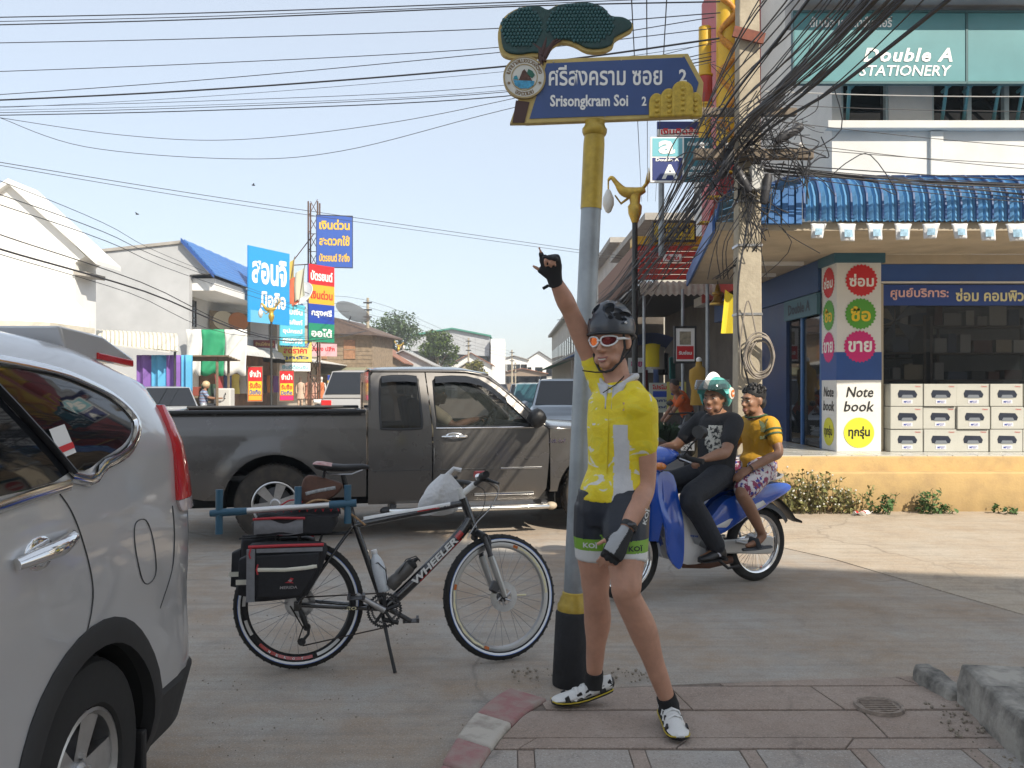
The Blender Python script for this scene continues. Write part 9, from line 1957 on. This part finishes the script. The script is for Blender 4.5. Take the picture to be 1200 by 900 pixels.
# generic far car
def far_car(name, label, cat, loc, rotz, L, W, H, m, rails=False, belt_=.58, cab=(.18, .30, .80, .97), glass=DGLASS):
 """lofted car body: x forward; cab = windscreen base, roof front, roof rear, rear glass base along the length from the nose"""
 t = thing(name, label, cat, loc, rotz); hb = H*belt_
 def sec(x, zt, w): return [Vector((x, w*a, z)) for a, z in ((-1, .28), (-1.0, hb*.6), (-.96, hb*.92), (-.86, zt), (.86, zt), (.96, hb*.92), (1.0, hb*.6), (1, .28))]
 q = MB(); q.loft([sec(L/2-L*f, z, W/2*w) for f, z, w in ((0, hb*.62, .72), (.03, hb*.80, .9), (.10, hb*.88, .98), (cab[0], hb, 1), (.5, hb*1.02, 1), (.85, hb*1.02, 1), (.97, hb*.95, .95), (1, hb*.7, .85))]); b0 = obj('body', q, m, t, smooth=45)
 def cs(f, z, w): return [Vector((L/2-L*f, W/2*w*a, z)) for a in (-1, -.5, .5, 1)]
 q = MB(); gx = [(cab[0], hb*.99, .88), (cab[1], H*.985, .70), ((cab[1]+cab[2])/2, H, .72), (cab[2], H*.98, .70), (cab[3], hb*1.0, .86)]
 q.loft([[Vector((L/2-L*f, -W/2*w, z)), Vector((L/2-L*f, -W/2*w*.6, z+.02)), Vector((L/2-L*f, W/2*w*.6, z+.02)), Vector((L/2-L*f, W/2*w, z)), Vector((L/2-L*f, W/2*.86, hb*.97)), Vector((L/2-L*f, -W/2*.86, hb*.97))] for f, z, w in gx]); obj('cabin', q, m, t, smooth=40)
 for (f0, z0, w0), (f1, z1, w1), nm in ((gx[0], gx[1], 'windscreen'), (gx[4], gx[3], 'rear_window')):
  a0, a1 = L/2-L*f0, L/2-L*f1; s_ = 1 if nm == 'windscreen' else -1; e = .07
  obj(nm, MB().loft([[Vector((a0+(a1-a0)*k+s_*.025, y*W/2*(w0+(w1-w0)*k)*.93, z0+(z1-z0)*k+.03)) for y in (-1, -.5, 0, .5, 1)]+[Vector((a0+(a1-a0)*k+s_*.01, y*W/2*(w0+(w1-w0)*k)*.93, z0+(z1-z0)*k+.015)) for y in (1, -1)] for k in (e, .5, 1-e)]), glass, t)
 for s_ in (-1, 1):
  for fa, fb in (((cab[0]+cab[1])/2+.03, .5), (.52, (cab[2]+cab[3])/2-.03)):
   xa, xb = L/2-L*fa, L/2-L*fb; za, zb = hb*1.05, H*.93
   q = MB().loft([[Vector((x, s_*(W/2*.885+.012), za)), Vector((x+(dx), s_*(W/2*.735+.012), zb)), Vector((x+dx, s_*(W/2*.735), zb)), Vector((x, s_*W/2*.88, za))] for x, dx in ((xa, -.25*(H-hb) if fa < .4 else 0), (xb, 0 if fa < .4 else .2*(H-hb)))]); obj('side_window', q, glass, t)
  for f in (.19, .79): obj('wheel', MB().lathe([(.001, 0), (.2, .0), (.21, s_*.02), (.31, s_*.03), (.325, 0), (.325, -s_*.2)], 26, (L/2-L*f, s_*(W/2-.02), .325), 'y'), RUBBER, t, smooth=40)
  obj('headlamp', MB().sphere((L/2-.10, s_*W*.36, hb*.74), (.12, .2, .08), 12, 8), mat('headlamp_lens', (.5, .5, .5), .08), t, smooth=180); obj('tail_lamp', MB().box(-L/2-.01, -L/2+.08, min(s_*W*.28, s_*W*.44), max(s_*W*.28, s_*W*.44), hb*.7, hb*.92), TRED, t, bevel=.02)
  obj('wing_mirror', MB().sphere((L/2-L*(cab[0]+.06), s_*(W/2+.08), hb*1.08), (.07, .1, .07), 10, 8), m, t, smooth=180)
  if rails: obj('roof_rail', MB().tube([(L/2-L*cab[1]-.1, s_*W*.33, H), (L/2-L*cab[1]-.25, s_*W*.33, H+.06), (L/2-L*cab[2]+.2, s_*W*.33, H+.06)], .02, 6), DSTEEL, t)
 obj('grille', MB().box(L/2-.04, L/2+.015, -W*.26, W*.26, hb*.52, hb*.70), BPLAST, t, bevel=.02); obj('front_bumper', MB().box(L/2-.1, L/2+.03, -W*.42, W*.42, .25, hb*.48), m, t, bevel=.05); obj('number_plate', MB().box(L/2+.031, L/2+.04, -.17, .17, .42, .53), WHITE, t)
 return t
PSIL = mat('pale_silver_paint', (.42, .46, .50), .3, .5, coat=.6)
far_car('oncoming_suv', 'pale silver off-road car facing the viewer behind the sign pole', 'car', (P(668, 0, 20).x, 22.3, 0), -92, 4.6, 1.85, 1.62, PSIL, True)
far_car('oncoming_car', 'blue grey car beyond the pale silver one, facing the viewer', 'car', (P(629, 0, 26).x, 28, 0), -90, 4.4, 1.75, 1.52, mat('blue_grey_paint', (.16, .26, .30), .3, .4, coat=.6), glass=mat('teal_windscreen', (.03, .09, .11), .04))
far_car('parked_sedan', 'silver sedan parked under the cream awning at the left', 'car', (P(178, 0, 24.5).x, 25.3, 0), -60, 4.4, 1.72, 1.42, mat('silver_sedan_paint', (.38, .40, .42), .3, .5, coat=.5))
far_car('silver_van', 'silver van half hidden behind the pickup cab', 'van', (P(422, 0, 26).x, 26, 0), 92, 4.4, 1.75, 1.9, mat('silver_van_paint', (.45, .44, .42), .3, .5, coat=.5), belt_=.6)
for i, (px, d, c, nm) in enumerate(((612, 48, (.45, .45, .45), 'white'), (640, 60, (.25, .04, .04), 'dark red'), (585, 70, (.1, .1, .12), 'dark'))): far_car('distant_car', '%s distant car down the main street' % nm, 'car', (P(px, 0, d).x, d, 0), -90 if i != 1 else 90, 4.3, 1.72, 1.5, mat('distant_paint_%d' % i, c, .3, .3, coat=.5))
# small scooters by the far pavement
for i, (px, d) in enumerate(((372, 40), (384, 42))):
 t = thing('parked_moped', ['parked moped with white front', 'parked moped with dark seat'][i]+' by the mannequins', 'moped', (P(px, 0, d).x, d, 0), 30+i*20)
 for x in (0, 1.2): obj('wheel', MB().lathe([(.2, -.03), (.26, -.035), (.28, 0), (.26, .035), (.2, .03)], 20, (x, 0, .28), 'y'), RUBBER, t, smooth=50)
 obj('body', MB().loft([[Vector((x, w*a, z+h*b)) for a, b in circ(1, 12)] for x, w, z, h in ((-.2, .1, .7, .08), (.2, .13, .65, .14), (.6, .11, .45, .12), (.95, .13, .6, .2), (1.05, .07, .95, .1))]), [MWHT, MBLK][i], t, smooth=60); obj('handlebar', MB().tube([(.9, -.3, 1.02), (1.0, 0, 1.0), (.9, .3, 1.02)], .02, 6), MBLK, t)
# wooden house, sheds, warehouse, far houses
def hut(name, label, px0, px1, ytop, yeave, d, depth, wall, roof_m, win=2, cat='house', group=None, flip=False, yb=None):
 x0, x1 = P(px0, 0, d).x, P(px1, 0, d).x; zt, ze = P(0, ytop, d).z, P(0, yeave, d).z; t = thing(name, label, cat, ((x0+x1)/2, d, 0), 0, group); w = (x1-x0)/2
 obj('wall', MB().prism([(-w, 0), (w, 0), (w, ze), (0, zt-.05), (-w, ze)], 0, depth), wall, t)
 for s_ in (-1, 1): obj('roof', MB().prism([(0, zt), (s_*(w+.3), ze-.15), (s_*(w+.3), ze-.05), (0, zt+.1)], -.4, depth+.3), roof_m, t)
 for k in range(win):
  xx = -w+2*w*(k+.5)/win; f = obj('window', MB().box(xx-w*.22, xx+w*.22, -.06, -.003, ze*.55, ze*.85), DGLASS, t); obj('sill', MB().box(xx-w*.25, xx+w*.25, -.1, -.003, ze*.52, ze*.549), CONC, f)
 return t
RUSTR = mat('rusty_roof_sheet', (.26, .12, .075), .8, noise=(3, .35), bump=(12, .3)); GREYR = mat('grey_roof_sheet', (.34, .34, .34), .7, noise=(3, .2)); WOODW = mat('old_board_wall', (.25, .19, .13), .9, noise=(4, .35))
wdh = thing('wooden_house', 'old two storey wooden house beside the striped billboard', 'house', (P(410, 0, 58).x-.4, 58, 0), -8)
for k in range(9): obj('wall_board', MB().box(-3.0, 2.0, -.02+.015*(k % 2), .05, 2.6+k*.28, 2.86+k*.28), WOODW, wdh)
obj('wall', MB().box(-3, 1.98, .06, 5, 0, 5.1), WOODW, wdh); obj('roof', MB().prism([(-3.5, 5.0), (2.6, 4.75), (2.6, 4.85), (-.5, 6.0), (-3.5, 5.15)], -.7, 5.5), mat('dark_old_roof', (.12, .085, .07), .85, noise=(4, .3)), wdh)
for x in (-1.6, .4): f = obj('shutter', MB().box(x-.4, x+.4, -.07, -.025, 3.2, 4.5), mat('worn_shutter', (.30, .16, .09), .85, noise=(6, .4)), wdh); obj('rail', MB().box(x-.4, x+.4, -.09, -.071, 3.8, 3.86), WOODW, f)
obj('lower_awning', MB().add([(-3, -.1, 2.6), (2.2, -.1, 2.6), (2.4, -1.8, 2.1), (-3, -1.8, 2.1)], [(0, 1, 2, 3)]), mat('olive_awning', (.24, .24, .16), .8), wdh, solid=.05)
d2 = thing('satellite_dish', 'wire mesh satellite dish on the wooden house roof', 'dish', P(411, 371, 58), rot=(-25, 20, 0)); obj('dish', MB().lathe([(.001, 0), (.5, .06), (1.0, .22), (1.25, .38), (1.24, .40), (.98, .24), (.001, .02)], 24), mat('dish_mesh', (.30, .30, .30), .6, alpha=.55), d2, smooth=50); obj('mast', MB().cyl((0, 0, 0), (0, 0, -1.4), .05, n=6), DSTEEL, d2)
hut('rust_roof_shed', 'long shed with rusty red sheet roof beyond the wooden house', 405, 470, 403, 424, 68, 10, WOODW, RUSTR, 3)
hut('grey_roof_shed', 'shed with plain grey sheet roof below the trees', 440, 505, 411, 427, 74, 9, PGR, GREYR, 3)
whs = thing('warehouse', 'big grey sheet metal warehouse with green roof edge behind the trees', 'warehouse', (P(530, 0, 105).x, 105, 0), 0)
wgr = mat('grey_cladding', (.40, .42, .44), .6, noise=(1, .1))
hw_ = (583-482)*.105/2
obj('upper_wall', MB().prism([(-hw_, 5.6), (hw_*.86, 4.9), (hw_*.86, 7.3), (0, 8.2), (-hw_, 7.3)], 0, 30), wgr, whs); obj('lower_wall', MB().box(-hw_, hw_*.8, .6, 29, 0, 5.4), mat('dim_cladding', (.16, .17, .18), .8), whs)
obj('roof_edge', MB().prism([(-hw_-.2, 7.3), (0, 8.22), (hw_*.9, 7.3), (hw_*.9, 7.5), (0, 8.42), (-hw_-.2, 7.5)], -.4, 30), mat('green_roof_edge', (.05, .22, .16), .6), whs)
for k in range(12): obj('cladding_rib', MB().box(-hw_+.3+k*.72, -hw_+.36+k*.72, -.06, -.003, 5.6, 7.2), mat('pale_rib', (.46, .48, .5), .6), whs)
for k in range(4): obj('gate_frame', MB().box(2.0+k*.7, 2.06+k*.7, .4, .55, 0, 5.3), mat('green_steel', (.08, .24, .2), .6), whs)
obj('white_block', MB().box(hw_*.9, hw_*1.22, -1, 10, 0, 7.0), PWH, whs)
hut('far_house', 'small white gabled house with brown roof at the street end', 529, 575, 414, 427, 95, 8, PWH, RUSTR, 2)
hut('far_house', 'low tan house left of the white gable', 536, 562, 424, 433, 88, 8, mat('tan_wall', (.46, .40, .30), .9), GREYR, 2)
hut('far_house', 'cream flat fronted house with dark openings far down the street', 586, 618, 417, 421, 135, 9, PWH, CONC, 4)
hut('far_house', 'grey gabled house farthest down the street', 612, 651, 412, 425, 140, 9, PWH, mat('dark_gable', (.16, .15, .15), .8), 3)
hut('far_house', 'brown shop row with awnings below the grey gable', 584, 640, 432, 437, 120, 9, mat('brown_wall', (.28, .22, .17), .9), RUSTR, 5)
hut('far_house', 'low far roof right of the grey gable', 646, 700, 433, 440, 160, 9, mat('tan_wall', (.46, .40, .30), .9), RUSTR, 4)
hut('far_house', 'small dim house between tree and white block', 566, 592, 428, 434, 110, 6, mat('dim_house', (.25, .26, .26), .9), GREYR, 2)
for i, (px, py, d, h, lab) in enumerate(((431, 349, 60, 7.6, 'grey concrete power pole by the wooden house'), (549, 396, 92, 6.5, 'thin power pole before the warehouse'), (600, 410, 105, 6.0, 'far thin power pole at the cream house'), (604, 425, 118, 4.5, 'short far pole down the street'), (497, 425, 80, 4, 'small grey pole below the first tree'))):
 p = P(px, py, d); t = thing('power_pole', lab, 'power pole', (p.x, d, 0), 0, 'distant power poles'); obj('shaft', MB().cyl((0, 0, 0), (0, 0, p.z), .16 if i == 0 else .11, .09, 8), PCON, t)
 for k in range(3): obj('cross_bar', MB().box(-.3, .3, -.12, -.04, p.z-.4-.5*k, p.z-.3-.5*k), DSTEEL, t)
for i in range(3): cable('far_wire', 'far thin power wire beyond the wooden house, %s from the top' % ords[i], [P(300, 352+i*10, 52), P(431, 352+i*8, 60), P(549, 399+i*4, 92), P(600, 412+i*4, 105)], .012, CBL[1], 'far power wires', 6)
# trees
def tree(name, label, loc, h, cr, n, m, seed, trunkm=None, group=None):
 q = random.Random(seed); t = thing(name, label, 'tree', loc, 0, group)
 tr = MB(); tr.tube([(0, 0, 0), (.1, 0, h*.25), (-.05, .1, h*.5)], [.28, .22, .15], 8); blobs = []
 for i in range(16):
  a = q.uniform(0, 6.28); rr = cr*q.uniform(.15, .85); z = h*q.uniform(.45, .93); f = 1-((z/h-.62)/.42)**2; c = Vector((math.cos(a)*rr*max(.35, f), math.sin(a)*rr*max(.35, f), z)); blobs.append((c, cr*q.uniform(.24, .42))); tr.tube([(0, .05, h*.35), c*.5+Vector((0, 0, h*.25)), c], [.11, .07, .03], 5)
 obj('trunk', tr, trunkm or mat('bark', (.14, .11, .08), .9), t, smooth=60)
 lv = MB()
 for i in range(n):
  c, r_ = blobs[i % len(blobs)]; d_ = Vector((q.gauss(0, 1), q.gauss(0, 1), q.gauss(0, 1))).normalized()*r_*q.uniform(.55, 1.08); p = c+Vector((d_.x, d_.y, d_.z*.85)); s_ = q.uniform(.10, .21)
  e = Euler((q.uniform(-.9, .9), q.uniform(-.9, .9), q.uniform(0, 6.3))).to_matrix(); lv.add([p+e @ Vector(v)*s_ for v in ((-1, 0, 0), (0, -.55, .15), (1, 0, 0), (0, .55, .15))], [(0, 1, 2, 3)])
 obj('crown', lv, m, t); return t
LEAF = mat('tree_leaf', (.085, .13, .028), .6, noise=(.7, .45)); LEAF2 = mat('tree_leaf_dark', (.06, .10, .03), .6, noise=(.7, .4)); LEAF3 = mat('tree_leaf_yellow', (.17, .16, .03), .6, noise=(1, .3))
tree('leafy_tree', 'tall broad green tree behind the wooden house', (P(462, 0, 92).x, 92, 0), 8.9, 4.6, 5200, LEAF2, 3); tree('leafy_tree', 'lower tree at the left of the broad one', (P(436, 0, 86).x, 86, 0), 7.4, 2.6, 2200, LEAF2, 9)
tree('leafy_tree', 'bright round green tree before the warehouse', (P(511, 0, 84).x, 84, 0), 6.7, 2.5, 4200, LEAF, 4); tree('leafy_tree', 'small yellowish tree right of the bright round one', (P(558, 0, 86).x, 86, 0), 3.9, 1.3, 1300, LEAF3, 5)
tree('leafy_tree', 'dim tree far behind at the street end', (P(665, 0, 170).x, 170, 0), 5.5, 5, 1500, LEAF2, 6)
# pavement along the left
struct('left_pavement', MB().box(-60, -11.1, 20, 200, -.02, .13), mat('pale_pavement', (.42, .38, .32), .9))
# birds
for i, (px, py) in enumerate(((161, 251), (297, 217))):
 p = P(px, py, 40); t = thing('bird', ['small dark bird in the sky above the white house', 'tiny bird in the sky left of the steel tower'][i], 'bird', p, 30*i); obj('body', MB().sphere((0, 0, 0), (.09, .035, .03), 8, 6), BPLAST, t, smooth=180)
 for s_ in (-1, 1): obj('wing', MB().add([(-.04, 0, .01), (.04, 0, .01), (.0, s_*.16, .06), (-.05, s_*.14, .05)], [(0, 1, 2, 3)]), BPLAST, t, solid=.006)
# == thin air haze round the whole place
hz_m = bpy.data.materials.new('haze'); hz_m.use_nodes = True; _n = hz_m.node_tree; _n.nodes.clear(); _v = _n.nodes.new('ShaderNodeVolumePrincipled'); _v.inputs['Color'].default_value = (.86, .90, .95, 1); _v.inputs['Density'].default_value = .0016; _v.inputs['Anisotropy'].default_value = .2
_o = _n.nodes.new('ShaderNodeOutputMaterial'); _n.links.new(_v.outputs[0], _o.inputs['Volume'])
hzb = obj('haze', MB().box(-70, 60, -45, 230, -1.5, 18), hz_m); hzb['kind'] = 'stuff'; hzb['label'] = 'thin pale haze in the street air'
